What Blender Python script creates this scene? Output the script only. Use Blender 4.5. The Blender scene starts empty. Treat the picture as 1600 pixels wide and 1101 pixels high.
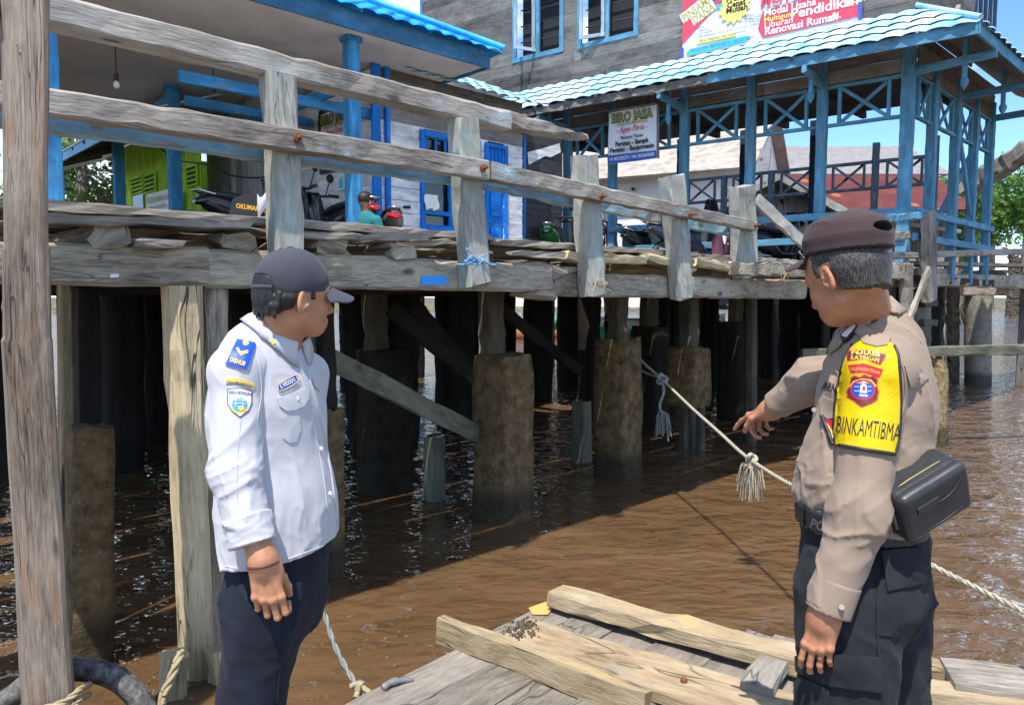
import bpy, bmesh, math, random
import numpy as np
from mathutils import Vector, Matrix
from mathutils.bvhtree import BVHTree
from mathutils.geometry import delaunay_2d_cdt
random.seed(7); RNG = np.random.default_rng(7)
SC = bpy.context.scene
COL = SC.collection
R = math.radians
# ---------------------------------------------------------------- camera, sky, sun, exposure
CAMZ = 1.9; FPX = 1150.0; HZ = 465.0
PITCH = math.atan((550.5 - HZ) / FPX)
cam = bpy.data.cameras.new('camera'); cam_ob = bpy.data.objects.new('camera', cam); COL.objects.link(cam_ob)
cam.sensor_width = 36; cam.lens = FPX / 1600 * 36; cam.clip_start = .05; cam.clip_end = 5000
cam_ob.location = (0, 0, CAMZ); cam_ob.rotation_euler = (math.pi / 2 - PITCH, 0, 0)
SC.camera = cam_ob
TOSUN = Vector((-.14, -.42, 1)).normalized()
SUN_EL = math.asin(TOSUN.z); SUN_AZ = math.atan2(TOSUN.x, TOSUN.y)
sun = bpy.data.lights.new('sun', 'SUN'); sun.energy = 3.7; sun.angle = R(.55); sun.color = (1, .94, .84)
so = bpy.data.objects.new('sun', sun); COL.objects.link(so)
so.rotation_euler = TOSUN.to_track_quat('Z', 'Y').to_euler(); so.location = TOSUN * 50
w = bpy.data.worlds.new('World'); SC.world = w; w.use_nodes = True
N = w.node_tree.nodes; L = w.node_tree.links
bg = N['Background']; bg.inputs[1].default_value = .15
sky = N.new('ShaderNodeTexSky'); sky.sky_type = 'NISHITA'; sky.sun_disc = False
sky.sun_elevation = SUN_EL; sky.sun_rotation = SUN_AZ; sky.altitude = 0; sky.air_density = .8; sky.dust_density = .05; sky.ozone_density = 4
tc = N.new('ShaderNodeTexCoord'); sep = N.new('ShaderNodeSeparateXYZ'); L.new(tc.outputs['Generated'], sep.inputs[0])
mp = N.new('ShaderNodeMapping'); mp.inputs['Scale'].default_value = (1, 1, 2.6); mp.inputs['Location'].default_value = (.35, .2, .55); L.new(tc.outputs['Generated'], mp.inputs[0])
nz = N.new('ShaderNodeTexNoise'); nz.inputs['Scale'].default_value = 3.1; nz.inputs['Detail'].default_value = 9; nz.inputs['Roughness'].default_value = .56
L.new(mp.outputs[0], nz.inputs[0])
cr = N.new('ShaderNodeValToRGB'); cr.color_ramp.elements[0].position = .49; cr.color_ramp.elements[1].position = .66
L.new(nz.outputs[0], cr.inputs[0])
mx = N.new('ShaderNodeMix'); mx.data_type = 'RGBA'
hs_ = N.new('ShaderNodeHueSaturation'); hs_.inputs['Saturation'].default_value = 1.12; L.new(sky.outputs[0], hs_.inputs['Color'])
L.new(cr.outputs[0], mx.inputs[0]); L.new(hs_.outputs[0], mx.inputs[6]); mx.inputs[7].default_value = (6.6, 6.8, 7.2, 1)
L.new(mx.outputs[2], bg.inputs[0])
SC.view_settings.view_transform = 'Standard'; SC.view_settings.look = 'None'
SC.view_settings.exposure = 1.0; SC.view_settings.gamma = 1
SC.render.engine = 'CYCLES'
SC.cycles.max_bounces = 6; SC.cycles.transparent_max_bounces = 8
# ---------------------------------------------------------------- where things stand
cp, sp = math.cos(PITCH), math.sin(PITCH)
CAMP = np.array((0, 0, CAMZ))
def ray(px, py):
    x = (px - 800) / FPX; y = -(py - 550.5) / FPX
    return np.array((x, cp + y * sp, -sp + y * cp))
def P(px, py, d): return CAMP + ray(px, py) * d
def onz(px, py, z):
    r = ray(px, py); return CAMP + r * ((z - CAMZ) / r[2])
A3 = np.array((.7218, .6921, 0)); B3 = np.array((-.6921, .7218, 0)); Z3 = np.array((0, 0, 1.))
O3 = np.array((-1.997, 3.18, 0))          # the jetty's front line starts here, A3 runs along it, B3 away behind it
def W(s, b, z): return O3 + A3 * s + B3 * b + Z3 * z
def onb(px, py, b):
    r = ray(px, py); t = ((O3 - CAMP) @ B3 + b) / (r @ B3); p = CAMP + r * t
    return (p - O3) @ A3, p[2]
def pb(px, py, b):
    s, z = onb(px, py, b); return W(s, b, z)
# ---------------------------------------------------------------- helpers
def nrm(v): v = np.asarray(v, float); return v / (np.linalg.norm(v) + 1e-12)
def tag(o, label=None, cat=None, group=None, kind=None):
    if label: o['label'] = label
    if cat: o['category'] = cat
    if group: o['group'] = group
    if kind: o['kind'] = kind
    return o
def empty(name, loc, label, cat, group=None):
    o = bpy.data.objects.new(name, None); COL.objects.link(o); o.location = tuple(loc); o.empty_display_size = .1
    return tag(o, label, cat, group)
def link(name, me, mats, parent=None):
    o = bpy.data.objects.new(name, me); COL.objects.link(o)
    if mats is not None:
        for m in (mats if isinstance(mats, (list, tuple)) else [mats]): me.materials.append(m)
    if parent is not None:
        o.parent = parent
        q = parent; t = Vector(parent.location)
        while q.parent: q = q.parent; t = t + Vector(q.location)
        o.location = -t if parent.type == 'EMPTY' else (0, 0, 0)
    return o
class MB:
    """collects shapes in world coordinates and links them as one mesh"""
    def __init__(s): s.v = []; s.f = []; s.uv = []; s.m = []; s.sm = []
    def add(s, vs, fs, uvs=None, mi=0, smooth=False):
        k = len(s.v); s.v.extend([tuple(map(float, q)) for q in vs])
        for i, f in enumerate(fs):
            s.f.append(tuple(k + j for j in f)); s.m.append(mi); s.sm.append(smooth)
            s.uv.extend(uvs[i] if uvs is not None else [(vs[j][0], vs[j][2]) for j in f])
        return s
    def rings(s, rs, closed=True, caps=True, mi=0, smooth=True):
        n = len(rs[0]); vs = [q for r in rs for q in r]; fs = []; uvs = []; u = random.random() * 9; us = [u]
        for i in range(1, len(rs)):
            us.append(us[-1] + float(np.linalg.norm(np.mean(rs[i], 0) - np.mean(rs[i - 1], 0))))
        per = sum(np.linalg.norm(np.asarray(rs[0][j]) - np.asarray(rs[0][(j + 1) % n])) for j in range(n)); vo = random.random() * 9
        for i in range(len(rs) - 1):
            for j in range(n if closed else n - 1):
                k = (j + 1) % n
                fs.append((i * n + j, i * n + k, (i + 1) * n + k, (i + 1) * n + j))
                a, b = vo + per * j / n, vo + per * (j + 1) / n
                uvs.append([(us[i], a), (us[i], b), (us[i + 1], b), (us[i + 1], a)])
        s.add(vs, fs, uvs, mi, smooth)
        if caps and closed:
            for r, fl in ((rs[0], True), (rs[-1], False)):
                c = np.mean(r, 0); q = list(r); 
                if fl: q = q[::-1]
                ax = nrm(np.asarray(q[1]) - q[0]); e = [(float((np.asarray(p_) - c) @ ax) * .3 + vo, float(np.linalg.norm(np.asarray(p_) - c)) + vo) for p_ in q]
                s.add(q, [tuple(range(n))], [e], mi, False)
        return s
    def bar(s, p0, p1, w, h, up=(0, 0, 1), jit=.003, seg=None, bev=.12, w1=None, h1=None, mi=0, bow=0., endj=0.):
        """a timber from p0 to p1: w sideways, h along up, chamfered, its surface a little uneven"""
        p0 = np.asarray(p0, float); p1 = np.asarray(p1, float); d = p1 - p0; Ln = np.linalg.norm(d); d = d / Ln
        up = np.asarray(up, float)
        if abs(d @ up) > .98: up = np.array((0, 1., 0))
        sd = nrm(np.cross(d, up)); uu = np.cross(sd, d)
        w1 = w if w1 is None else w1; h1 = h if h1 is None else h1
        n = seg or max(1, min(40, int(Ln / .1)))
        if jit == 0: n = seg or 1
        c = bev * min(w, h)
        rs = []
        ph = random.random() * 6.28
        for i in range(n + 1):
            t = i / n; ww = (w + (w1 - w) * t) / 2; hh = (h + (h1 - h) * t) / 2
            ce = p0 + d * Ln * t + uu * bow * math.sin(math.pi * t) + sd * jit * math.sin(ph + t * 5)
            cs = [c * (1 + (1.6 * random.random() if jit and random.random() < .22 else 0)) for _ in range(4)]; c0_, c1_, c2_, c3_ = cs
            q = [(-ww + c0_, -hh), (ww - c1_, -hh), (ww, -hh + c1_), (ww, hh - c2_), (ww - c2_, hh), (-ww + c3_, hh), (-ww, hh - c3_), (-ww, -hh + c0_)]
            q_ = [(-ww + c, -hh), (ww - c, -hh), (ww, -hh + c), (ww, hh - c), (ww - c, hh), (-ww + c, hh), (-ww, hh - c), (-ww, -hh + c)]
            r = []
            for a, b in q:
                e = RNG.normal(0, jit, 2) if jit else (0, 0)
                x = ce + sd * (a + e[0]) + uu * (b + e[1])
                if endj and i in (0, n): x = x + d * RNG.normal(0, endj)
                r.append(x)
            rs.append(r)
        return s.rings(rs, mi=mi, smooth=False)
    def tube(s, pts, r, n=8, mi=0, r1=None, caps=True):
        pts = [np.asarray(q, float) for q in pts]; rs = []; k = len(pts); up = np.array((.13, .27, .95))
        for i, q in enumerate(pts):
            d = nrm(pts[min(i + 1, k - 1)] - pts[max(i - 1, 0)])
            a = np.cross(d, up); 
            if np.linalg.norm(a) < .15: a = np.cross(d, (1, .2, 0))
            a = nrm(a); b = np.cross(d, a)
            rr = r[i] if isinstance(r, (list, tuple, np.ndarray)) else (r if r1 is None else r + (r1 - r) * i / (k - 1))
            rs.append([q + a * rr * math.cos(6.2832 * j / n) + b * rr * math.sin(6.2832 * j / n) for j in range(n)])
        return s.rings(rs, mi=mi, caps=caps)
    def box(s, c, ex, ey, ez, mi=0, bev=.0):
        """box of half-extents ex, ey, ez (vectors)"""
        c = np.asarray(c, float); ex, ey, ez = (np.asarray(q, float) for q in (ex, ey, ez))
        return s.bar(c - ex, c + ex, 2 * np.linalg.norm(ey), 2 * np.linalg.norm(ez), up=nrm(ez), jit=0, bev=bev or .04, mi=mi)
    def poly(s, pts, mi=0):
        s.add(pts, [tuple(range(len(pts)))], None, mi); return s
    def build(s, name, mats, parent=None):
        me = bpy.data.meshes.new(name); me.from_pydata(s.v, [], s.f)
        uv = me.uv_layers.new(name='UVMap'); uv.data.foreach_set('uv', np.asarray(s.uv, np.float32).ravel())
        me.polygons.foreach_set('material_index', s.m); me.polygons.foreach_set('use_smooth', s.sm); me.update()
        return link(name, me, mats, parent)
def spline(pts, n=8):
    """Catmull-Rom through pts"""
    p = [np.asarray(q, float) for q in pts]; p = [2 * p[0] - p[1]] + p + [2 * p[-1] - p[-2]]; out = []
    for i in range(1, len(p) - 2):
        for k in range(n):
            t = k / n
            out.append(.5 * (2 * p[i] + (p[i + 1] - p[i - 1]) * t + (2 * p[i - 1] - 5 * p[i] + 4 * p[i + 1] - p[i + 2]) * t * t + (3 * p[i] - p[i - 1] - 3 * p[i + 1] + p[i + 2]) * t ** 3))
    out.append(p[-2]); return out
def copy_tree(o, parent=None):
    c = o.copy(); COL.objects.link(c)
    if parent is not None: c.parent = parent
    for ch in list(o.children): copy_tree(ch, c)
    return c
# ---------------------------------------------------------------- materials
def mat(name, rough=.6, col=(.5, .5, .5), metal=0., spec=.5):
    m = bpy.data.materials.new(name); m.use_nodes = True; b = m.node_tree.nodes['Principled BSDF']
    b.inputs['Base Color'].default_value = (*col, 1); b.inputs['Roughness'].default_value = rough
    b.inputs['Metallic'].default_value = metal; b.inputs['Specular IOR Level'].default_value = spec
    return m
def G(m):
    nt = m.node_tree
    def node(t, **kw):
        n = nt.nodes.new('ShaderNode' + t)
        for k, v in kw.items():
            if k in n.inputs: n.inputs[k].default_value = v
            else: setattr(n, k, v)
        return n
    return nt, node, nt.links.new, nt.nodes['Principled BSDF']
def ramp(node, stops, interp='LINEAR'):
    r = node('ValToRGB'); e = r.color_ramp.elements; r.color_ramp.interpolation = interp
    while len(e) < len(stops): e.new(.5)
    for i, (p_, c) in enumerate(stops):
        e[i].position = p_; e[i].color = (*c, 1) if len(c) == 3 else c
    return r
def wood(name, cols, grain=(3., 55.), isl=(.66, 1.22), rough=.8, crack=.6, bump=.5, paint=None, paint_amt=.5, patch=None, stain=None):
    """weathered timber; grain runs along u of the UV map (metres)"""
    m = mat(name, rough, spec=.25); nt, node, lk, b = G(m)
    uv = node('UVMap'); oi = node('ObjectInfo')
    ad = node('VectorMath', operation='ADD'); sc = node('VectorMath', operation='SCALE'); 
    cmb = node('CombineXYZ'); lk(oi.outputs['Random'], cmb.inputs[2])
    lk(cmb.outputs[0], sc.inputs[0]); sc.inputs['Scale'].default_value = 37
    lk(uv.outputs[0], ad.inputs[0]); lk(sc.outputs[0], ad.inputs[1])
    def tex(sx, sy, detail, rgh, dist=0):
        mp = node('Mapping'); mp.inputs['Scale'].default_value = (sx, sy, 1); lk(ad.outputs[0], mp.inputs[0])
        n = node('TexNoise'); n.inputs['Scale'].default_value = 1; n.inputs['Detail'].default_value = detail; n.inputs['Roughness'].default_value = rgh; n.inputs['Distortion'].default_value = dist
        lk(mp.outputs[0], n.inputs[0]); return n
    g1 = tex(grain[0], grain[1], 6, .65, .6); g2 = tex(grain[0] * 3.5, grain[1] * 3.2, 3, .6); big = tex(1.3, 3.2, 4, .6)
    mxg = node('Mix'); mxg.inputs[0].default_value = .4; lk(g1.outputs[0], mxg.inputs[2]); lk(g2.outputs[0], mxg.inputs[3])
    g3 = tex(14, 160, 3, .6); mg3 = node('Mix'); mg3.inputs[0].default_value = .22; lk(mxg.outputs[0], mg3.inputs[2]); lk(g3.outputs[0], mg3.inputs[3]); mxg = mg3
    mb = node('Mix'); mb.inputs[0].default_value = .4; lk(mxg.outputs[0], mb.inputs[2]); lk(big.outputs[0], mb.inputs[3])
    n = len(cols); rp = ramp(node, [(.37 + .27 * i / (n - 1), c) for i, c in enumerate(cols)]); lk(mb.outputs[0], rp.inputs[0])
    hsv = node('HueSaturation'); lk(rp.outputs[0], hsv.inputs['Color'])
    rv = node('MapRange'); rv.inputs['To Min'].default_value, rv.inputs['To Max'].default_value = isl; gi = node('NewGeometry'); lk(gi.outputs['Random Per Island'], rv.inputs[0]); lk(rv.outputs[0], hsv.inputs['Value'])
    out = hsv.outputs[0]
    def over(fac, colour):
        nonlocal out
        x = node('Mix', data_type='RGBA'); lk(fac, x.inputs[0]); lk(out, x.inputs[6]); x.inputs[7].default_value = (*colour, 1); out = x.outputs[2]
    if stain:
        st = tex(2.2, 9, 5, .7); r2 = ramp(node, [(.52, (0, 0, 0)), (.68, (.8, .8, .8))]); lk(st.outputs[0], r2.inputs[0]); over(r2.outputs[0], stain)
    if paint:
        pt = tex(5, 26, 7, .75); lo = 1 - paint_amt; r2 = ramp(node, [(lo - .06 + .0, (0, 0, 0)), (lo + .06, (1, 1, 1))])
        cl = tex(2, 5, 5, .6); ma = node('Mix'); ma.inputs[0].default_value = .5; lk(pt.outputs[0], ma.inputs[2]); lk(cl.outputs[0], ma.inputs[3]); lk(ma.outputs[0], r2.inputs[0])
        pv = tex(2.2, 16, 6, .7); pr = ramp(node, [(.36, tuple(.55 * c + .02 for c in paint)), (.5, tuple(.85 * c for c in paint)), (.64, tuple(min(.9, 1.15 * c + .02) for c in paint))]); lk(pv.outputs[0], pr.inputs[0])
        x = node('Mix', data_type='RGBA'); lk(r2.outputs[0], x.inputs[0]); lk(out, x.inputs[6]); lk(pr.outputs[0], x.inputs[7]); out = x.outputs[2]
    kn = node('TexVoronoi'); kn.inputs['Scale'].default_value = 1; mk = node('Mapping'); mk.inputs['Scale'].default_value = (2.1, 7, 1); lk(ad.outputs[0], mk.inputs[0]); lk(mk.outputs[0], kn.inputs[0]); rk = ramp(node, [(.05, (.85, .85, .85)), (.13, (0, 0, 0))]); lk(kn.outputs['Distance'], rk.inputs[0])
    if bump > .3: over(rk.outputs[0], tuple(.25 * c for c in cols[1]))
    ck = tex(1.6, grain[1] * .55, 2, .5, .3); r3 = ramp(node, [(.5 - .013, (0, 0, 0)), (.5, (1, 1, 1)), (.5 + .013, (0, 0, 0))]); lk(ck.outputs[0], r3.inputs[0])
    cm = tex(1.1, 4, 2, .5); r4 = ramp(node, [(.5, (0, 0, 0)), (.6, (1, 1, 1))]); lk(cm.outputs[0], r4.inputs[0])
    mu = node('Math', operation='MULTIPLY'); lk(r3.outputs[0], mu.inputs[0]); lk(r4.outputs[0], mu.inputs[1])
    mu2 = node('Math', operation='MULTIPLY'); lk(mu.outputs[0], mu2.inputs[0]); mu2.inputs[1].default_value = crack
    over(mu2.outputs[0], (.012, .01, .008))
    lk(out, b.inputs['Base Color'])
    hs = node('Math', operation='SUBTRACT'); lk(mxg.outputs[0], hs.inputs[0]); lk(mu2.outputs[0], hs.inputs[1])
    bp = node('Bump'); bp.inputs['Strength'].default_value = bump; bp.inputs['Distance'].default_value = .012; lk(hs.outputs[0], bp.inputs['Height']); lk(bp.outputs[0], b.inputs['Normal'])
    return m
def rough_mat(name, cols, scale=12, rough=.85, bump=.4, dist=.02, spots=None, coord='Object', detail=8, spec=.3, wet=False):
    """mottled material (concrete, mud, plaster, fabric dirt)"""
    m = mat(name, rough, spec=spec); nt, node, lk, b = G(m); tcn = node('TexCoord')
    n1 = node('TexNoise'); n1.inputs['Scale'].default_value = scale; n1.inputs['Detail'].default_value = detail; n1.inputs['Roughness'].default_value = .65
    lk(tcn.outputs[coord], n1.inputs[0])
    n = len(cols); rp = ramp(node, [(.32 + .4 * i / max(1, n - 1), c) for i, c in enumerate(cols)]); lk(n1.outputs[0], rp.inputs[0]); out = rp.outputs[0]
    if spots:
        v = node('TexVoronoi'); v.inputs['Scale'].default_value = spots[1]; lk(tcn.outputs[coord], v.inputs[0])
        r2 = ramp(node, [(spots[2], (1, 1, 1)), (spots[2] + .05, (0, 0, 0))]); lk(v.outputs['Distance'], r2.inputs[0])
        x = node('Mix', data_type='RGBA'); lk(r2.outputs[0], x.inputs[0]); lk(out, x.inputs[6]); x.inputs[7].default_value = (*spots[0], 1); out = x.outputs[2]
    if wet:                     # soaked band just above the waterline
        gp = node('NewGeometry'); sx = node('SeparateXYZ'); lk(gp.outputs['Position'], sx.inputs[0]); ma = node('Math', operation='MULTIPLY_ADD'); lk(n1.outputs[0], ma.inputs[0]); ma.inputs[1].default_value = -.35; lk(sx.outputs[2], ma.inputs[2])
        r5 = ramp(node, [(.02, (.75, .75, .75)), (.14, (0, 0, 0))]); lk(ma.outputs[0], r5.inputs[0]); x = node('Mix', data_type='RGBA'); lk(r5.outputs[0], x.inputs[0]); lk(out, x.inputs[6]); x.inputs[7].default_value = (.022, .02, .012, 1); out = x.outputs[2]
    lk(out, b.inputs['Base Color'])
    if bump:
        bp = node('Bump'); bp.inputs['Strength'].default_value = bump; bp.inputs['Distance'].default_value = dist; lk(n1.outputs[0], bp.inputs['Height']); lk(bp.outputs[0], b.inputs['Normal'])
    return m
M = {}
M['grey_wood'] = wood('grey weathered ironwood', [(.07, .058, .046), (.20, .176, .148), (.345, .31, .265), (.46, .43, .38)])
M['post_wood'] = wood('big post wood', [(.04, .031, .023), (.15, .122, .096), (.27, .228, .185), (.38, .335, .285)], grain=(3.4, 46), stain=(.26, .15, .09), bump=.8)
M['beam_wood'] = wood('beam wood', [(.06, .05, .036), (.22, .19, .145), (.40, .35, .275), (.56, .51, .41)], grain=(4, 60), stain=(.40, .36, .25), bump=.7)
M['tan_wood'] = wood('sun bleached pile wood', [(.10, .072, .035), (.40, .32, .19), (.58, .48, .30), (.68, .59, .40)], grain=(2.4, 34), crack=1., bump=1.)
M['dark_wood'] = wood('dark wet wood', [(.006, .0055, .005), (.016, .014, .012), (.032, .029, .024)], grain=(2.5, 36))  # near-black timber; shade under the deck is mixed into the colour
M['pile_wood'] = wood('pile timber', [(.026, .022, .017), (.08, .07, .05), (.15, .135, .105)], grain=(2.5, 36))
M['brace_wood'] = wood('greenish brace wood', [(.05, .05, .035), (.14, .14, .10), (.24, .24, .18)], grain=(3, 40))
M['post_blue'] = wood('greyed rail post with paint traces', [(.16, .155, .13), (.34, .33, .29), (.50, .49, .43)], paint=(.33, .41, .39), paint_amt=.45)
M['rail_blue'] = wood('rail with flaking blue paint', [(.12, .11, .10), (.27, .25, .23), (.42, .4, .38)], paint=(.22, .42, .52), paint_amt=.56)
M['rail_grey'] = wood('grey rail timber', [(.075, .064, .052), (.22, .195, .165), (.37, .335, .29), (.49, .455, .405)], grain=(3.4, 56), paint=(.36, .47, .52), paint_amt=.4)
M['col_blue'] = wood('blue painted timber', [(.10, .10, .10), (.25, .25, .25)], paint=(.045, .26, .53), paint_amt=.61, bump=.25)
M['bright_blue'] = wood('fresh blue paint', [(.05, .1, .16), (.1, .2, .3)], paint=(.005, .20, .68), paint_amt=.74, bump=.2)
M['hall_blue'] = wood('weathered blue paint', [(.12, .13, .13), (.3, .31, .3)], paint=(.095, .28, .43), paint_amt=.6, bump=.25)
M['light_plank'] = wood('pale new plank', [(.12, .085, .048), (.27, .205, .125), (.37, .295, .195), (.45, .375, .265)], grain=(3.2, 42), crack=.7, bump=.8, stain=(.40, .30, .13))
M['mid_plank'] = wood('tan worn plank', [(.10, .066, .038), (.25, .18, .105), (.36, .275, .175), (.45, .36, .25)], grain=(2.6, 36), crack=.9, bump=.8, stain=(.30, .29, .24))
M['raft_wood'] = wood('grey raft deck', [(.085, .073, .058), (.20, .178, .15), (.31, .28, .245)], grain=(3.6, 50), bump=.8)
M['white_wall'] = wood('whitewashed boards', [(.30, .29, .28), (.5, .5, .5)], paint=(.80, .80, .84), paint_amt=.66, bump=.25, crack=.4)
M['old_wall'] = wood('unpainted house boards', [(.06, .054, .047), (.15, .137, .124), (.23, .213, .194), (.31, .29, .265)], isl=(.62, 1.28), grain=(1.8, 34), crack=.3, bump=.5)
M['grey_boards'] = wood('pale grey boards', [(.16, .16, .165), (.28, .28, .29), (.38, .38, .39)], grain=(1.6, 26))
M['green_wall'] = wood('lime green boards', [(.10, .2, .02), (.18, .33, .03)], paint=(.36, .62, .04), paint_amt=.74, bump=.2, crack=.2)
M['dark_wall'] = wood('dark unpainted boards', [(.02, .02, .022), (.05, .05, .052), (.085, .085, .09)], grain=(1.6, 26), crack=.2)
M['mud'] = rough_mat('mud caked concrete', [(.055, .035, .015), (.16, .108, .05), (.25, .18, .095)], 10, bump=1., dist=.06, spots=((.4, .36, .28), 26, .06), wet=True)
M['mud_dark'] = rough_mat('dark wet concrete', [(.008, .0065, .0045), (.02, .016, .01), (.036, .029, .018)], 9, bump=.8, dist=.04)  # darker copy of the mud caked concrete, under-deck shade in its colour
M['concrete'] = rough_mat('grey concrete', [(.14, .125, .10), (.24, .22, .18), (.32, .30, .25)], 7, bump=.6, dist=.02, wet=True)
M['tan_rock'] = rough_mat('barnacled tan pillar', [(.10, .07, .03), (.30, .22, .11), (.46, .37, .22)], 14, bump=1., dist=.05, spots=((.55, .48, .36), 30, .1), wet=True)
M['ceiling'] = rough_mat('grey plywood ceiling', [(.56, .54, .53), (.66, .64, .63), (.70, .69, .68)], 2.2, bump=.05)
M['black'] = mat('black rubber', .5, (.012, .012, .013)); M['black_gloss'] = mat('glossy black', .18, (.01, .011, .013))
M['white'] = mat('white paint', .5, (.75, .75, .75)); M['dark'] = mat('dark interior', .8, (.012, .013, .016))
M['red'] = mat('red plastic', .3, (.42, .01, .015)); M['steel'] = mat('steel', .3, (.5, .5, .5), 1.); M['rust'] = rough_mat('rusty iron', [(.10, .03, .012), (.3, .12, .05)], 60, bump=.4)
M['glass'] = mat('dark window glass', .05, (.01, .013, .018), spec=.8)
M['cyan'] = mat('bright blue plate', .45, (.0, .30, .85))
M['rope'] = rough_mat('pale rope', [(.20, .18, .13), (.38, .35, .27), (.52, .49, .40)], 90, bump=.5, dist=.004)
M['rope_tan'] = rough_mat('tan rope', [(.24, .19, .11), (.40, .33, .2)], 90, bump=.5, dist=.004)
M['rope_grey'] = rough_mat('grey green rope', [(.14, .15, .13), (.28, .3, .27)], 90, bump=.5, dist=.004)
M['blue_string'] = mat('blue string', .6, (.15, .35, .62))
# ---------------------------------------------------------------- water, far bank
def water_mat():
    m = mat('murky river water', .04, (.15, .068, .026), spec=.9); nt, node, lk, b = G(m); b.inputs['IOR'].default_value = 1.33
    tcn = node('TexCoord'); mp = node('Mapping'); mp.inputs['Rotation'].default_value = (0, 0, R(-18)); mp.inputs['Scale'].default_value = (1., 1.7, 1); lk(tcn.outputs['Object'], mp.inputs[0])
    def nz(s, d, r, dist=0):
        n = node('TexNoise'); n.inputs['Scale'].default_value = s; n.inputs['Detail'].default_value = d; n.inputs['Roughness'].default_value = r; n.inputs['Distortion'].default_value = dist; lk(mp.outputs[0], n.inputs[0]); return n
    a, c, e = nz(1.9, 2, .45, .4), nz(6.5, 2, .5, .5), nz(.32, 2, .5)
    m1 = node('Math', operation='MULTIPLY_ADD'); lk(c.outputs[0], m1.inputs[0]); m1.inputs[1].default_value = .36; lk(a.outputs[0], m1.inputs[2])
    bp = node('Bump'); bp.inputs['Strength'].default_value = .75; bp.inputs['Distance'].default_value = .16; b.inputs['Coat Weight'].default_value = 1; b.inputs['Coat Roughness'].default_value = .03; b.inputs['Coat IOR'].default_value = 1.55; b.inputs['Specular IOR Level'].default_value = 0; b.inputs['Roughness'].default_value = .7; b.inputs['Subsurface Weight'].default_value = 1; b.inputs['Subsurface Radius'].default_value = (1, .6, .35); b.inputs['Subsurface Scale'].default_value = .09; b.subsurface_method = 'BURLEY'; lk(m1.outputs[0], bp.inputs['Height']); lk(bp.outputs[0], b.inputs['Coat Normal'])
    b2_ = node('Bump'); b2_.inputs['Strength'].default_value = .18; b2_.inputs['Distance'].default_value = .1; lk(a.outputs[0], b2_.inputs['Height']); lk(b2_.outputs[0], b.inputs['Normal'])
    sw = nz(.9, 6, .6, 1.2); rp = ramp(node, [(.3, (.088, .050, .023)), (.55, (.113, .066, .032)), (.75, (.140, .083, .043))]); lk(sw.outputs[0], rp.inputs[0])
    lk(rp.outputs[0], b.inputs['Base Color']); return m
M['water'] = water_mat()
wv = MB(); wv.poly([(-2500, -60, 0), (2500, -60, 0), (2500, 4000, 0), (-2500, 4000, 0)]); tag(wv.build('river_water', M['water']), kind='structure')
bm_ = MB(); M['bank'] = rough_mat('muddy bank', [(.05, .045, .03), (.12, .11, .07), (.2, .18, .12)], 1.5, bump=.5)
rs = []
for i in range(41):
    x = -320 + 16 * i; y = 96 + 10 * math.sin(i * .7) + (0 if x < 20 else .25 * (x - 20))
    rs.append([(x, y, -1), (x, y + 3, .8 + .3 * math.sin(i * 1.7)), (x, y + 12, 1.6), (x, y + 260, 2.0)])
bm_.rings(rs, closed=False, caps=False); tag(bm_.build('far_bank', M['bank']), kind='structure')
# ---------------------------------------------------------------- the jetty
pier = empty('wooden_jetty', W(0, 0, 0), 'long weathered wooden jetty on piles running from the big post to the blue hall', 'jetty')
def part(name, mb, m, parent=pier, label=None):
    o = mb.build(name, m, parent)
    if label: o['label'] = label
    return o
def seg_px(x0, t0, b0, x1, t1, b1, b, **k):
    """timber on plane b given its top/bottom pixel rows at two columns"""
    s0, zt0 = onb(x0, t0, b); _, zb0 = onb(x0, b0, b); s1, zt1 = onb(x1, t1, b); _, zb1 = onb(x1, b1, b)
    return s0, (zt0 + zb0) / 2, zt0 - zb0, s1, (zt1 + zb1) / 2, zt1 - zb1
def hbeam(mb, x0, t0, b0, x1, t1, b1, b, thick, **k):
    s0, z0, h0, s1, z1, h1 = seg_px(x0, t0, b0, x1, t1, b1, b)
    mb.bar(W(s0, b + thick / 2, z0), W(s1, b + thick / 2, z1), thick, h0, h1=h1, **k)
def vpost(mb, xt0, xt1, yt, xb0, xb1, yb, b, thick, **k):
    st0, zt = onb(xt0, yt, b); st1, _ = onb(xt1, yt, b); sb0, zb = onb(xb0, yb, b); sb1, _ = onb(xb1, yb, b)
    mb.bar(W((sb0 + sb1) / 2, b + thick / 2, zb), W((st0 + st1) / 2, b + thick / 2, zt), sb1 - sb0, thick, up=-B3, w1=st1 - st0, **k)
# support beams along the front
q = MB(); hbeam(q, -160, 372, 441, 325, 386, 448, 0, .2, jit=.003, bev=.08, endj=.008); part('support_beam', q, M['beam_wood'])
q = MB(); hbeam(q, 327, 388, 449, 866, 413, 455, 0, .19, jit=.003, bev=.08, endj=.012)
s0, zt = onb(864, 414, 0); s1, zm = onb(900, 416, 0); _, zb = onb(864, 440, 0)
q.bar(W(s0, .095, (zt + zb) / 2), W(s1 + .02, .095, zt - .03), .185, zt - zb, h1=.03, jit=.005); part('support_beam', q, M['beam_wood'])
q = MB(); hbeam(q, 868, 424, 463, 1262, 438, 467, .01, .19, jit=.003, bev=.08, endj=.01)
s0, z0 = onb(868, 444, .01); s1, z1 = onb(826, 462, .01); q.bar(W(s0, .105, z0), W(s1, .105, z1 + .01), .18, .24, h1=.04, jit=.005); part('support_beam', q, M['beam_wood'])
q = MB(); hbeam(q, 1160, 409, 430, 1420, 410, 436, -.16, .14, jit=.005, bev=.08, endj=.01); part('support_beam', q, M['beam_wood'])
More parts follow.
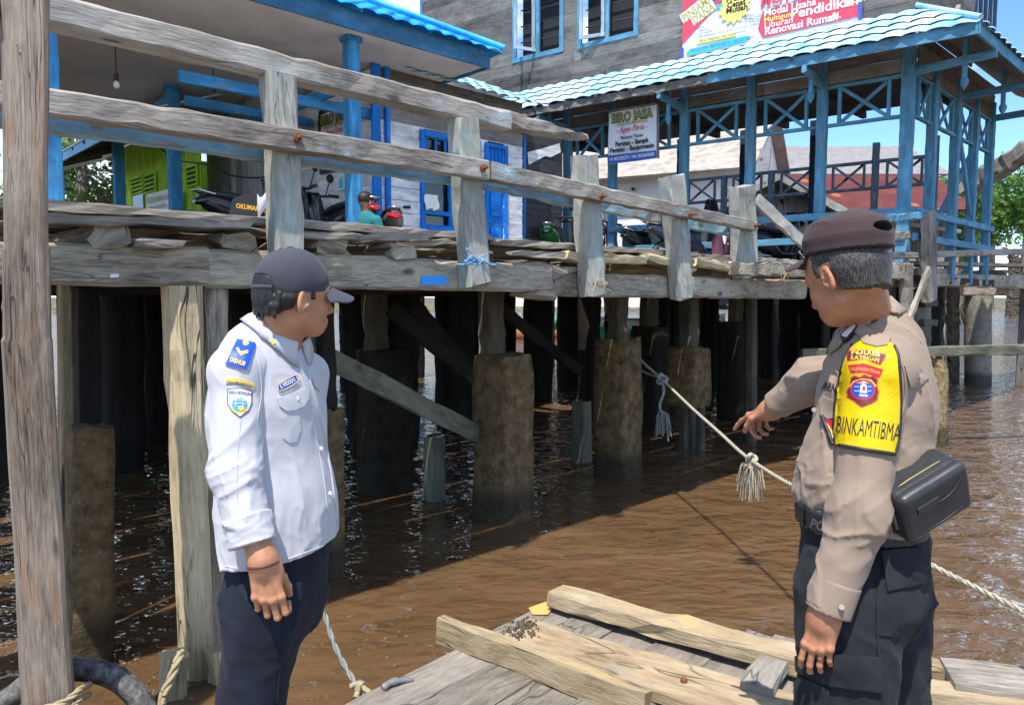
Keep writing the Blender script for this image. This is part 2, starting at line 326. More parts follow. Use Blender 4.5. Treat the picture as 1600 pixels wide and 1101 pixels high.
q = MB(); hbeam(q, 1375, 418, 448, 1480, 420, 448, -.02, .2, jit=.003, bev=.08, endj=.01); part('support_beam', q, M['beam_wood'])
for b in (1.3, 2.5, 3.7, 5.2, 7.0, 9.0):
    q = MB(); q.bar(W(-1.2, b, 2.03), W(10.2, b, 2.03), .16, .2, jit=.006); part('support_beam', q, M['dark_wood'])
# joist logs lying across the beams, their ends showing
jo = [(136, 202, 346, 383), (352, 403, 362, 390), (478, 560, 374, 399), (575, 684, 381, 406)]
for x0, x1, yt, yb in jo:
    s0, zt = onb(x0, yt, -.03); s1, zb = onb(x1, yb, -.03); wj = min(.2, s1 - s0)
    q = MB(); q.bar(W((s0 + s1) / 2, -.01, (zt + zb) / 2), W((s0 + s1) / 2, 9, (zt + zb) / 2), wj, zt - zb + .02, jit=.014, bev=.3, endj=.02); part('joist', q, M['beam_wood'])
for k in range(9):
    s = 5.0 + .62 * k + RNG.normal(0, .06)
    q = MB(); q.bar(W(s, .03 + .1 * random.random(), 2.19), W(s, 9, 2.19), .15, .11, jit=.01, bev=.25, endj=.02); part('joist', q, M['beam_wood'] if k % 3 else M['tan_wood'])
# deck boards run along the jetty on the joists
b = .05; row = 0
while b < 3.95:
    wd = .18 + .07 * random.random(); s = -1.4 + (row % 3) * .9 * random.random()
    while s < 10.3:
        ln = 2.3 + 1.7 * random.random(); e = min(s + ln, 10.4)
        q = MB(); z = 2.275 + RNG.normal(0, .008) + (.02 * random.random() if row < 2 else 0)
        q.bar(W(s, b + wd / 2 + RNG.normal(0, .012 if row else .03), z + RNG.normal(0, .008)), W(e, b + wd / 2 + RNG.normal(0, .01), z + RNG.normal(0, .008)), wd, .035 + .012 * random.random(), jit=.004, endj=.012, bow=RNG.normal(0, .008))
        part('deck_board', q, M['grey_wood']); s = e + .01 + .02 * random.random()
    b += wd + (.002 if row not in (4, 6, 9) else .028); row += 1
# loose-looking overlapping boards at the edge
for x0, y0, x1, y1, bb in ((80, 341, 390, 352, -.05), (470, 366, 575, 372, -.02), (560, 373, 668, 369, -.04), (610, 384, 715, 376, .0), (215, 379, 296, 381, -.1), (800, 396, 1010, 404, .0), (1010, 400, 1165, 410, .0)):
    p0, p1 = pb(x0, y0, bb), pb(x1, y1, bb); q = MB(); q.bar(p0 + B3 * .1, p1 + B3 * .1, .22, .038, jit=.006, endj=.02); part('deck_board', q, M['grey_wood'])
for x0, y0, x1, y1 in ((1005, 403, 1045, 410), (1080, 409, 1130, 418), (880, 398, 915, 410), (930, 404, 1000, 407)):
    p0, p1 = pb(x0, y0, .02), pb(x1, y1, .02); q = MB(); q.bar(p0, p1, .12, .07, jit=.006, endj=.01); part('blocking', q, M['tan_wood'])
# railing: part of the jetty, with posts, rails and bolts as its pieces
rail = MB(); s0, z0, h0, s1, z1, h1 = seg_px(60, -8, 22, 800, 171, 205, -.1); 
rail.bar(W(s0 - .5, -.03, z0 - (z1 - z0) / (s1 - s0) * .5), W(s1, -.03, z1), .13, .125, jit=.0025, bev=.1)
s2, z2 = onb(925, 214, -.1); rail.bar(W(s1 - .002, -.03, z1), W(s2, -.03, z2 + .005), .128, .12, h1=.035, w1=.09, jit=.006)
railing = part('railing', rail, M['rail_grey'])
def sub(name, mb, m, parent=railing): return mb.build(name, m, parent)
q = MB(); hbeam(q, -60, 114, 158, 765, 250, 281, -.21, .08, jit=.0025, bev=.09); sub('rail', q, M['rail_grey'])
q = MB(); hbeam(q, 768, 252, 281, 1185, 346, 361, -.21, .08, jit=.0025, bev=.09); sub('rail', q, M['rail_grey'])
q = MB(); s0, z0, h0, s1, z1, h1 = seg_px(-60, 117, 158, 765, 250, 281, -.21); q.bar(W(s0, .06, z0 - .02), W(s1 + .1, .06, z1 - .02), .07, .105, jit=.005, bev=.09)
s2, z2 = onb(1180, 355, -.21); q.bar(W(s1 + .1, .06, z1 - .02), W(s2, .06, z2 - .02), .07, .1, jit=.005, bev=.09); sub('rail', q, M['rail_blue'])
posts = [(422, 465, 109, 434, 478, 395), (716, 750, 178, 736, 768, 448), (909, 937, 238, 924, 948, 461), (1047, 1073, 271, 1065, 1084, 464), (1155, 1181, 287, 1163, 1187, 432)]
for pz in posts:
    q = MB(); vpost(q, *pz, -.13, .13, jit=.004, bev=.1, endj=.01); sub('post', q, M['post_blue'])
for px, py in ((465, 216), (754, 263), (940, 307), (1078, 335), (1181, 352)):
    p = pb(px, py, -.215); q = MB(); q.tube([p + B3 * .03, p - B3 * .012], .022, 10); q.tube([p - B3 * .01, p - B3 * .045], .010, 8); sub('bolt', q, M['rust'])
for px, py in ((150, 191), (340, 214), (525, 240), (648, 256), (800, 288)):
    p = pb(px, py, .02); q = MB(); q.tube([p + B3 * .01, p - B3 * .004], .02, 8); sub('bolt', q, M['post_blue'])
# light grey diagonal stay on the last post
q = MB(); q.bar(pb(1182, 312, -.1), pb(1262, 385, -.3), .035, .12, jit=.004); sub('stay', q, M['post_blue'])
# braces under the deck
def brace(x0, y0, b0, x1, y1, b1, wd, m, th=.05):
    q = MB(); p0, p1 = pb(x0, y0, b0), pb(x1, y1, b1); q.bar(p0, p1, th, wd, up=np.cross(nrm(p1 - p0), -B3), jit=.004, endj=.01); part('brace', q, m)
brace(440, 522, .75, 793, 702, 1.12, .15, M['brace_wood']); brace(608, 480, 1.6, 738, 590, 1.9, .14, M['dark_wood']); brace(640, 470, 2.2, 745, 590, 2.6, .15, M['dark_wood'])
brace(780, 480, 2.2, 905, 580, 2.8, .14, M['dark_wood']); brace(500, 560, 3, 420, 500, 3, .12, M['dark_wood'])
# ---------------------------------------------------------------- piles of the jetty
def pile(x0, x1, yt, yb, m, name='pile', base=True, rough=.012, sq=True, zt=None, par=pier, depth=None, label=None, cap=.16):
    """column from its base row on the water (yb) up to pixel row yt; depth fixes its distance when the foot is hidden"""
    if depth is None:
        y = onz((x0 + x1) / 2, yb, 0)[1]
    else: y = depth
    c0 = P(x0, (yt + yb) / 2, 1); k = ray((x0 + x1) / 2, yb); d = y / k[1]
    wd = (x1 - x0) / FPX * d * .79
    xb = CAMP + ray((x0 + x1) / 2, yb) * d
    kt = ray((x0 + x1) / 2, yt); top = CAMP + kt * (y / kt[1])
    z1 = top[2] if zt is None else zt
    zb = -.6 if base else xb[2]
    n = 12; per = 16; rs = []; ph = RNG.random(4) * 6
    for i in range(n + 1):
        t = i / n; z = zb + (z1 - zb) * t; x = xb[0] + (top[0] - xb[0]) * (t if not base else np.clip((z - 0) / max(z1, .1), 0, 1))
        r = []
        for j in range(per):
            a = 6.2832 * j / per; ca, sa = math.cos(a), math.sin(a)
            rr = 1 / max(abs(ca), abs(sa)) if sq else 1.1
            rr = min(rr, 1.38) * wd / 2 * (1 + rough * 2.2 * math.sin(z * 7 + ph[0] + 2 * a) + RNG.normal(0, rough)) * (1 - .06 * (i in (0, n)))
            u = A3 * (ca * rr) + B3 * (sa * rr)
            r.append((x + u[0], y + wd * .3 + u[1], z + (RNG.normal(0, rough * .8) if i == n else 0)))
        rs.append(r)
    q = MB(); q.rings(rs, smooth=True)
    o = q.build(name, m, par)
    if label: o['label'] = label
    return (xb[0], y + wd * .3, z1)
def on_top(px0, px1, yt, foot, m, name='pile'):
    """timber standing on a concrete foot up to the beams"""
    x, y, z = foot; wd = (px1 - px0) / FPX * y * .9; kx = ray((px0 + px1) / 2, 500); xx = CAMP[0] + kx[0] * (y / kx[1])
    q = MB(); q.bar((xx, y, z - .05), (xx, y, 2.06), wd, wd * .9, up=B3, jit=.006, bev=.12); q.build(name, m, pier)
pile(84, 110, 380, 820, M['pile_wood'], depth=3.85)
f = pile(92, 167, 672, 1040, M['mud'], 'concrete_foot', rough=.016); pile(110, 150, 450, 800, M['dark_wood'], depth=4.1)
f = pile(500, 535, 640, 905, M['mud'], 'concrete_foot'); on_top(497, 522, 470, f, M['dark_wood'])
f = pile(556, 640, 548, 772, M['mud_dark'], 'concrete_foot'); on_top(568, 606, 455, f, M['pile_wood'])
f = pile(742, 830, 555, 812, M['mud'], 'concrete_foot', rough=.014); on_top(750, 787, 455, f, M['pile_wood'])
f = pile(933, 1003, 530, 747, M['mud'], 'concrete_foot', rough=.012); on_top(949, 981, 465, f, M['pile_wood'])
f = pile(1046, 1112, 543, 636, M['mud'], 'concrete_foot', base=False, depth=9.0); on_top(1062, 1091, 465, f, M['pile_wood']); 
for dx in (-12, 0, 12): pile(1074 + dx, 1090 + dx, 620, 700, M['pile_wood'], depth=9.1)
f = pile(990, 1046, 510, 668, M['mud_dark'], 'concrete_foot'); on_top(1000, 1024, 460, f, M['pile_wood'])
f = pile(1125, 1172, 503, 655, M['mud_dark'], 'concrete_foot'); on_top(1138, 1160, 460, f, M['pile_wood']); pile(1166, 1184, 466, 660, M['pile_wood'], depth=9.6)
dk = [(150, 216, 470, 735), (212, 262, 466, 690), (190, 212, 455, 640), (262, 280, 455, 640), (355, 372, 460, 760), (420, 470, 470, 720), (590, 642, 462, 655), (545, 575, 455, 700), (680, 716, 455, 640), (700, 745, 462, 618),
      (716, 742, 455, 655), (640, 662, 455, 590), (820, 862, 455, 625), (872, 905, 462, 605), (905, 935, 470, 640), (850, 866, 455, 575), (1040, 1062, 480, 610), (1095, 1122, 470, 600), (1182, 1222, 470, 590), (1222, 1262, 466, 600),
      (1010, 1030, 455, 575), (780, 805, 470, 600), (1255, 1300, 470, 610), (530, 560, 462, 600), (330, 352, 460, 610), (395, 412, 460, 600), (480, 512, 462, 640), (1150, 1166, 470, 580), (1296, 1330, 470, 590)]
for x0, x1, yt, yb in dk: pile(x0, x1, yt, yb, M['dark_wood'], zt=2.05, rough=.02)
for k in range(26):
    s, b = RNG.uniform(-1, 10), RNG.uniform(3.2, 10); p = W(s, b, 0)
    X = 800 + FPX * p[0] / p[1]
    if 640 < X < 690 or 1215 < X < 1265 or 85 < X < 92: continue
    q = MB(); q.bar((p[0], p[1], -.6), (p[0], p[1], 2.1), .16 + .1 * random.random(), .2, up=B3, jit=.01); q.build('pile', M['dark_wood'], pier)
# front pile of the jetty, two timbers side by side
def vlog(mb, x0, x1, yt, X0, X1, yb, b, th, zb=-.5, **k):
    st0, zt = onb(x0, yt, b); st1, _ = onb(x1, yt, b); sb0, z0 = onb(X0, yb, b); sb1, _ = onb(X1, yb, b)
    c0 = W((sb0 + sb1) / 2, b + th / 2, z0); c1 = W((st0 + st1) / 2, b + th / 2, zt); dn = c0 + (c0 - c1) / (zt - z0) * (z0 - zb)
    mb.bar(dn, c1, sb1 - sb0, th, up=-B3, w1=st1 - st0, **k)
q = MB(); vlog(q, 270, 322, 446, 300, 338, 1072, -.06, .2, jit=.003, bev=.3, seg=16); part('pile', q, M['tan_wood'], label='sun bleached split front pile beside the man in white')
q = MB(); vlog(q, 322, 358, 448, 330, 360, 1072, .04, .14, jit=.003, bev=.1, seg=16); part('pile', q, M['beam_wood'])
q = MB(); vlog(q, 330, 352, 1022, 332, 356, 1090, -.16, .1, jit=.008, bev=.2); vlog(q, 262, 300, 1035, 258, 300, 1095, -.16, .14, jit=.008, bev=.2); part('pile_stub', q, M['tan_wood'])
# ---------------------------------------------------------------- big post in front
q = MB(); dP = 2.66
def bp(px, py, dd=0): 
    r = ray(px, py); return CAMP + r * ((dP + dd) / r[1])
rs = []
prof = [(-40, -14, 80), (0, -4, 79), (130, 2, 78), (260, 4, 77), (380, 5, 77), (390, 3, 80), (527, 4, 82), (534, 0, 84), (620, 6, 88), (730, 12, 94), (850, 20, 102), (930, 24, 107), (1060, 30, 116), (1180, 38, 126)]
for y, x0, x1 in prof:
    c0, c1 = bp(x0, y), bp(x1, y); wv_ = (c1 - c0); wl = np.linalg.norm(wv_); wv_ = wv_ / wl; bk = nrm((-.66, 1, 0.)) * wl * .8
    r = []
    for u, v in ((.04, .10), (.13, .0), (.5, -.03), (.86, .0), (.96, .08), (1, .5), (.95, .94), (.5, 1), (.06, .95), (0, .5)):
        r.append(c0 + wv_ * (wl * u + RNG.normal(0, .0015)) + bk * v)
    rs.append(r)
q.rings(rs, smooth=False)
post = tag(q.build('mooring_post', M['post_wood']), 'tall thick grey timber post at the left edge, tyre and rope round its foot', 'post')
q = MB()
for y, xl, xr, th in ((-8, 8, 30, .06),):
    q.bar(bp(-30, 18, -.02), bp(14, 2, .1), .08, .06, jit=.004)
tag(q.build('timber_stub', M['dark_wood']), 'dark beam end jutting in at the top left corner behind the big post', 'beam')
# ---------------------------------------------------------------- stumps, pillars in the open water
def lone(x0, x1, yt, yb, m, name, label, cat, **k):
    pile(x0, x1, yt, yb, m, name, par=None, **k); o = COL.objects[-1]; tag(o, label, cat); return o
lone(662, 694, 682, 783, M['brace_wood'], 'stump', 'short square stump in the dark water, between the slanting brace and widest mud pillar', 'stump', rough=.01)
lone(894, 924, 628, 722, M['brace_wood'], 'stump', 'short thick stump in the water just left of the rope-tied pillar', 'stump', rough=.01)
lone(1454, 1484, 560, 697, M['tan_rock'], 'stone_pillar', 'barnacled tan pillar in the river behind the policeman, a pale pole over it', 'pillar', rough=.03)
# ---------------------------------------------------------------- jetty going on to the right
jr = empty('side_walkway', W(12, 0, 0), 'narrow bare walkway with a single rail crossing the river at the right', 'walkway')
q = MB(); vpost(q, 1452, 1464, 328, 1453, 1465, 470, -.25, .12, jit=.004, bev=.1); part('post', q, M['grey_wood'], jr)
q = MB(); hbeam(q, 1378, 394, 405, 1453, 394, 403, -.12, .1, jit=.004); hbeam(q, 1464, 392, 402, 1680, 386, 396, -.12, .1, jit=.004); part('rail', q, M['grey_wood'], jr)
q = MB(); hbeam(q, 1394, 335, 346, 1453, 330, 341, -.2, .08, jit=.004); part('rail', q, M['hall_blue'], jr, 'pale blue top rail')
q = MB(); hbeam(q, 1380, 362, 374, 1422, 362, 373, -.2, .08, jit=.004); part('rail', q, M['grey_wood'], jr)
q = MB(); 
for k in range(2): s0, z0 = onb(1422, 411, .1); s1, z1 = onb(1690, 417, .1); q.bar(W(s0, .1 + .28 * k, z0), W(s1, .1 + .28 * k, z1), .25, .06, jit=.005)
part('deck_board', q, M['light_plank'], jr)
q = MB(); hbeam(q, 1455, 427, 447, 1690, 432, 453, -.05, .18, jit=.006); part('beam', q, M['beam_wood'], jr)
for px, bb in ((1487, -.02), (1570, -.02)):
    q = MB(); s0, z0 = onb(px, 420, bb); s1, z1 = onb(px, 431, bb); q.bar(W(s0, bb - .03, (z0 + z1) / 2), W(s0, .7, (z0 + z1) / 2), .14, .1, jit=.003); part('joist', q, M['grey_wood'], jr)
f = pile(1513, 1556, 462, 601, M['concrete'], 'concrete_pile', par=jr, rough=.006, sq=False, label='round grey concrete pile')
q = MB(); q.bar((f[0] - .5, f[1], f[2] + .1), (f[0] + .5, f[1], f[2] + .1), .3, .2, jit=.004); part('cap_beam', q, M['grey_wood'], jr)
for (x0, x1, yt, yb, bb, m) in ((1419, 1428, 412, 530, -.2, 'grey_wood'), (1432, 1456, 450, 560, .1, 'brace_wood'), (1456, 1470, 448, 545, .4, 'dark_wood'), (1384, 1400, 440, 520, 0, 'pile_wood'), (1488, 1500, 446, 500, 1.2, 'dark_wood')):
    q = MB(); vlog(q, x0, x1, yt, x0, x1, yb, bb, .12, zb=-.5, jit=.005); part('pile', q, M[m], jr)
q = MB(); q.bar(pb(1452, 420, -.35), pb(1416, 508, -.35), .05, .09, jit=.004, up=A3); part('brace', q, M['grey_wood'], jr)
for y in (446, 474, 504): q = MB(); q.bar(pb(1440, y, -.02), pb(1461, y, -.02), .08, .1, jit=.004); part('cleat', q, M['pile_wood'], jr)
q = MB(); 
for k in range(6): q.bar(pb(1474 + 6 * k, 470 + RNG.integers(0, 9), 1.6), pb(1480 + 7 * k, 504, 1.6), .06, .12, up=A3, jit=.004)
part('slat', q, M['light_plank'], jr)
q = MB(); p0, p1 = onz(1252, 552, 1.2), onz(1640, 543, 1.2); y0 = 9.1
p0 = CAMP + ray(1252, 553) * (y0 / ray(1252, 553)[1]); p1 = CAMP + ray(1640, 545) * (9.5 / ray(1640, 545)[1]); q.bar(p0, p1, .08, .13, jit=.004)
tag(q.build('boom_pole', M['brace_wood']), 'long pale horizontal pole spanning the open water behind the policeman', 'pole')
# ---------------------------------------------------------------- building helpers
def plane_hit(px, py, pt, n):
    r = ray(px, py); return CAMP + r * (((np.asarray(pt) - CAMP) @ n) / (r @ n))
def clad(mb, p0, eu, Lu, z0, z1, n, holes=(), bh=.2, th=.02, tilt=.008, vertical=False, jit=.0015, mi=0, top=None):
    """boarded wall from p0 along eu; boards run sideways, or upright when vertical"""
    if not vertical:
        k = 0; z = z0
        while z < z1 - .01:
            h = min(bh, z1 - z); cuts = [(0, Lu)]
            for (a, b, c, d) in holes:
                if z + h > c + .02 and z < d - .02: cuts = [x for (u, v) in cuts for x in ((u, min(v, a)), (max(u, b), v)) if x[1] - x[0] > .01]
            for (u, v) in cuts:
                pcs = [(u, v)]
                if v - u > 3: m = u + (v - u) * (.3 + .4 * random.random()); pcs = [(u, m - .002), (m, v)]
                for (u_, v_) in pcs:
                    up = nrm(Z3 + n * tilt / bh * 2); o = n * (tilt + random.random() * .003)
                    mb.bar(p0 + eu * u_ + Z3 * (z + h / 2) + o, p0 + eu * v_ + Z3 * (z + h / 2) + o, th, h * .955, up=up, jit=jit, bev=.1, mi=mi, seg=max(2, int((v_ - u_) / .5)))
            z += h; k += 1
    else:
        u = 0
        while u < Lu - .01:
            wd = min(bh * (.85 + .3 * random.random()), Lu - u); zt = z1 if top is None else top(u + wd / 2); cuts = [(z0, zt)]
            for (a, b, c, d) in holes:
                if u + wd > a + .02 and u < b - .02: cuts = [x for (s, t) in cuts for x in ((s, min(t, c)), (max(s, d), t)) if x[1] - x[0] > .01]
            for (s, t) in cuts:
                o = n * (.004 * random.random()); c = p0 + eu * (u + wd / 2) + o
                mb.bar(c + Z3 * (s - p0[2]), c + Z3 * (t - p0[2]), wd * .975, th, up=n, jit=jit, bev=.08, mi=mi, seg=3)
            u += wd
    return mb
def tiles(mb, o, ex, ey, rows, u0, u1, rh=.34, wl=.24, amp=.022, lip=.03, jag=0., sag=0.):
    """pressed metal roof tiles: o eave corner, ex along the eave, ey up the slope"""
    ex, ey = nrm(ex), nrm(ey); n = nrm(np.cross(ex, ey)); n = n if n[2] > 0 else -n
    for k in range(rows):
        a0, b0 = u0(k), u1(k); a1, b1 = u0(k + 1), u1(k + 1)
        if b0 - a0 < .05: break
        m = max(4, int((b0 - a0) / wl * 7)); r0 = []; r1 = []; r2 = []
        for i in range(m + 1):
            f = i / m; ua = a0 + (b0 - a0) * f; ub = a1 + (b1 - a1) * f
            sg = sag * math.sin(ua * 1.3)
            wv = lambda u: amp * (abs(math.sin(math.pi * u / wl)) ** .8 * 1.7 - .85)
            dn = -.02 * abs(math.sin(math.pi * ua / wl)) - (jag * max(0, math.sin(ua * 2.1 + 1) * math.sin(ua * 5.3)) if k == 0 else 0)
            pb0 = o + ex * ua + ey * (k * rh + dn) + n * (lip + wv(ua) + sg); pt0 = o + ex * ub + ey * ((k + 1) * rh) + n * (wv(ub) + sg)
            r0.append(pb0 - n * .012 - (ey * .004)); r1.append(pb0); r2.append(pt0)
        mb.rings([r0, r1, r2], closed=False, caps=False, smooth=True)
def frame(mb, p0, eu, n, u0, u1, z0, z1, wd=.07, th=.06, sill=True):
    """four sides of a window or door frame"""
    c = lambda u, z: p0 + eu * u + Z3 * (z - p0[2]) + n * .025
    mb.bar(c(u0 - wd / 2, z0 - wd), c(u0 - wd / 2, z1 + wd), wd, th, up=n, jit=.001, bev=.06); mb.bar(c(u1 + wd / 2, z0 - wd), c(u1 + wd / 2, z1 + wd), wd, th, up=n, jit=.001, bev=.06)
    mb.bar(c(u0, z1 + wd / 2), c(u1, z1 + wd / 2), th, wd, jit=.001, bev=.06)
    if sill: mb.bar(c(u0, z0 - wd / 2), c(u1, z0 - wd / 2), th, wd, jit=.001, bev=.06)
_tc = {}
def text_mesh(body, size, bold=0., shear=0., sx=1.):
    """letters as flat 2-D points and faces, baseline at 0, starting at x = 0"""
    cu = bpy.data.curves.new('t', 'FONT'); cu.body = body; cu.size = size; cu.offset = bold * size; cu.shear = shear; cu.resolution_u = 2
    o = bpy.data.objects.new('t', cu); COL.objects.link(o); dg = bpy.context.evaluated_depsgraph_get(); dg.update()
    me = o.evaluated_get(dg).to_mesh(); v = np.array([q.co[:2] for q in me.vertices]).reshape(-1, 2) if len(me.vertices) else np.zeros((0, 2)); f = [tuple(p.vertices) for p in me.polygons]
    o.evaluated_get(dg).to_mesh_clear(); bpy.data.objects.remove(o); bpy.data.curves.remove(cu)
    if len(v): v = v * np.array((sx, 1.))
    return v, f
def letter(mb, body, org, eu, ev, n, size, align='L', width=None, bold=0., shear=0., mi=0, off=.004, rot=0.):
    """flat lettering laid on a sign: org on its face, eu reading direction, ev up"""
    v, f = text_mesh(body, size, bold, shear)
    if not len(v): return
    wd = v[:, 0].max() - v[:, 0].min()
    if width: v = v * np.array((width / wd, 1.)); wd = width
    if align == 'C': v = v - np.array((v[:, 0].min() + wd / 2, 0))
    if rot: c, s = math.cos(rot), math.sin(rot); v = v @ np.array(((c, s), (-s, c)))
    mb.add([org + eu * a + ev * b + n * off for a, b in v], f, None, mi)
def slab(mb, pts, n, th=.01, mi=0):
    """flat plate with thickness; pts anticlockwise seen from n"""
    k = len(pts); a = [np.asarray(p) + n * th for p in pts]; b = [np.asarray(p) for p in pts]
    mb.add(a + b, [tuple(range(k)), tuple(range(2 * k - 1, k - 1, -1))] + [(i, k + i, k + (i + 1) % k, (i + 1) % k) for i in range(k)], None, mi)
M['tile_blue'] = rough_mat('bright blue roof sheet', [(.015, .22, .55), (.02, .36, .78), (.10, .48, .85)], 2.5, rough=.35, bump=.05)
M['tile_pale'] = rough_mat('faded blue roof sheet', [(.17, .44, .62), (.32, .59, .73), (.50, .70, .77), (.66, .70, .67)], 1.6, rough=.4, bump=.08, spots=((.42, .25, .12), 1.9, .08))
M['sash_paint'] = wood('pale blue grey sash', [(.2, .22, .24), (.3, .32, .34)], paint=(.34, .43, .50), paint_amt=.66, bump=.2)
M['fascia'] = wood('grey blue fascia', [(.03, .10, .17), (.05, .15, .26)], paint=(.05, .19, .34), paint_amt=.75, bump=.2)
M['sheet_white'] = rough_mat('white roof sheet', [(.5, .55, .6), (.68, .72, .78)], 3, rough=.4, bump=.1)
M['roof_tan'] = rough_mat('tan roof', [(.22, .19, .16), (.36, .32, .28), (.42, .38, .34)], 3, bump=.3)
M['roof_red'] = rough_mat('rusty red roof', [(.075, .018, .018), (.11, .026, .026), (.15, .045, .03)], 2, bump=.2, spots=((.28, .09, .04), .9, .12))
M['roof_grey'] = rough_mat('grey roof', [(.17, .16, .16), (.26, .25, .25)], 3, bump=.3)
M['sign_white'] = rough_mat('white vinyl', [(.62, .62, .64), (.78, .78, .8)], 3, rough=.45, bump=.06, dist=.01)
M['pink'] = mat('pink print', .45, (.72, .055, .10)); M['yellow_p'] = mat('yellow print', .45, (.78, .70, .16)); M['cyan_p'] = mat('cyan print', .45, (.03, .48, .68))
M['ink'] = mat('black print', .5, (.012, .012, .014)); M['ink_grey'] = mat('grey print', .5, (.16, .16, .17)); M['blue_p'] = mat('blue print', .45, (.03, .10, .42)); M['red_p'] = mat('red print', .45, (.62, .02, .06)); M['olive_p'] = mat('olive yellow print', .5, (.42, .40, .05))
M['wire'] = mat('black cable', .6, (.01, .01, .01)); M['teal_panel'] = rough_mat('green painted counter', [(.08, .2, .17), (.13, .28, .24)], 4, bump=.1)
DK = 2.27
# ---------------------------------------------------------------- porch house
CZ = 4.92
ph = empty('porch_house', W(5, 5, DK), 'whitewashed plank house with a deep blue pillared porch under a bright blue tiled roof', 'house')
q = MB(); q.box(W(1.2, 7.6, CZ + .025), A3 * 4.66, B3 * 3.88, Z3 * .02); part('porch_ceiling', q, M['ceiling'], ph)
q = MB(); q.bar(W(-3.4, 3.7, CZ + .085), W(5.9, 3.7, CZ + .085), .03, .22, jit=.001); q.bar(W(5.89, 3.73, CZ + .085), W(5.89, 11.4, CZ + .085), .03, .22, jit=.001); part('fascia', q, M['fascia'], ph)
q = MB(); sl = R(27); ey = B3 * math.cos(sl) + Z3 * math.sin(sl); ro = W(0, 3.58, CZ + .17)
tiles(q, ro, A3, ey, 15, lambda k: -3.6, lambda k: 6.02 - .32 * k * math.cos(sl) * 1.0, jag=.02)
ey2 = -A3 * math.cos(sl) + Z3 * math.sin(sl); tiles(q, W(6.02, 3.58, CZ + .17), B3, ey2, 15, lambda k: .32 * k * math.cos(sl), lambda k: 8.2 - .05 * k)
hp0 = W(6.04, 3.56, CZ + .24); hd = nrm(-A3 + B3 + Z3 * math.tan(sl) * 1.0); q.tube([hp0, hp0 + hd * 6.5], .045, 8); roof = part('roof', q, M['tile_blue'], ph)
q = MB(); q.box(W(3.6, 5.6, 6.35), nrm(-A3 + B3 * .15) * .9 + Z3 * .1, nrm(B3 + Z3 * .5) * .5, Z3 * .02); q.build('ridge_sheet', M['roof_grey'], roof)
cols_ = [(.9, 4.0, .15, 'col_blue'), (4.0, 4.0, .155, 'col_blue'), (3.2, 7.5, .16, 'col_blue'), (3.2, 10.1, .16, 'col_blue'), (4.5, 7.4, .15, 'col_blue'), (-1.6, 4.0, .15, 'col_blue'), (.2, 10.1, .15, 'col_blue')]
for s, b, wd, m in cols_:
    q = MB(); q.bar(W(s, b, DK - .1), W(s, b, CZ), wd, wd, up=B3, jit=.002, bev=.06); q.bar(W(s, b, CZ - .05), W(s, b, CZ - .003), wd * 1.35, wd * 1.35, up=B3, jit=0); part('column', q, M[m], ph)
for p0, p1 in ((W(2.3, 4.75, 4.3), W(4.74, 4.75, 4.3)), (W(4.0, 4.1, 4.4), W(4.0, 7.4, 4.4)), (W(3.2, 7.5, 4.75), W(3.2, 10, 4.75)), (W(2.9, 6.2, 4.42), W(4.7, 6.2, 4.42)), (W(.9, 4.08, 4.62), W(.9, 5, 4.62))):
    q = MB(); q.bar(p0, p1, .07, .13, jit=.001); part('tie_beam', q, M['col_blue'], ph)
q = MB(); nF, nS = -B3, -A3
wz = lambda px, py, b=4.7: onb(px, py, b)
ws0, wz1 = wz(657, 212); ws1, _ = wz(742, 212); _, wz0 = wz(657, 350); ds0, dz1 = wz(760, 230); ds1, _ = wz(786, 230)
ws0 += .04; WH = [(ws0 - 4.85, ws1 - 4.85, wz0, wz1), (ds0 - 4.85, ds1 - 4.85, 2.3, dz1)]
clad(q, W(4.85, 4.7, 0), A3, 2.63, 2.2, 4.25, nF, WH, bh=.17); part('wall', q, M['white_wall'], ph)
q = MB(); clad(q, W(4.85, 4.7, 0), A3, 2.63, 4.25, 4.92, nF, bh=.19); part('wall', q, M['old_wall'], ph, 'unpainted brown boards over the white wall')
q = MB(); clad(q, W(4.78, 4.75, 0), B3, 2.1, 2.2, 4.9, nS, bh=.2); part('wall', q, M['white_wall'], ph, 'shaded whitewashed side wall')
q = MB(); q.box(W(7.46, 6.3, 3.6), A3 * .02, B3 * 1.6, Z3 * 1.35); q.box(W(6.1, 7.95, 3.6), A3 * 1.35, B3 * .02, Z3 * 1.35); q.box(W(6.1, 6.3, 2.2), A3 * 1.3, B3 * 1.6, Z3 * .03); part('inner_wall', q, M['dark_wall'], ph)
q = MB(); frame(q, W(4.85, 4.7, 0), A3, nF, ws0 - 4.85, ws1 - 4.85, wz0, wz1, .075); mid = (ws0 + ws1) / 2
q.bar(W(mid, 4.69, wz0), W(mid, 4.69, wz1), .07, .05, up=B3, jit=.001); q.bar(W(ws0, 4.69, wz0 + .17), W(ws1, 4.69, wz0 + .17), .05, .06, jit=.001)
for k in range(6): 
    s = ws0 + .06 + k * (ws1 - ws0) / 5.6; q.bar(W(s, 4.71, wz1 - .33), W(s, 4.71, wz1), .045, .02, up=B3, jit=0)
wf = part('window', q, M['bright_blue'], ph)
q = MB(); slab(q, [W(ws0, 4.75, wz0), W(ws1, 4.75, wz0), W(ws1, 4.75, wz1), W(ws0, 4.75, wz1)], -B3, .006); q.build('pane', M['glass'], wf)
q = MB(); frame(q, W(4.85, 4.7, 0), A3, nF, ds0 - 4.85, ds1 - 4.85, 2.34, dz1, .06, sill=False)
q.box(W((ds0 + ds1) / 2, 4.715, (2.3 + dz1) / 2), A3 * (ds1 - ds0) / 2, B3 * .015, Z3 * (dz1 - 2.3) / 2)
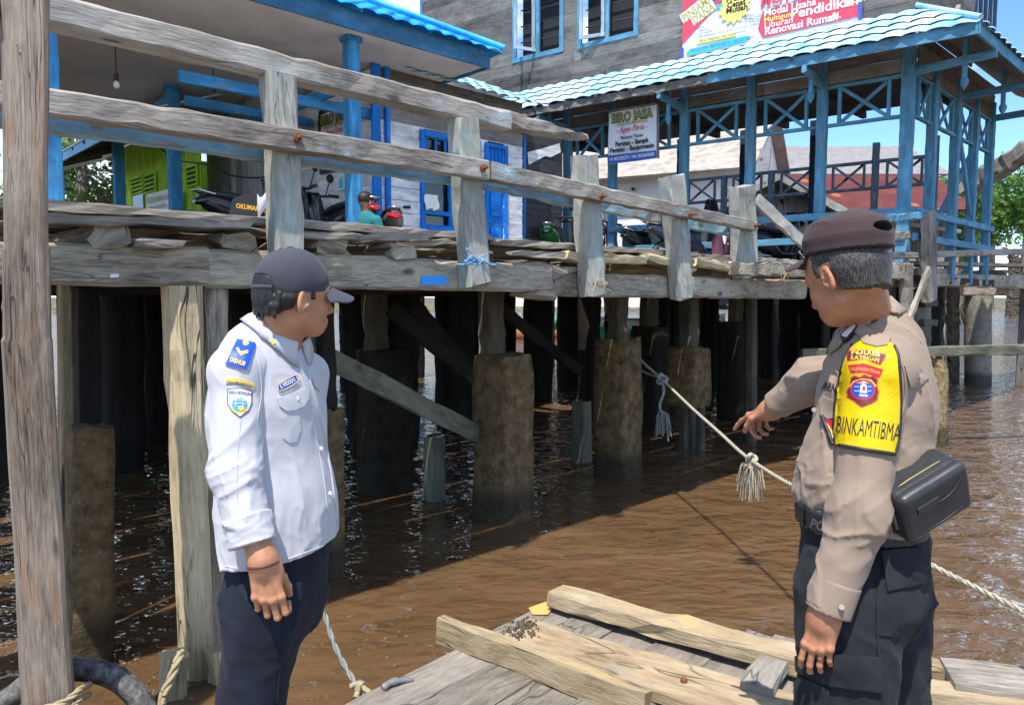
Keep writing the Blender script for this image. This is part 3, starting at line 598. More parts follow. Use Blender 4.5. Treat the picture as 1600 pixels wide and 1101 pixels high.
for zz in (2.75, 3.35): q.box(W((ds0 + ds1) / 2, 4.69, zz), A3 * (ds1 - ds0) * .3, B3 * .014, Z3 * .21, bev=.2)
for k in range(5): q.bar(W(ds0 + .03 + k * (ds1 - ds0 - .06) / 4, 4.69, dz1 - .36), W(ds0 + .03 + k * (ds1 - ds0 - .06) / 4, 4.69, dz1), .022, .03, up=B3, jit=0)
part('door', q, M['bright_blue'], ph)
for s, b, wd in ((4.74, 4.62, .13), (4.93, 4.64, .07)): q = MB(); q.bar(W(s, b, 2.2), W(s, b, CZ), wd, .06, up=B3, jit=.001); part('corner_post', q, M['bright_blue'], ph)
q = MB(); q.box(W(1.5, 7.6, 2.22), A3 * 3.25, B3 * 3.65, Z3 * .04); part('porch_floor', q, M['dark_wood'], ph)
q = MB(); q.box(W(5.9, 7, 2.1), A3 * 1.6, B3 * 2.3, Z3 * .05); part('floor_frame', q, M['dark_wood'], ph)
# low roof over the white wall
q = MB(); sl3 = R(24); tiles(q, W(0, 4.42, 4.86), A3, B3 * math.cos(sl3) + Z3 * math.sin(sl3), 5, lambda k: 5.1, lambda k: 7.75 - .05 * k, jag=.08); part('low_roof', q, M['tile_pale'], ph)
q = MB(); q.bar(W(6.28, 4.55, 4.32), W(6.28, 4.55, 4.52), .05, .03, up=B3, jit=0); q.bar(W(6.0, 4.5, 4.32), W(6.45, 4.5, 4.34), .03, .02, jit=.001); part('bracket', q, M['light_plank'], ph)
# white cloth drying inside the window
q = MB(); c0 = pb(664, 303, 4.62); 
rs = [[c0 + A3 * (.24 * i / 6) - Z3 * (.2 * j / 5 + .02 * math.sin(i * 1.9) * j / 5) + B3 * .02 * math.sin(i * 2.2 + j) for i in range(7)] for j in range(6)]
q.rings(rs, closed=False, caps=False); tag(q.build('cloth', M['white']), 'small white cloth hung up in the blue framed window', 'cloth')
# bulbs under the porch ceiling
for (px, py, drop, wh) in ((182, 127, .38, True), (334, 143, .5, False)):
    b = 5.6; s, z = onb(px, py, b); root = empty('bulb_lamp', W(s, b, z), 'bare white bulb hanging on a short wire near the left pillar' if wh else 'dark empty lamp socket with frayed wire under the porch ceiling', 'lamp')
    q = MB(); q.tube([W(s, b, CZ), W(s, b, z + .06)], .006, 5); part('wire', q, M['wire'], root)
    q = MB(); q.tube([W(s, b, z + .08), W(s, b, z)], .024, 8); part('socket', q, M['black'], root)
    if wh:
        q = MB(); q.tube([W(s, b, z + .005), W(s, b, z - .02), W(s, b, z - .05), W(s, b, z - .075), W(s, b, z - .085)], [.016, .03, .036, .024, .004], 10); part('bulb', q, M['white'], root)
# black cable looping across the porch
q = MB(); q.tube(spline([pb(246, 228, 8), pb(275, 250, 8), pb(300, 254, 7.5), pb(335, 260, 6.5), pb(360, 274, 6.5), pb(400, 278, 6.5), pb(425, 274, 6.8)], 6), .012, 5); tag(q.build('cable', M['wire']), 'thin black cable sagging across the porch in front of the green house', 'cable')
# ---------------------------------------------------------------- green house and grey house behind the porch
gh = empty('green_house', W(3.8, 10.5, DK), 'lime green plank house seen through the porch, louvre vents under its eaves', 'house')
GS = 3.8
def gs(px, py, s=GS):
    p = plane_hit(px, py, W(s, 0, 0), A3); return (p - O3) @ B3, p[2]
b0, _ = gs(316, 300); b1, _ = gs(181, 300)
q = MB(); clad(q, W(GS, b0, 2.0), B3, b1 - b0, 2.0, 4.75, nS, bh=.21, vertical=True); part('wall', q, M['green_wall'], gh)
q = MB(); q.box(W(GS + 2.2, b1, 3.4), A3 * 2.2, B3 * .03, Z3 * 1.4); part('end_wall', q, M['green_wall'], gh)
for x0, x1, y0, y1 in ((209, 226, 281, 300), (230, 247, 276, 298), (277, 285, 270, 290), (296, 312, 263, 288)):
    u1, z1 = gs(x0, y0); u0, z0 = gs(x1, y1); q = MB(); q.box(W(GS - .02, (u0 + u1) / 2, (z0 + z1) / 2), B3 * (u1 - u0) / 2, A3 * .012, Z3 * (z1 - z0) / 2); v_ = part('vent', q, M['dark'], gh)
    q = MB()
    for k in range(5): z = z0 + (z1 - z0) * k / 4; q.bar(W(GS - .045, u0 - .03, z), W(GS - .045, u1 + .03, z), .03, .035, jit=0)
    for u in (u0 - .02, u1 + .02): q.bar(W(GS - .045, u, z0 - .02), W(GS - .045, u, z1 + .02), .04, .03, jit=0)
    q.build('louvre', M['green_wall'], v_)
u1, z1 = gs(211, 305); u0, z0 = gs(228, 345); q = MB(); q.box(W(GS - .02, (u0 + u1) / 2, (z0 + z1) / 2), B3 * (u1 - u0) / 2, A3 * .015, Z3 * (z1 - z0) / 2); part('window', q, M['glass'], gh)
q = MB(); slab(q, [W(2.6, b0 - .6, 4.42), W(2.6, b1 + 4, 4.42), W(5.4, b1 + 4, 5.5), W(5.4, b0 - .6, 5.5)], Z3, .03); rf = part('roof', q, M['sheet_white'], gh)
q = MB(); q.bar(W(2.62, b0 - .6, 4.34), W(2.62, b1 + 4, 4.34), .03, .14, jit=.001); q.build('fascia', M['tile_blue'], rf)
q = MB()
for k in range(9): q.bar(W(2.6, b0 - .4 + k * .7, 4.36), W(3.8, b0 - .4 + k * .7, 4.8), .05, .08, jit=.001)
q.build('rafter', M['pile_wood'], rf)
sb = empty('notice_board', W(3.6, 10, 2.3), 'small white notice board with yellow heading leaning at the green wall', 'sign')
c = [gs(x, y, 3.55) for x, y in ((231, 304), (268, 295), (268, 345), (231, 345))]; pts = [W(3.55, u, z) for u, z in c]
q = MB(); slab(q, pts[::-1], nS, .02); part('board', q, M['sign_white'], sb)
eu = nrm(pts[1] - pts[0]); q = MB(); Lw = np.linalg.norm(pts[1] - pts[0])
letter(q, 'KEDAI MAKAN', pts[0] + eu * .04 - Z3 * .16, eu, Z3, nS, .13, width=Lw - .1, bold=.02, off=.026); part('lettering', q, M['olive_p'], sb)
q = MB()
for k, t_ in enumerate(('MENU NASI GORENG', 'MAKAN', 'NASI AYAM')): letter(q, t_, pts[0] + eu * Lw / 2 - Z3 * (.28 + .12 * k), eu, Z3, nS, .09, 'C', width=Lw * (.75, .3, .6)[k], off=.026)
part('lettering', q, M['ink_grey'], sb)
gw = empty('grey_house', W(4.5, 8, DK), 'house wall of upright grey boards between green house and white side wall', 'house')
q = MB(); clad(q, W(4.25, 6.75, 2.0), B3, b0 - 6.75 + .9, 2.0, 5.7, nS, bh=.2, vertical=True); part('wall', q, M['grey_boards'], gw)
q = MB(); slab(q, [W(4.0, 6.7, 5.0), W(4.0, b0, 5.0), W(7, b0, 5.6), W(7, 6.7, 5.6)], Z3, .03); part('roof', q, M['roof_grey'], gw)
# ---------------------------------------------------------------- dark wall beside the white house
dwl = empty('storage_shed', W(8, 5, DK), 'shed front of bare dark boards with a white paint patch above', 'shed')
sA, _ = onb(816, 300, 4.9); sB, _ = onb(876, 300, 4.9)
q = MB(); clad(q, W(sA, 4.9, 0), A3, sB - sA, 2.2, 4.6, nF, bh=.22); part('wall', q, M['dark_wall'], dwl)
q = MB(); q.bar(W(sA, 4.86, 2.2), W(sA, 4.86, 4.5), .05, .04, up=B3, jit=.001); part('trim', q, M['bright_blue'], dwl)
q = MB(); pts = [pb(x, y, 4.865) for x, y in ((824, 238), (848, 232), (874, 224), (876, 238), (860, 246), (852, 244), (840, 250), (826, 258))]; slab(q, pts[::-1], nF, .004); part('paint_patch', q, M['white_wall'], dwl)
q = MB(); q.box(W(sB + .02, 6.2, 3.4), A3 * .02, B3 * 1.3, Z3 * 1.2); part('side_wall', q, M['dark_wall'], dwl)
# ---------------------------------------------------------------- two-storey hall
HC = np.array((5.54, 10.4, 0)); E1 = nrm((-.796, .605, 0)); E2 = A3; NL = nrm((-.605, -.796, 0)); NR = nrm(np.cross(A3, Z3)); NR = NR if NR[1] < 0 else -NR
HW = lambda t, u, z: HC + E1 * t + E2 * u + Z3 * z
def onl(px, py, off=0.):
    p = plane_hit(px, py, HC + NL * off, NL); return (p - HC) @ E1, p[2]
def onr(px, py):
    p = plane_hit(px, py, HC, NR); return (p - HC) @ A3, p[2]
hall = empty('timber_hall', HW(0, 0, DK), 'two-storey grey plank hall on blue trussed columns with pale blue skirt roof', 'building')
zT, zB = 4.97, 4.42
ts = [onl(x, 300)[0] for x in (1413, 1281, 1171, 1068, 957, 887)]
us = [0] + [onr(x, 300)[0] for x in (1452, 1489, 1518, 1543)]
for i, t in enumerate(ts): q = MB(); q.bar(HW(t, 0, 2.12), HW(t, 0, zT + .5), .14 if i else .17, .14, up=NL, jit=.002, bev=.07); part('column', q, M['hall_blue'], hall)
for u in us[1:]: q = MB(); q.bar(HW(0, u, 2.12), HW(0, u, zT + .3), .13, .13, up=NR, jit=.002, bev=.07); part('column', q, M['hall_blue'], hall)
def truss(pa, pc, n, m, par=hall, z0=zB, z1=zT, th=.05, x=True):
    q = MB(); d = nrm(pc - pa); o = n * .02
    q.bar(pa + Z3 * z0, pc + Z3 * z0, .06, th, jit=.001); q.bar(pa + Z3 * z1, pc + Z3 * z1, .06, th, jit=.001)
    Lq = np.linalg.norm(pc - pa)
    for f in (.17, .83): q.bar(pa + d * Lq * f + Z3 * (z0 + .02), pa + d * Lq * f + Z3 * (z1 - .02), .05, .06, up=n, jit=.001)
    if x:
        q.bar(pa + d * Lq * .2 + Z3 * (z0 + .04) + o, pa + d * Lq * .8 + Z3 * (z1 - .04) + o, .03, .05, jit=.001); q.bar(pa + d * Lq * .2 + Z3 * (z1 - .04) - o, pa + d * Lq * .8 + Z3 * (z0 + .04) - o, .03, .05, jit=.001)
    part('truss', q, m, par)
for i in range(5): truss(HW(ts[i] + .07, 0, 0), HW(ts[i + 1] - .07, 0, 0), NL, M['hall_blue'])
for i in range(4): truss(HW(0, us[i] + .07, 0), HW(0, us[i + 1] - .07, 0), NR, M['hall_blue'])
for z in (3.1, 2.75): 
    q = MB(); q.bar(HW(-.1, -.09, z) if z > 3 else HW(.0, -.09, z), HW(ts[4], -.09, z), .05, .1, jit=.002); part('rail', q, M['hall_blue'], hall)
    q = MB(); q.bar(HW(-.08, 0, z), HW(-.08, us[-1] + .15, z), .05, .1, jit=.002); part('rail', q, M['hall_blue'], hall)
# board frieze over the trusses
q = MB(); clad(q, HW(0, 0, 0) + NL * .0, E1, ts[-1] + .6, zT + .04, zT + .40, NL, bh=.19); part('frieze', q, M['old_wall'], hall)
q = MB(); clad(q, HW(0, .1, 0) + NR * .0, E2, us[-1], zT + .04, zT + .6, NR, bh=.2); part('frieze', q, M['old_wall'], hall)
# upper walls
t9 = onl(660, 20)[0]; 
def lwin(x0, x1, yb, h=1.25): a, z = onl(x1, yb); b, _ = onl(x0, yb); return a, b, z, z + h
w1 = lwin(808, 876, 76); w2 = lwin(910, 992, 50)
q = MB(); clad(q, HC + NL * 0, E1, t9, 5.3, 9.2, NL, [w1, w2], bh=.215, tilt=.014); part('wall', q, M['old_wall'], hall)
q = MB(); q.bar(HW(t9, 0, 5) + NL * .03, HW(t9, 0, 9.2) + NL * .03, .07, .05, up=NL, jit=.001); part('corner_trim', q, M['hall_blue'], hall)
q = MB(); clad(q, HC + NR * 0, E2, 2.6, 5.6, 9.2, NR, bh=.215); part('wall', q, M['old_wall'], hall)
for (a, b, z0, z1) in (w1, w2):
    q = MB(); frame(q, HC, E1, NL, a, b, z0, z1, .085); m_ = (a + b) / 2; q.bar(HW(m_, 0, z0) + NL * .02, HW(m_, 0, z1) + NL * .02, .08, .06, up=NL, jit=.001); fr = part('window', q, M['hall_blue'], hall)
    q = MB(); slab(q, [HW(a, 0, z0) - NL * .2, HW(a, 0, z1) - NL * .2, HW(b, 0, z1) - NL * .2, HW(b, 0, z0) - NL * .2][::-1], NL, .01); q.build('pane', M['dark'], fr)  # dark sheet behind the opening; the unlit room is put into its colour
    q = MB()
    sa, sb_ = (m_ + .04, b) if a != w1[0] else (m_ + .02, b - .02)
    tw = R(14 if a != w1[0] else 60); dv = E1 * math.cos(tw) + NL * math.sin(tw); ww_ = (b - a) / 2 - .06
    hinge = HW(m_ + .03, 0, z0 + .03) + NL * .06; 
    q.bar(hinge + Z3 * .03, hinge + dv * ww_ + Z3 * .03, .03, .06, jit=.001); 
    for f in (0.04, ww_ - .03): q.bar(hinge + dv * f, hinge + dv * f + Z3 * (z1 - z0 - .05), .06, .03, up=np.cross(dv, Z3), jit=.001)
    q.build('sash', M['sash_paint'], fr)
    q = MB()
    for k in range(3): q.bar(HW(a, 0, z0 + .3 + .33 * k) - NL * .12, HW(b, 0, z0 + .33 + .3 * k) - NL * .12, .02, .02, jit=0)
    q.build('bar', M['dark_wall'], fr)
# skirt roof with its eaves
ov, dr = 1.0, .64; zE = 5.2
eyL = nrm(-NL * ov + Z3 * dr); Ls = math.hypot(ov, dr); q = MB(); rows = 4; rh = Ls / rows
oL = HC + NL * ov + Z3 * zE - E1 * .95
# bisecting hip between the two eaves
def corner(off): # point where the two offset eave lines meet
    # HC + NL*off + E1*t = HC + NR*off + E2*u
    Am = np.array([[E1[0], -E2[0]], [E1[1], -E2[1]]]); rhs = (NR - NL)[:2] * off; t, u = np.linalg.solve(Am, rhs); return HC + NL * off + E1 * t
ec = corner(ov); tl0 = (ec - (HC + NL * ov)) @ E1; tr0 = (ec - (HC + NR * ov)) @ E2
tiles(q, HC + NL * ov + Z3 * zE, E1, eyL, rows, lambda k: tl0 * (1 - k / rows), lambda k: 7.0, rh=rh, wl=.27, amp=.02, lip=.03, jag=.02, sag=.008)
tiles(q, HC + NR * ov + Z3 * zE, E2, nrm(-NR * ov + Z3 * dr), rows, lambda k: tr0 * (1 - k / rows), lambda k: 5.6, rh=rh, wl=.27, amp=.02, lip=.03)
q.tube([ec + Z3 * (zE + .05), HC + Z3 * (zE + dr + .05)], .035, 8); sk = part('skirt_roof', q, M['tile_pale'], hall)
q = MB(); q.bar(ec + NL * -.04 + Z3 * (zE - .06), HC + NL * (ov - .04) + E1 * 2.6 + Z3 * (zE - .06), .03, .15, jit=.002); q.bar(ec - NR * .04 + Z3 * (zE - .06), HC + NR * (ov - .04) + E2 * 5.6 + Z3 * (zE - .06), .03, .15, jit=.002); q.build('fascia', M['hall_blue'], sk)
q = MB(); q.bar(HC + NL * (ov - .04) + E1 * 2.6 + Z3 * (zE - .07), HC + NL * (ov - .04) + E1 * 7 + Z3 * (zE - .07), .04, .12, jit=.008); q.build('fascia', M['old_wall'], sk)
for t in np.arange(-.5, 6.8, .62):
    q = MB(); q.bar(HC + E1 * t + NL * .0 + Z3 * (zE + dr - .1), HC + E1 * t + NL * (ov - .03 + (.08 * random.random() if t > 2.6 else 0)) + Z3 * (zE - .05), .05, .08, jit=.003); q.build('rafter', M['old_wall'], sk)
q = MB(); slab(q, [HC + NR * .9 + E2 * -.2 + Z3 * (zE - .0), HC + NR * .9 + E2 * 5.5 + Z3 * zE, HC + E2 * 5.5 + Z3 * (zE + .5), HC + Z3 * (zE + .5)], Z3, .015); slab(q, [HC + NL * .9 + E1 * 6.9 + Z3 * zE, HC + NL * .9 + Z3 * zE, HC + Z3 * (zE + .5), HC + E1 * 6.9 + Z3 * (zE + .5)], Z3, .012); q.build('soffit', M['old_wall'], sk)
# brackets with carved drop pendants
def bracket(p, d):
    q = MB(); q.bar(p + Z3 * 5.0, p + d * .98 + Z3 * 5.03, .06, .11, jit=.002); q.bar(p + d * .62 + Z3 * 5.3, p + d * .62 + Z3 * 4.78, .06, .06, up=d, jit=.001)
    e = p + d * .62; q.tube([e + Z3 * 4.8, e + Z3 * 4.76, e + Z3 * 4.7, e + Z3 * 4.63], [.03, .055, .045, .004], 8); part('bracket', q, M['hall_blue'], hall)
for t in (ts[1], ts[3], ts[5]): bracket(HW(t, 0, 0), NL)
for u in (us[0], us[2], us[4]): bracket(HW(0, u, 0), NR)
# floor, ceiling, far frame
q = MB(); slab(q, [HW(-.05, -.05, 2.1), HW(-.05, 4.4, 2.1), HW(7, 6.5, 2.1), HW(9.2, -.05, 2.1)], Z3, .12); part('floor', q, M['dark_wood'], hall)
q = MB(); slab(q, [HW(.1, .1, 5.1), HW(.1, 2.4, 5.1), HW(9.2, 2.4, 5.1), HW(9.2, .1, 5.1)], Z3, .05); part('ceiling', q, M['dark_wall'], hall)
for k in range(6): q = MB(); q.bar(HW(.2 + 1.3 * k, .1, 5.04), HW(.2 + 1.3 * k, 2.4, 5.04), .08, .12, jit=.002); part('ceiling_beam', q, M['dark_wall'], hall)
M['navy'] = wood('dark blue timber in shade', [(.01, .02, .04), (.02, .04, .07)], paint=(.012, .035, .075), paint_amt=.6)  # darker copy of the hall blue, shade of the far frame painted in
bt = [1.27, 2.35, 3.4, 4.5, 5.6, 6.7]; bu = 5.4
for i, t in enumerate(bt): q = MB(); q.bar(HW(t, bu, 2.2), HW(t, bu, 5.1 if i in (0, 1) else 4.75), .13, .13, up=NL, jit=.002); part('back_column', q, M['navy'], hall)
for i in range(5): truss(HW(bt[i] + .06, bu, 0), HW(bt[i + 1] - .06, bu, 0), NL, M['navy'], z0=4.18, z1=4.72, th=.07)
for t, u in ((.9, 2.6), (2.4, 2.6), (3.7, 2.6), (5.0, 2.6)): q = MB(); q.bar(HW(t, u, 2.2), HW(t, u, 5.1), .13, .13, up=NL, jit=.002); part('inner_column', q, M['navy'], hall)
q = MB(); q.bar(HW(.6, 2.6, 2.7), HW(.1, 3.6, 4.6), .06, .1, jit=.001); q.bar(HW(0, 3.4, 2.5), HW(.0, 2.2, 4.4), .05, .09, jit=.001); part('knee_brace', q, M['hall_blue'], hall)
# piles under the hall
for t in (.1, 1.6, 3.2, 4.8, 6.4):
    for u in (.1, 1.8, 3.6):
        p = HW(t, u, 0); 
        X_ = 800 + FPX * p[0] / p[1]
        if 1210 < X_ < 1268 or X_ > 1470: continue
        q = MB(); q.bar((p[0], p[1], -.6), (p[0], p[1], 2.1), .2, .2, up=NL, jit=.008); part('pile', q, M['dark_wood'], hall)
# balcony bars at the upper right corner
q = MB()
for k in range(5): p = HW(0, 2.7 + .28 * k, 0); q.bar(p + Z3 * 5.9, p + Z3 * 7.4, .07, .05, up=NR, jit=.001)
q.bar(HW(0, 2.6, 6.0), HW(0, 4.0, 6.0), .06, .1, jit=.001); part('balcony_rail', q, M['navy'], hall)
# sloping old gutter board at the far right
q = MB(); 
p0 = CAMP + ray(1500, 300) * (17 / ray(1500, 300)[1]); p1 = CAMP + ray(1640, 215) * (15.5 / ray(1640, 215)[1]); q.bar(p0, p1, .5, .34, jit=.02, endj=.05); 
p0 = CAMP + ray(1505, 298) * (17.6 / ray(1505, 298)[1]); p1 = CAMP + ray(1560, 250) * (16.5 / ray(1560, 250)[1]); q.bar(p0, p1, .1, .1, jit=.01)
q.bar(CAMP + ray(1615, 230) * 15.9, np.array([*(CAMP + ray(1615, 230) * 15.9)[:2], -.6]), .2, .2, up=A3)
tag(q.build('loading_chute', M['old_wall']), 'old sloping plank chute rising behind the right side of the blue hall', 'chute')
# ---------------------------------------------------------------- banner on the upper wall
def hpt(px, py, off=.05): t, z = onl(px, py, off); return HC + NL * off + E1 * t + Z3 * z
bn = empty('loan_banner', hpt(1200, 70), 'wide pink and white loan banner nailed on the grey upper wall', 'banner')
ER = -E1
cBL, cBR = hpt(1066, 94), hpt(1345, 28); cBR[2] = (cBR[2] + cBL[2]) / 2; cBL[2] = cBR[2]
wB = np.linalg.norm(cBR - cBL); hB = 1.55
def bp2(px, py): p = hpt(px, py); return np.array(((p - cBL) @ ER, p[2] - cBL[2]))
def bq(u, v, off=0.): return cBL + ER * u + Z3 * v + NL * off
q = MB(); 
gr = [[bq(wB * i / 14, hB * j / 6, .006 * math.sin(i * 1.3) * (1 if j % 2 else .4)) for i in range(15)] for j in range(7)]
q.rings(gr, closed=False, caps=False); q.rings([[p - NL * .004 for p in r] for r in gr][::-1], closed=False, caps=False); part('sheet', q, M['sign_white'], bn)
cx_ = lambda x, y: bp2(1050 + x * .19375, y * .19375)
def bpoly(pts, m, off, name='print'):
    q = MB(); slab(q, [bq(u, v, off) for u, v in pts], NL, .002); part(name, q, m, bn)
def clip(p): return (min(max(p[0], .005), wB - .005), min(max(p[1], .005), hB))
bpoly([clip(cx_(80, 362)), clip(cx_(420, -10)), clip(cx_(700, -330)), (.005, hB), (.005, clip(cx_(75, 362))[1])], M['pink'], .012)
bpoly([clip(cx_(*p)) for p in ((733, 308), (1502, 135), (1502, -60), (1100, -10), (735, 92), (695, 232))], M['pink'], .012)
a = math.atan2(*(cx_(280, 20) - cx_(90, 170))[::-1])
for (p, wd) in ((cx_(95, 195), .72), (cx_(180, 212), .42)):
    c, s = math.cos(a), math.sin(a); h = .16
    bpoly([p, p + np.array((c, s)) * wd, p + np.array((c * wd - s * h, s * wd + c * h)), p + np.array((-s * h, c * h))], M['sign_white'], .015)
def bt_(txt, x, y, sz, m, width=None, rot=0., bold=.0, off=.02, shear=0):
    u = cx_(x, y); q = MB(); letter(q, txt, bq(u[0], u[1], off), ER, Z3, NL, sz, width=width, rot=rot, bold=bold, off=0., shear=shear); part('lettering', q, M[m], bn)
bt_('PINJAMAN', 102, 186, .19, 'olive_p', .66, a, .02); bt_('DANA', 186, 204, .19, 'olive_p', .38, a, .02)
ce = cx_(505, 60); bpoly([ce + np.array((math.cos(k * math.pi / 14), math.sin(k * math.pi / 14))) * (.27 if k % 2 else .21) for k in range(28)], M['yellow_p'], .014)
bt_('Proses', 440, 28, .12, 'ink', .34, 0, .03); bt_('Cepat', 446, 72, .12, 'ink', .3, 0, .03); bt_('Mudah', 438, 118, .12, 'ink', .34, 0, .03)
bpoly([cx_(360, 75), cx_(412, 60), cx_(410, 30), cx_(362, 45)], M['cyan_p'], .016); bpoly([cx_(322, 0), cx_(345, 30), cx_(360, 0), cx_(350, -60), cx_(318, -50)], M['blue_p'], .016)
bt_('AMAN DAN', 580, 140, .075, 'ink_grey', .3, -.25); bt_('TERPERCAYA', 556, 178, .08, 'ink_grey', .38, -.25)
for k, tx in enumerate(('SYARAT :', 'Foto copy KTP', 'Foto copy KK', 'Persyaratan tetap atau memiliki usaha')): bt_(tx, 212 + 8 * (k > 0), (242, 262, 285, 312)[k], .055, 'ink_grey', (.14, .24, .22, .95)[k])
bpoly([cx_(200, 362), cx_(520, 292), cx_(520, 264), cx_(205, 335)], M['yellow_p'], .014); bt_('Atas Pegawai dan sederhana', 225, 346, .06, 'ink_grey', .75)
bpoly([cx_(115, 432), cx_(140, 448), cx_(600, 336), cx_(642, 298), cx_(600, 292), cx_(150, 398)], M['cyan_p'], .014); bt_('Hubungi WA. 085752408712 - 082252148739', 150, 424, .065, 'ink_grey', 1.05)
bt_('MOTOR', 712, 62, .27, 'pink', .78, 0, .03, shear=.15); bt_('Minimal Pinjaman dari 5', 722, 90, .07, 'ink_grey', .78)
for tx, x, y, s_, wd, bo in (('Modal Usaha', 742, 140, .15, .76, .02), ('Multiguna', 742, 186, .1, .46, .01), ('Liburan', 745, 236, .13, .42, .01), ('Renovasi Rumah', 748, 290, .16, 1.05, .025), ('dll.', 1268, 168, .12, .16, .02), ('Pendidikan', 958, 158, .2, .93, .025), ('Hobi', 1395, 45, .12, .26, .01)): bt_(tx, x, y, s_, 'white' if tx != 'Multiguna' else 'yellow_p', wd, 0, bo)
q = MB(); q.bar(hpt(1344, 30, .07), hpt(1344, 4, .07), .05, .02, up=NL, jit=0); q.bar(hpt(1066, 94, .06), hpt(1066, 76, .06), .05, .02, up=NL, jit=0); part('batten', q, M['blue_p'], bn)
# ---------------------------------------------------------------- BIRO JASA signs
def biro(root, TL, TR, BL, n, flat=False):
    eu = nrm(TR - TL); Lw = np.linalg.norm(TR - TL); Hh = np.linalg.norm(TL - BL); ev = nrm(TL - BL)
    pt = lambda u, v, o=0: BL + eu * (u * Lw) + ev * (v * Hh) + n * o
    q = MB(); gr = [[pt(i / 10, j / 10, .012 * math.sin(i * .9 + j * .5)) for i in range(11)] for j in range(11)]
    q.rings(gr, closed=False, caps=False); q.rings([[p - n * .006 for p in r] for r in gr][::-1], closed=False, caps=False); part('sheet', q, M['sign_white'], root)
    q = MB(); slab(q, [pt(0.01, .005, .02), pt(.99, .005, .02), pt(.99, .15, .02), pt(.01, .17, .02)], n, .002); part('print', q, M['blue_p'], root)
    def tx(t, v, h, wd, m, bo=0, sh=0, o=.026): q = MB(); letter(q, t, pt(.5, v, o), eu, ev, n, h * Hh, 'C', width=wd * Lw, bold=bo, shear=sh, off=0); part('lettering', q, M[m], root)
    tx('BIRO JASA', .79, .24, .84, 'ink', .05, o=.024); tx('BIRO JASA', .797, .225, .81, 'olive_p', .0, o=.03); tx('ANGKUTAN PENUMPANG', .71, .085, .62, 'olive_p', .03)
    tx('- Agen Fitria -', .58, .15, .64, 'red_p', .01, .35); tx('Melayani Tujuan', .45, .085, .46, 'ink', .02); tx('Pegatan - Sampit', .325, .125, .68, 'ink', .04); tx('Pegatan - Banjarmasin', .215, .12, .9, 'ink', .04); tx('HP. 082152022711 / WA. 081346763400', .055, .09, .92, 'white', .02)
TLp, TRp, BLp = hpt(951, 177, .55), hpt(1027, 166, .55), hpt(951, 257, .55); TRp[2] = TLp[2]
TRp = TLp + ER * np.linalg.norm(TRp - TLp)
sg = empty('hanging_sign', BLp, 'white BIRO JASA sign hung outdoors under the eaves of the blue hall', 'sign'); biro(sg, TLp, TRp, BLp, NL)
q = MB(); q.bar(TLp + Z3 * .02, TRp + Z3 * .02, .03, .04, jit=.001); q.bar(TRp + ER * .015, TRp + ER * .015 + BLp - TLp, .04, .03, up=NL, jit=.001); q.bar(TLp + ER * .1, TLp + ER * .1 + Z3 * .35, .02, .02, jit=0); q.bar(TRp - ER * .1, TRp - ER * .1 + Z3 * .35, .02, .02, jit=0); part('frame', q, M['old_wall'], sg)
g4 = lambda x, y: plane_hit(x, y, W(4.72, 0, 0), A3)
TL2, TR2 = g4(499, 181), g4(551, 176); BL2 = g4(499, 268); TR2[2] = TL2[2]; BL2[:2] = TL2[:2]
sg2 = empty('wall_sign', BL2, 'white BIRO JASA sign on the shaded wall inside the porch', 'sign'); biro(sg2, TL2, TR2, BL2, nS)
q = MB(); q.bar(TL2 + Z3 * .03, TR2 + Z3 * .03, .03, .06, jit=0); q.bar(BL2 - Z3 * .02, BL2 + TR2 - TL2 - Z3 * .02, .03, .05, jit=0); q.bar(TL2, BL2, .04, .03, up=nS, jit=0); part('frame', q, M['ink'], sg2)
q = MB(); a_, b_, c_ = g4(527, 273), g4(541, 272), g4(527, 299); b_[2] = a_[2]; c_[:2] = a_[:2]; slab(q, [c_, c_ + b_ - a_, b_, a_], nS, .01)
slab(q, [c_ + (b_ - a_) * .2 + Z3 * .03 + nS * .011, c_ + (b_ - a_) * .75 + Z3 * .03 + nS * .011, a_ + (b_ - a_) * .6 - Z3 * .03 + nS * .011, a_ + (b_ - a_) * .3 - Z3 * .06 + nS * .011], nS, .002, mi=1)
tag(q.build('calendar', [M['sign_white'], M['cyan_p']]), 'small picture calendar on the shaded porch wall', 'calendar')
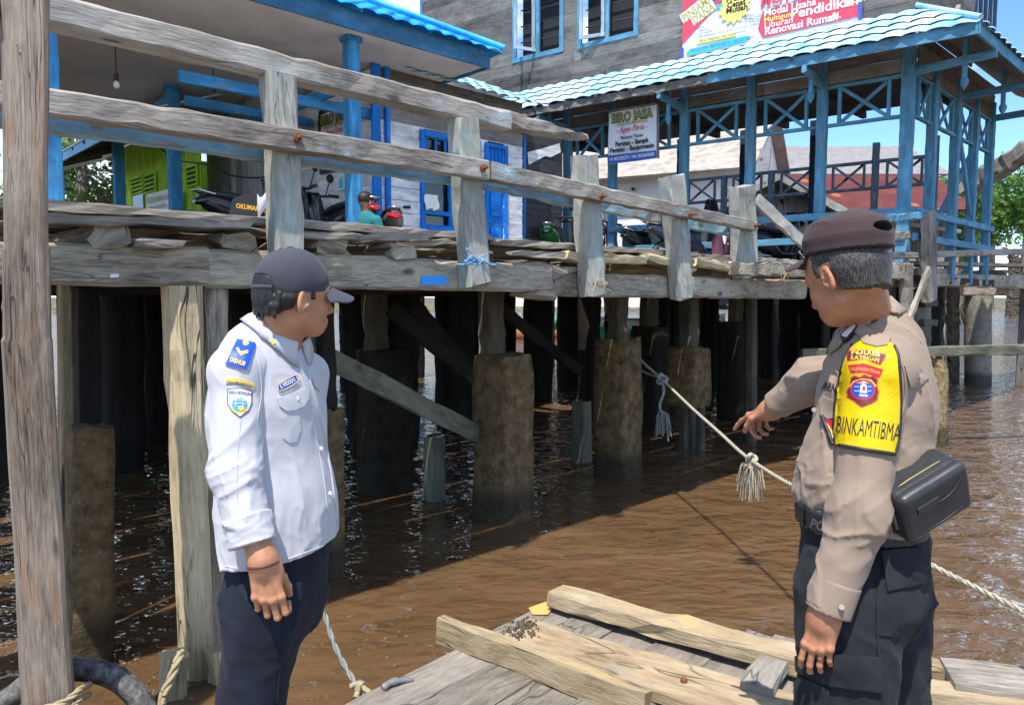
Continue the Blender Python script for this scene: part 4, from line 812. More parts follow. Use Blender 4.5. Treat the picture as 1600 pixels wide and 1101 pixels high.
# ---------------------------------------------------------------- background houses
def at(px, py, Y): r = ray(px, py); return CAMP + r * (Y / r[1])
def house(name, label, cat, pts, roof, wallm, roofm, extra=None):
    """pts: floor corners (front-left, front-right, back-right, back-left); roof: ('gable', eave z, ridge z)"""
    root = empty(name, np.mean(pts, 0), label, cat); p = [np.asarray(x, float) for x in pts]; ze, zr = roof[1], roof[2]; q = MB()
    up = lambda x, z: np.array((x[0], x[1], z))
    m01, m32 = (p[0] + p[1]) / 2, (p[3] + p[2]) / 2
    if roof[0] == 'gable':   # ridge runs front to back
        for a, b, m in ((p[0], p[1], m01), (p[2], p[3], m32)): q.poly([up(a, a[2]), up(b, b[2]), up(b, ze), up(m, zr - .05), up(a, ze)])
        q.poly([up(p[1], p[1][2]), up(p[2], p[2][2]), up(p[2], ze), up(p[1], ze)]); q.poly([up(p[3], p[3][2]), up(p[0], p[0][2]), up(p[0], ze), up(p[3], ze)])
        part('wall', q, wallm, root); q = MB(); f = nrm(p[0] - p[3]) * .5
        for a, b in ((p[0], p[3]), (p[1], p[2])):
            o = nrm(a - m01) * .5; dz = (zr - ze) / np.linalg.norm(a - m01) * .5
            e = [up(a + f + o, ze - dz), up(b - f + o, ze - dz), up(m32 - f, zr), up(m01 + f, zr)]
            n = nrm(np.cross(e[1] - e[0], e[3] - e[0])); n = n if n[2] > 0 else -n; slab(q, e if np.cross(e[1] - e[0], e[3] - e[0])[2] > 0 else e[::-1], n, .08)
        part('roof', q, roofm, root)
    else:                    # ridge runs left to right
        m03, m12 = (p[0] + p[3]) / 2, (p[1] + p[2]) / 2
        for a, b, m in ((p[1], p[2], m12), (p[3], p[0], m03)): q.poly([up(a, a[2]), up(b, b[2]), up(b, ze), up(m, zr - .05), up(a, ze)])
        q.poly([up(p[0], p[0][2]), up(p[1], p[1][2]), up(p[1], ze), up(p[0], ze)]); q.poly([up(p[2], p[2][2]), up(p[3], p[3][2]), up(p[3], ze), up(p[2], ze)])
        part('wall', q, wallm, root); q = MB(); f = nrm(p[0] - p[1]) * .4
        for a, b in ((p[0], p[1]), (p[3], p[2])):
            o = nrm(a - m03) * .5; dz = (zr - ze) / np.linalg.norm(a - m03) * .5
            e = [up(a + f + o, ze - dz), up(b - f + o, ze - dz), up(m12 - f, zr), up(m03 + f, zr)]
            n = nrm(np.cross(e[1] - e[0], e[3] - e[0])); n = n if n[2] > 0 else -n; slab(q, e if np.cross(e[1] - e[0], e[3] - e[0])[2] > 0 else e[::-1], n, .08)
        part('roof', q, roofm, root)
    return root
def zf(p, z): return np.array((p[0], p[1], z))
M['white_plaster'] = rough_mat('white plaster', [(.68, .66, .63), (.80, .785, .76), (.86, .85, .83)], .7, bump=.1)
a, b = at(800, 300, 25), at(1160, 300, 21.5); dv = nrm(np.cross(b - a, Z3)); dv = dv if dv[1] > 0 else -dv
hz = lambda py, Y: CAMZ + (HZ - py) / FPX * Y
hr = house('white_house', 'big white plastered house with tan roof behind the blue columned hall', 'house', [zf(a, 1.6), zf(b, 1.6), zf(b + dv * 8, 1.6), zf(a + dv * 8, 1.6)], ('side', hz(280, 24), hz(196, 26)), M['white_plaster'], M['roof_tan'])
q = MB(); q.box(at(1190, 300, 21) + Z3 * 0, (b - a) * .02, dv * .05, Z3 * 1.2); part('side_wall', q, M['grey_boards'], hr)
for x in (850, 868, 925, 1000, 1020): 
    c = at(x, 300, 23.6); q = MB(); q.tube([c - dv * .6, c - dv * .75], .05, 8); part('vent_hole', q, M['black'], hr)
a, b = at(1105, 330, 18.5), at(1300, 330, 18.5); m = at(1192, 290, 18.5)
g = house('plank_house', 'small grey plank house with low gable behind the hall rails', 'house', [zf(a, 1.6), zf(b, 1.6), zf(b + (.5, 7, 0), 1.6), zf(a + (.5, 7, 0), 1.6)], ('gable', hz(334, 18.5), hz(289, 18.5)), M['grey_boards'], M['roof_grey'])
q = MB(); clad(q, zf(a, 1.7) - np.array((0, .04, 0)), np.array((1., 0, 0)), b[0] - a[0], 1.7, 4.6, np.array((0, -1., 0)), bh=.24, vertical=True, top=lambda u: hz(334, 18.5) + (hz(289, 18.5) - hz(334, 18.5)) * (1 - abs(u / (b[0] - a[0]) - .5) * 2) - .08); part('cladding', q, M['grey_boards'], g)
q = MB(); 
for e in (a, b): q.bar(zf(e + (e - (a + b) / 2) * .12, hz(334, 18.5) - .1) - np.array((0, .55, 0)), zf((a + b) / 2, hz(289, 18.5) + .08) - np.array((0, .55, 0)), .04, .18, jit=.002)
part('barge_board', q, M['post_blue'], g)
a, b = at(1225, 330, 24.5), at(1490, 330, 24.5)
house('red_roof_house', 'low house with rusty dark red sheet roof behind the hall', 'house', [zf(a, 1.6), zf(b, 1.6), zf(b + (0, 4, 0), 1.6), zf(a + (0, 4, 0), 1.6)], ('side', hz(318, 24), hz(276, 26)), M['old_wall'], M['roof_red'])
a, b = at(1130, 330, 34), at(1462, 330, 34)
house('long_house', 'long house with grey roof and white wall band beyond the red roof', 'house', [zf(a, 1.6), zf(b, 1.6), zf(b + (0, 7, 0), 1.6), zf(a + (0, 7, 0), 1.6)], ('side', hz(272, 34), hz(236, 37.5)), M['white_plaster'], M['roof_grey'])
# low sheds on piles under the red roof at the right
q = MB(); 
for k in range(9): q.bar(at(1400 + 9 * k, 395, 20 + .1 * k), at(1402 + 9 * k, 330 + 3 * (k % 3), 20), .16, .05, jit=.005, up=(0, 1, 0))
q.bar(at(1380, 345, 19.8), at(1500, 362, 19.8), .1, .1); q.bar(at(1390, 333, 19.7), at(1480, 328, 19.7), .5, .06); q.bar(at(1440, 400, 20), zf(at(1440, 400, 20), -.5), .2, .2); q.bar(at(1490, 400, 20), zf(at(1490, 400, 20), -.5), .2, .2)
tag(q.build('plank_shed', M['old_wall']), 'ramshackle dark plank shed on stilts right of the red roof', 'shed')
# ---------------------------------------------------------------- trees
def leaf_mat(name, c0, c1):
    m = mat(name, .55, c0, spec=.3); nt, node, lk, b = G(m); g = node('NewGeometry'); rp = ramp(node, [(0, c0), (1, c1)]); lk(g.outputs['Random Per Island'], rp.inputs[0]); lk(rp.outputs[0], b.inputs['Base Color'])
    tr = node('BsdfTranslucent'); lk(rp.outputs[0], tr.inputs[0]); ms = node('MixShader'); ms.inputs[0].default_value = .35; lk(b.outputs[0], ms.inputs[1]); lk(tr.outputs[0], ms.inputs[2]); lk(ms.outputs[0], nt.nodes['Material Output'].inputs[0]); return m
M['leaf'] = leaf_mat('tree leaves', (.05, .11, .02), (.16, .30, .06)); M['leaf_pale'] = leaf_mat('pale leaves', (.06, .12, .03), (.2, .3, .1)); M['bark'] = rough_mat('bark', [(.09, .075, .055), (.22, .19, .15)], 9, bump=.8)
def tree(name, label, base, top, rx, rz, nclump, per, ls, m, group=None, low=.0):
    base = np.asarray(base, float); root = empty(name, base, label, 'tree', group); H = top - base[2]; rg = np.random.default_rng(int(abs(base[0] * 13 + base[1] * 7)) + 3)
    q = MB(); cc = base + Z3 * (H - rz); tr = spline([base - Z3 * .3, base + Z3 * H * .35 + rg.normal(0, .12, 3), base + Z3 * H * .7 + rg.normal(0, .2, 3)], 5); q.tube(tr, [H * .035 * (1 - .6 * i / len(tr)) for i in range(len(tr))], 8)
    cl = []
    for k in range(nclump):
        d = nrm(rg.normal(0, 1, 3)); rr = rg.random() ** .45; c = cc + d * np.array((rx, rx, rz)) * rr; c[2] = max(c[2], base[2] + H * low + .3); cl.append(c)
        if k % 3 == 0: q.tube(spline([tr[8], (tr[8] + c) / 2 + rg.normal(0, .2, 3), c], 3), .04, 5, r1=.012)
    part('trunk', q, M['bark'], root)
    n = nclump * per; ci = np.repeat(np.array(cl), per, 0) + rg.normal(0, 1, (n, 3)) * np.array((rx, rx, rz)) * .17
    a = rg.normal(0, 1, (n, 3)); a[:, 2] -= .3; a /= np.linalg.norm(a, axis=1)[:, None]; bb = np.cross(a, rg.normal(0, 1, (n, 3))); bb /= np.linalg.norm(bb, axis=1)[:, None]
    sz = ls * (.6 + .8 * rg.random((n, 1))); v = np.stack([ci - a * sz, ci + bb * sz * .45, ci + a * sz, ci - bb * sz * .45], 1).reshape(-1, 3)
    me = bpy.data.meshes.new('crown'); me.from_pydata(v.tolist(), [], [tuple(range(4 * i, 4 * i + 4)) for i in range(n)]); me.update(); link('crown', me, m, root)
tree('broad_tree', 'bright green leafy tree on the far shore at the right edge', zf(at(1548, 400, 46), 1.5), hz(258, 46), 2.6, 2.6, 60, 80, .17, M['leaf'], low=.1)
tree('broad_tree', 'lower green tree tucked behind the right hall columns', zf(at(1500, 400, 41), 1.5), hz(262, 41), 1.6, 2.4, 34, 80, .15, M['leaf'], low=.1)
tree('broad_tree', 'small distant green tree touching the frame at the far right', zf(at(1606, 400, 55), 1.5), hz(300, 55), 2.4, 2.2, 34, 70, .17, M['leaf'], low=.1)
tree('roadside_tree', 'sparse pale leaved tree with straight bare trunk behind the leftmost porch pillar', zf(at(128, 400, 19), 1.5), hz(110, 19), 1.5, 2.5, 44, 60, .085, M['leaf_pale'], low=.25)
tree('roadside_tree', 'thin drooping tree between pale trunk and green house', zf(at(172, 400, 17.5), 1.5), hz(215, 17.5), .8, 1.5, 22, 50, .075, M['leaf_pale'], low=.2)
tree('roadside_tree', 'dense shrubby tree low behind the big mooring post', zf(at(100, 400, 21), 1.5), hz(200, 21), 1.5, 1.8, 36, 60, .1, M['leaf_pale'], low=.05)
# stakes of an old landing, far right
k = 0
for x in (1500, 1513, 1526, 1577, 1583, 1590, 1597, 1604):
    Y = 64 if x < 1540 else 78 + .3 * k; c = at(x, 466, Y); top = hz(388 + (k * 37) % 17 if x > 1540 else 446, Y); q = MB(); q.bar(zf(c, -.6), zf(c + (.04, 0, 0), top), .5 + .12 * (k % 3), .5, jit=.04, up=(0, 1, 0), endj=.03)
    tag(q.build('mooring_stake', M['pile_wood']), 'old brown stake in the water at the far right shore', 'stake', 'row of old stakes at the far right shore'); k += 1
# ---------------------------------------------------------------- boats moored behind the jetty
M['boat_wood'] = rough_mat('orange brown hull', [(.25, .10, .05), (.40, .19, .1)], 4, bump=.1); M['boat_white'] = mat('white hull', .4, (.72, .70, .66)); M['boat_green'] = mat('green hull', .4, (.05, .28, .15))
def boat(label, c, d, Ln, wd, ht, m1, m2):
    c = np.asarray(c, float); d = nrm(d); sd = np.cross(d, Z3); root = empty('wooden_boat', c, label, 'boat'); n = 14
    def ring(lo, hi, off=0.):
        rs = []
        for i in range(n + 1):
            t = i / n * 2 - 1; w_ = wd / 2 * max(.03, 1 - abs(t) ** 2.6) + off; sh = .28 * ht * t * t
            rs.append([c + d * Ln / 2 * t + sd * w_ * f + Z3 * (z + sh * (z > 0)) for f, z in ((-.6 - .4 * (lo > 0), lo), (-1, hi), (1, hi), (.6 + .4 * (lo > 0), lo))])
        return rs
    q = MB(); q.rings(ring(-.2, ht * .62)); part('hull', q, m1, root); q = MB(); q.rings(ring(ht * .62, ht, .03)); part('gunwale', q, m2, root)
    q = MB(); q.box(c + Z3 * ht * 1.02, d * Ln * .32, sd * wd * .3, Z3 * .04); part('deck', q, M['old_wall'], root)
boat('white and orange brown boat moored behind the jetty beside the policeman', at(1262, 520, 26) * (1, 1, 0), (1, .25, 0), 5.2, 1.3, .95, M['boat_wood'], M['boat_white'])
boat('green hulled boat glimpsed between piles under the jetty', at(1015, 500, 30) * (1, 1, 0), (1, -.1, 0), 6, 1.4, 1.0, M['boat_green'], M['boat_white'])
boat('thin pale boat seen through the gap under the deck', at(800, 500, 34) * (1, 1, 0), (1, .1, 0), 7, 1.3, .9, M['boat_wood'], M['boat_green'])
# ---------------------------------------------------------------- motor scooters
def paint(name, c): return mat(name, .22, c, spec=.6)
def scooter(label, loc, rz, c, tail='red', mirrors=True, group='scooters parked on the jetty', scale=1.):
    root = empty('motor_scooter', (0, 0, 0), label, 'scooter', group); pm = paint('scooter paint', c)
    def P_(name, q, m, par=root): return part(name, q, m, par) if par is root else q.build(name, m, par)
    for x in (.62, -.6):
        q = MB(); rs = []
        for i in range(25):
            a = 6.2832 * i / 24; rs.append([(x + math.cos(a) * (.215 + .06 * math.cos(b_)), .05 * math.sin(b_), .275 + math.sin(a) * (.215 + .06 * math.cos(b_))) for b_ in np.linspace(0, 6.2832, 9)[:-1]])
        q.rings(rs, caps=False); wh = P_('wheel', q, M['black'])
        q = MB(); q.tube([(x, -.04, .275), (x, .04, .275)], .06, 10)
        for k in range(5): a = 1.2566 * k; q.bar((x, 0, .275), (x + math.cos(a) * .17, 0, .275 + math.sin(a) * .17), .03, .04, jit=0, up=(0, 1, 0))
        q.build('rim', M['steel'], wh)
    loft = lambda q, secs: q.rings([[(x + t * math.cos(a) * 0 + sx * 0, w_ * math.cos(a), z + h_ * math.sin(a)) for a in np.linspace(0, 6.2832, 13)[:-1]] for (x, z, w_, h_, sx, t) in secs])
    q = MB(); loft(q, [(-.95, .72, .03, .04, 0, 0), (-.85, .70, .12, .09, 0, 0), (-.55, .62, .17, .15, 0, 0), (-.2, .55, .17, .17, 0, 0), (.0, .42, .15, .14, 0, 0), (.1, .33, .14, .07, 0, 0), (.32, .32, .14, .06, 0, 0), (.4, .34, .1, .05, 0, 0)]); P_('body', q, pm)
    q = MB(); rs = []
    for (x, z, w_) in ((.36, .34, .13), (.42, .5, .19), (.46, .68, .2), (.47, .85, .16), (.45, .97, .11), (.42, 1.0, .06)): rs.append([(x - .12 * abs(f) ** 2 + .06 * (g), w_ * f, z) for f, g in ((-1, 0), (-.5, .4), (0, .6), (.5, .4), (1, 0), (.5, -.4), (0, -.3), (-.5, -.4))])
    q.rings(rs); P_('front_shield', q, pm)
    q = MB(); loft(q, [(-.88, .8, .07, .035, 0, 0), (-.6, .78, .14, .055, 0, 0), (-.25, .74, .14, .06, 0, 0), (.0, .70, .1, .05, 0, 0), (.06, .69, .04, .03, 0, 0)]); P_('seat', q, M['black'])
    q = MB(); q.tube(spline([(.35, -.34, .98), (.4, -.15, .97), (.43, 0, 1.0), (.4, .15, .97), (.35, .34, .98)], 4), .017, 6); q.tube([(.6, 0, .3), (.43, 0, .98)], .03, 6); hb = P_('handlebar', q, M['black'])
    for s in (-1, 1):
        if mirrors: q = MB(); q.tube([(.38, .22 * s, .98), (.4, .3 * s, 1.18)], .008, 5); c_ = (.4, .31 * s, 1.2); q.tube([(.385, .31 * s, 1.21), (.4, .31 * s, 1.215), (.425, .31 * s, 1.21)], [.05, .062, .02], 10); q.build('mirror', M['black_gloss'], hb)
        q = MB(); q.tube([(.36, .26 * s, .98), (.34, .4 * s, .98)], .024, 8); q.build('grip', M['black'], hb)
    q = MB(); rs = [[(.62 + .31 * math.cos(a), f, .275 + .31 * math.sin(a) + .02 * (1 - abs(f) * 12)) for f in (-.07, -.03, .03, .07)] for a in np.linspace(.3, 2.4, 8)]; q.rings(rs, closed=False, caps=False); P_('front_fender', q, pm)
    q = MB(); q.tube([(.5, 0, .86), (.56, 0, .85), (.585, 0, .84)], [.1, .085, .03], 10); P_('headlight', q, M['glass'])
    q = MB(); loft(q, [(-1.0, .69, .04, .02, 0, 0), (-.95, .70, .1, .045, 0, 0), (-.86, .72, .11, .04, 0, 0)]); P_('tail_light', q, M[tail])
    q = MB(); q.tube([(-.1, -.13, .28), (-.45, -.17, .3), (-.85, -.18, .4)], [.02, .05, .045], 8); P_('exhaust', q, M['steel'])
    q = MB(); q.tube([(-.8, -.1, .78), (-.98, -.06, .82), (-.98, .06, .82), (-.8, .1, .78)], .013, 6); P_('grab_rail', q, M['steel'])
    root.location = tuple(loc); root.rotation_euler = (0, 0, rz); root.scale = (scale,) * 3
    return root
bk = lambda px, Y: zf(at(px, 400, Y), DK - .0)
scooter('black scooter with its tail towards the green house, beside the left porch pillar', bk(372, 9.4), R(14), (.012, .013, .016), 'glass', scale=.86)
scooter('black scooter half hidden behind the first rail post, pale cloth over its front', bk(428, 9.0), R(52), (.012, .014, .018), 'glass')
scooter('dark scooter with upright handlebar parked below the wall sign', bk(514, 9.5), R(138), (.02, .022, .025))
scooter('white and red tailed scooter at the foot of the bright blue corner post', bk(606, 9.8), R(106), (.12, .12, .13), scale=.88, mirrors=False)
scooter('green scooter parked by the dark shed wall', bk(862, 12.8), R(82), (.02, .16, .035), 'glass')
scooter('black scooter with one mirror up, right of the green one', bk(912, 12.2), R(100), (.012, .012, .014), 'glass')
scooter('black and red scooter behind the green counter', bk(985, 13.4), R(150), (.2, .01, .015), 'glass')
scooter('black scooter with wide handlebar behind the counter end', bk(1030, 13.4), R(40), (.012, .012, .014), 'glass')
scooter('dark blue scooter under the lower blue rail', bk(1090, 12.0), R(20), (.01, .015, .04), 'glass')
scooter('black scooter with a white strap, left of the grey stay', bk(1205, 11.9), R(15), (.015, .016, .02))
scooter('black scooter in the hall partly hidden by the policeman cap', bk(1238, 12.6), R(-20), (.014, .014, .016))
# delivery box with yellow letters on the second scooter, cloth over its front
c = at(398, 326, 7.9); root = empty('saddle_bag', c - Z3 * .12, 'rounded black saddle bag with yellow lettering on a scooter by the rail', 'bag'); u_ = nrm((.97, .2, 0)); n_ = nrm((.2, -.97, 0))
q = MB(); q.rings([[c + u_ * (x * .24) + n_ * (.12 * k * r_) + Z3 * (z * .14) for x, z in ((-1, -.5), (-.6, -1), (.5, -1), (.95, -.55), (1, .1), (.6, .8), (-.3, 1), (-.85, .6))] for k, r_ in ((-1, .8), (-.3, 1), (.6, 1), (1, .9))]); part('pouch', q, M['black'], root)
q = MB(); letter(q, 'OKUMARKET', c - u_ * .17 - Z3 * .01, nrm(u_ - Z3 * .12), Z3, n_, .07, width=.32, bold=.03, off=.112); part('lettering', q, mat('yellow letters', .5, (.7, .38, .02)), root)
q = MB(); c = at(414, 312, 7.75); q.rings([[c + u_ * .1 * x + Z3 * (-.16 * y + .06 * math.sin(3 * x + y)) - n_ * (.05 * y * y) + n_ * .05 * math.cos(2.6 * x) for x in np.linspace(-.8, .8, 7)] for y in np.linspace(-.5, .8, 6)], closed=False, caps=False); tag(q.build('cloth', mat('lilac cloth', .8, (.55, .52, .62))), 'crumpled pale lilac cloth on the front of a scooter by the rail', 'cloth')
# counter, raincoat, tarpaulin, bottle in the hall
t0, t1 = onl(1063, 375, -.1)[0], onl(962, 375, -.1)[0]
q = MB(); q.box(HW((t0 + t1) / 2, .5, 2.72), E1 * (t1 - t0) / 2, E2 * .3, Z3 * .33); q.bar(HW(t0 - .05, .5, 3.07), HW(t1 + .05, .5, 3.07), .7, .04, jit=.001)
tag(q.build('counter', M['teal_panel']), 'green painted counter between two blue columns of the hall', 'counter')
def drape(name, label, c, eu, w_, h_, m, cat, seed=1):
    rg = np.random.default_rng(seed); ph_ = rg.random(4) * 6; q = MB(); n = nrm(np.cross(eu, Z3)); rs = []
    for j in range(13):
        y = j / 12; rs.append([np.asarray(c) + eu * (w_ * x * (.6 + .5 * y - .35 * y * y)) - Z3 * (h_ * y + .04 * x * x) + n * (.05 * math.sin(5 * x + ph_[0] + 2 * y) * (.4 + y) + .03 * math.sin(11 * x + ph_[1])) for x in np.linspace(-.5, .5, 17)])
    q.rings(rs, closed=False, caps=False); q.rings([[p - n * .01 for p in r] for r in rs][::-1], closed=False, caps=False); return tag(q.build(name, m), label, cat)
drape('raincoat', 'purple raincoat draped over the low blue rail', at(1132, 358, 11.4), nrm((.9, .1, 0)), .5, .42, mat('purple cloth', .7, (.06, .012, .03)), 'raincoat', 3)
drape('rag', 'white rag hanging over the purple raincoat', at(1134, 362, 11.3), nrm((.9, .1, 0)), .14, .18, M['white'], 'rag', 8)
drape('tarpaulin', 'dark blue tarpaulin bundle hung in front of the plank house gable', at(1112, 312, 14.5), nrm((.95, .2, 0)), .36, .3, mat('navy cloth', .7, (.012, .02, .07)), 'tarpaulin', 5)
q = MB(); c = at(1157, 400, 9.9); q.tube([c - Z3 * .06, c + Z3 * .1, c + Z3 * .13, c + Z3 * .17], [.035, .035, .015, .014], 10); tag(q.build('bottle', M['white']), 'small white bottle standing on the deck edge near the last rail post', 'bottle')
# ---------------------------------------------------------------- small things on the jetty front
q = MB(); pts = [pb(x, y, -.008) for x, y in ((658, 431), (698, 431), (696, 445), (658, 445))]; slab(q, pts[::-1], nF, .004); tag(q.build('blue_plate', M['cyan']), 'bright blue rectangular plate nailed to the support beam', 'plate')
q = MB(); pts = [pb(x, y, -.006) for x, y in ((172, 428), (186, 428), (185, 433), (172, 434))]; slab(q, pts[::-1], nF, .003); tag(q.build('white_tag', M['white']), 'tiny white tag stuck on the left support beam', 'tag')
def rope(name, pts, r, m, label, cat='rope', strands=3, n=8, fray=None, twist=38, group=None):
    """laid rope: strands twisted round each other"""
    c = spline(pts, n); q = MB(); acc = 0; frm = []
    up = np.array((.1, .2, 1.)); dense = []
    for i in range(len(c) - 1):
        k = max(1, int(np.linalg.norm(c[i + 1] - c[i]) / (r * 1.3)))
        for j in range(k): dense.append(c[i] + (c[i + 1] - c[i]) * j / k)
    dense.append(c[-1]); 
    for s in range(strands):
        ps = []; acc = 0
        for i, p in enumerate(dense):
            d = nrm(dense[min(i + 1, len(dense) - 1)] - dense[max(i - 1, 0)]); a = nrm(np.cross(d, up)); b_ = np.cross(d, a); acc += np.linalg.norm(dense[i] - dense[i - 1]) if i else 0
            an = acc / r * .55 + 6.2832 * s / strands; ps.append(p + (a * math.cos(an) + b_ * math.sin(an)) * r * .52)
        q.tube(ps, r * .56, 6)
    rg = np.random.default_rng(5)
    for (p, L_, nn) in (fray or []):
        for k in range(nn): e = rg.normal(0, 1, 3) * np.array((.3, .3, .05)); q.tube(spline([p, p - Z3 * L_ * .5 + e * L_ * .35, p - Z3 * L_ * (.7 + .5 * rg.random()) + e * L_ * .5], 3), .004, 4)
    o = q.build(name, m); return tag(o, label, cat, group)
mr = [(968, 527, 7.9), (985, 545, 7.7), (1005, 566, 7.4), (1034, 592, 6.95), (1080, 636, 6.2), (1125, 676, 5.6), (1165, 712, 5.1), (1215, 745, 4.6), (1262, 770, 4.15), (1330, 806, 3.8), (1400, 845, 3.5), (1452, 880, 3.25), (1520, 915, 3.0), (1600, 955, 2.75), (1680, 1000, 2.55)]
kp = P(1032, 590, 6.95); kp2 = P(1172, 718, 5.0)
rope('mooring_rope', [P(*x) for x in mr], .0125, M['rope'], 'pale mooring rope stretched from the mud pillar across the water past the policeman', fray=[(kp2 - Z3 * .02, .15, 16)])
def knot_at(p, r, m, label, tail):
    rg = np.random.default_rng(int(p[0] * 1000) % 97); q = MB()
    q.tube([p + r * np.array((math.cos(a) * (1 + .3 * math.cos(3 * a)), math.sin(2 * a) * .7, math.sin(a) * (1 + .3 * math.cos(3 * a)))) for a in np.linspace(0, 6.4, 30)], r * .55, 7)
    pts = spline([p, p - Z3 * tail * .35 + np.array((.02, 0, 0)), p - Z3 * tail * .7 - np.array((.015, 0, 0)), p - Z3 * tail], 4); q.tube(pts, .014, 6)
    for k in range(30): e = rg.normal(0, 1, 3) * (.05, .05, .02); q.tube([pts[-3], pts[-1] + e * .7, pts[-1] + e - Z3 * (.12 + .1 * rg.random())], .004, 4)
    tag(q.build('rope_knot', m), label, 'knot')
knot_at(P(1034, 592, 6.9), .036, M['rope_grey'], 'grey frayed rope tail hanging from the knot near the mud pillar', .34)
knot_at(P(1174, 716, 4.98), .026, M['rope'], 'pale frayed knot on the stretched rope below the pointing hand', .06)
rope('pillar_lashing', [P(955, 526, 7.9), P(962, 545, 7.62), P(980, 562, 7.6), P(1005, 580, 7.3), P(1032, 590, 6.97)], .012, M['rope_grey'], 'second rope strand lashed round the top of the mud pillar', strands=2)
rope('hanging_rope', [P(497, 912, 3.0), P(505, 950, 3.0), P(522, 1005, 2.95), P(545, 1050, 2.9), P(562, 1076, 2.85)], .011, M['rope_grey'], 'grey green rope hanging slack beside the trousers of the man in white', strands=2)
q = MB(); c = P(563, 1078, 2.84); 
for k in range(7): e = RNG.normal(0, .016, 3); q.tube(spline([c + e, c + e * .3 + Z3 * .02, c - e + RNG.normal(0, .012, 3)], 4), .012, 6)
tag(q.build('rope_end', M['rope_tan']), 'yellowish knotted rope end by the raft edge', 'knot')
rope('pile_rope', [P(284, 1018, 2.98), P(276, 1035, 2.93), P(266, 1062, 2.9), P(256, 1085, 2.88), P(250, 1120, 2.86)], .017, M['rope_tan'], 'thick tan rope running down from the split front pile')
rope('post_rope', [bp(20, 1112, -.03), bp(60, 1108, -.06), bp(100, 1096, -.06), bp(124, 1078, -.02), bp(140, 1068, .2)], .013, M['rope_tan'], 'tan rope wound round the foot of the big post', n=6)
rope('post_rope', [bp(30, 1122, -.03), bp(70, 1118, -.06), bp(106, 1108, -.06), bp(126, 1092, -.02), bp(138, 1084, .2)], .012, M['rope_tan'], 'second lower tan rope turn on the big post foot', n=6)
for (p_, lab, m_) in (((735, 408), 'loose tangle of pale blue string on the third support beam end', 'blue_string'), ((935, 445), 'pale string tied round the foot of the middle rail post', 'rope'), ((1225, 430), 'thin tan string loops over the dock edge near the policeman', 'rope_tan')):
    q = MB(); c = pb(p_[0], p_[1], -.17)
    for k in range(5):
        e = [c + A3 * RNG.normal(0, .055) + Z3 * RNG.normal(0, .035) - B3 * abs(RNG.normal(0, .02)) for _ in range(5)]; q.tube(spline(e, 4), .0035, 4)
    if m_ == 'blue_string':
        q.tube(spline([c - B3 * .0 + A3 * -.05, c + A3 * .1 - B3 * .01, pb(752, 405, -.14), pb(768, 414, -.14), pb(780, 412, -.05)], 4), .008, 5); q.tube(spline([pb(712, 420, -.02), pb(703, 440, -.02), pb(700, 450, -.02)], 4), .003, 4)
    tag(q.build('string', M[m_]), lab, 'string')
# ---------------------------------------------------------------- old tyre by the post
tc_ = P(104, 1172, 2.95); q = MB(); Rm, rm = .305, .055; ax = nrm((.25, -.93, .25)); e1 = nrm(np.cross(ax, Z3)); e2 = np.cross(e1, ax); rs = []
for i in range(73):
    a = 6.2832 * i / 72; d = e1 * math.cos(a) + e2 * math.sin(a)
    r = []
    for j in range(18):
        b_ = 6.2832 * j / 18; rr = rm * (1 + (.10 if (i + (j // 2) % 3) % 3 == 0 and math.cos(b_) > .1 else 0)); r.append(tc_ + d * (Rm + rr * math.cos(b_) * .8) + ax * rr * math.sin(b_) * 1.1)
    rs.append(r)
q.rings(rs, caps=False); M['tyre'] = rough_mat('dusty old rubber', [(.02, .02, .02), (.10, .10, .095), (.26, .255, .235)], 22, bump=.5); tag(q.build('old_tyre', M['tyre']), 'worn grey rubber tyre hung as a fender behind the big post foot', 'tyre')
# ---------------------------------------------------------------- raft
RZ = .4
raft = empty('timber_raft', onz(760, 1120, RZ), 'floating grey plank raft carrying the two men', 'raft')
c0 = onz(862, 938, RZ); cL = onz(540, 1101, RZ); rl = nrm(cL - c0); cR = onz(1445, 1052, RZ); rr_ = nrm(cR - c0)
def rp(u, v, z=RZ): return c0 + rl * u + rr_ * v + Z3 * (z - RZ)
v = .0; k = 0
while v < 3.4:
    wd = .19 + .06 * random.random(); q = MB(); z = RZ - .02 + RNG.normal(0, .004); e = .03 * RNG.normal()
    q.bar(rp(-.02 + (.35 if v > 1.75 else .0) * 0 + e, v + wd / 2, z), rp(3.4, v + wd / 2, z), wd, .04, jit=.0025, bev=.1, endj=.01); part('deck_plank', q, M['raft_wood'], raft); v += wd + .006
for u in (.12, 1.2, 2.3, 3.2): q = MB(); q.bar(rp(u, -.05, RZ - .12), rp(u, 3.5, RZ - .12), .14, .16, jit=.005); part('raft_beam', q, M['pile_wood'], raft)
for v in (.2, 1.3, 2.4, 3.2): q = MB(); q.tube([rp(.1, v, .06), rp(3.4, v, .06)], .2, 14); part('float_log', q, M['dark_wood'], raft)
def lay(name, x0, y0, x1, y1, w_, h_, m, label, z=RZ, lift0=0., lift1=0., zoff=0., **k):
    p0 = onz(x0, y0, z); p1 = onz(x1, y1, z); p0[2] += lift0 + h_ / 2 + zoff; p1[2] += lift1 + h_ / 2 + zoff; q = MB(); q.bar(p0, p1, w_, h_, bev=.1, **k); return tag(q.build(name, m), label, 'plank')
lay('loose_plank', 690, 1000, 1010, 1125, .055, .11, M['light_plank'], 'pale yellowish plank lying on edge, nearest on the raft', lift0=.0, jit=.003, endj=.006)
lay('loose_plank', 800, 1000, 1230, 1130, .27, .05, M['mid_plank'], 'wide tan worn plank between two pale planks on the raft', zoff=.002, jit=.003, endj=.01)
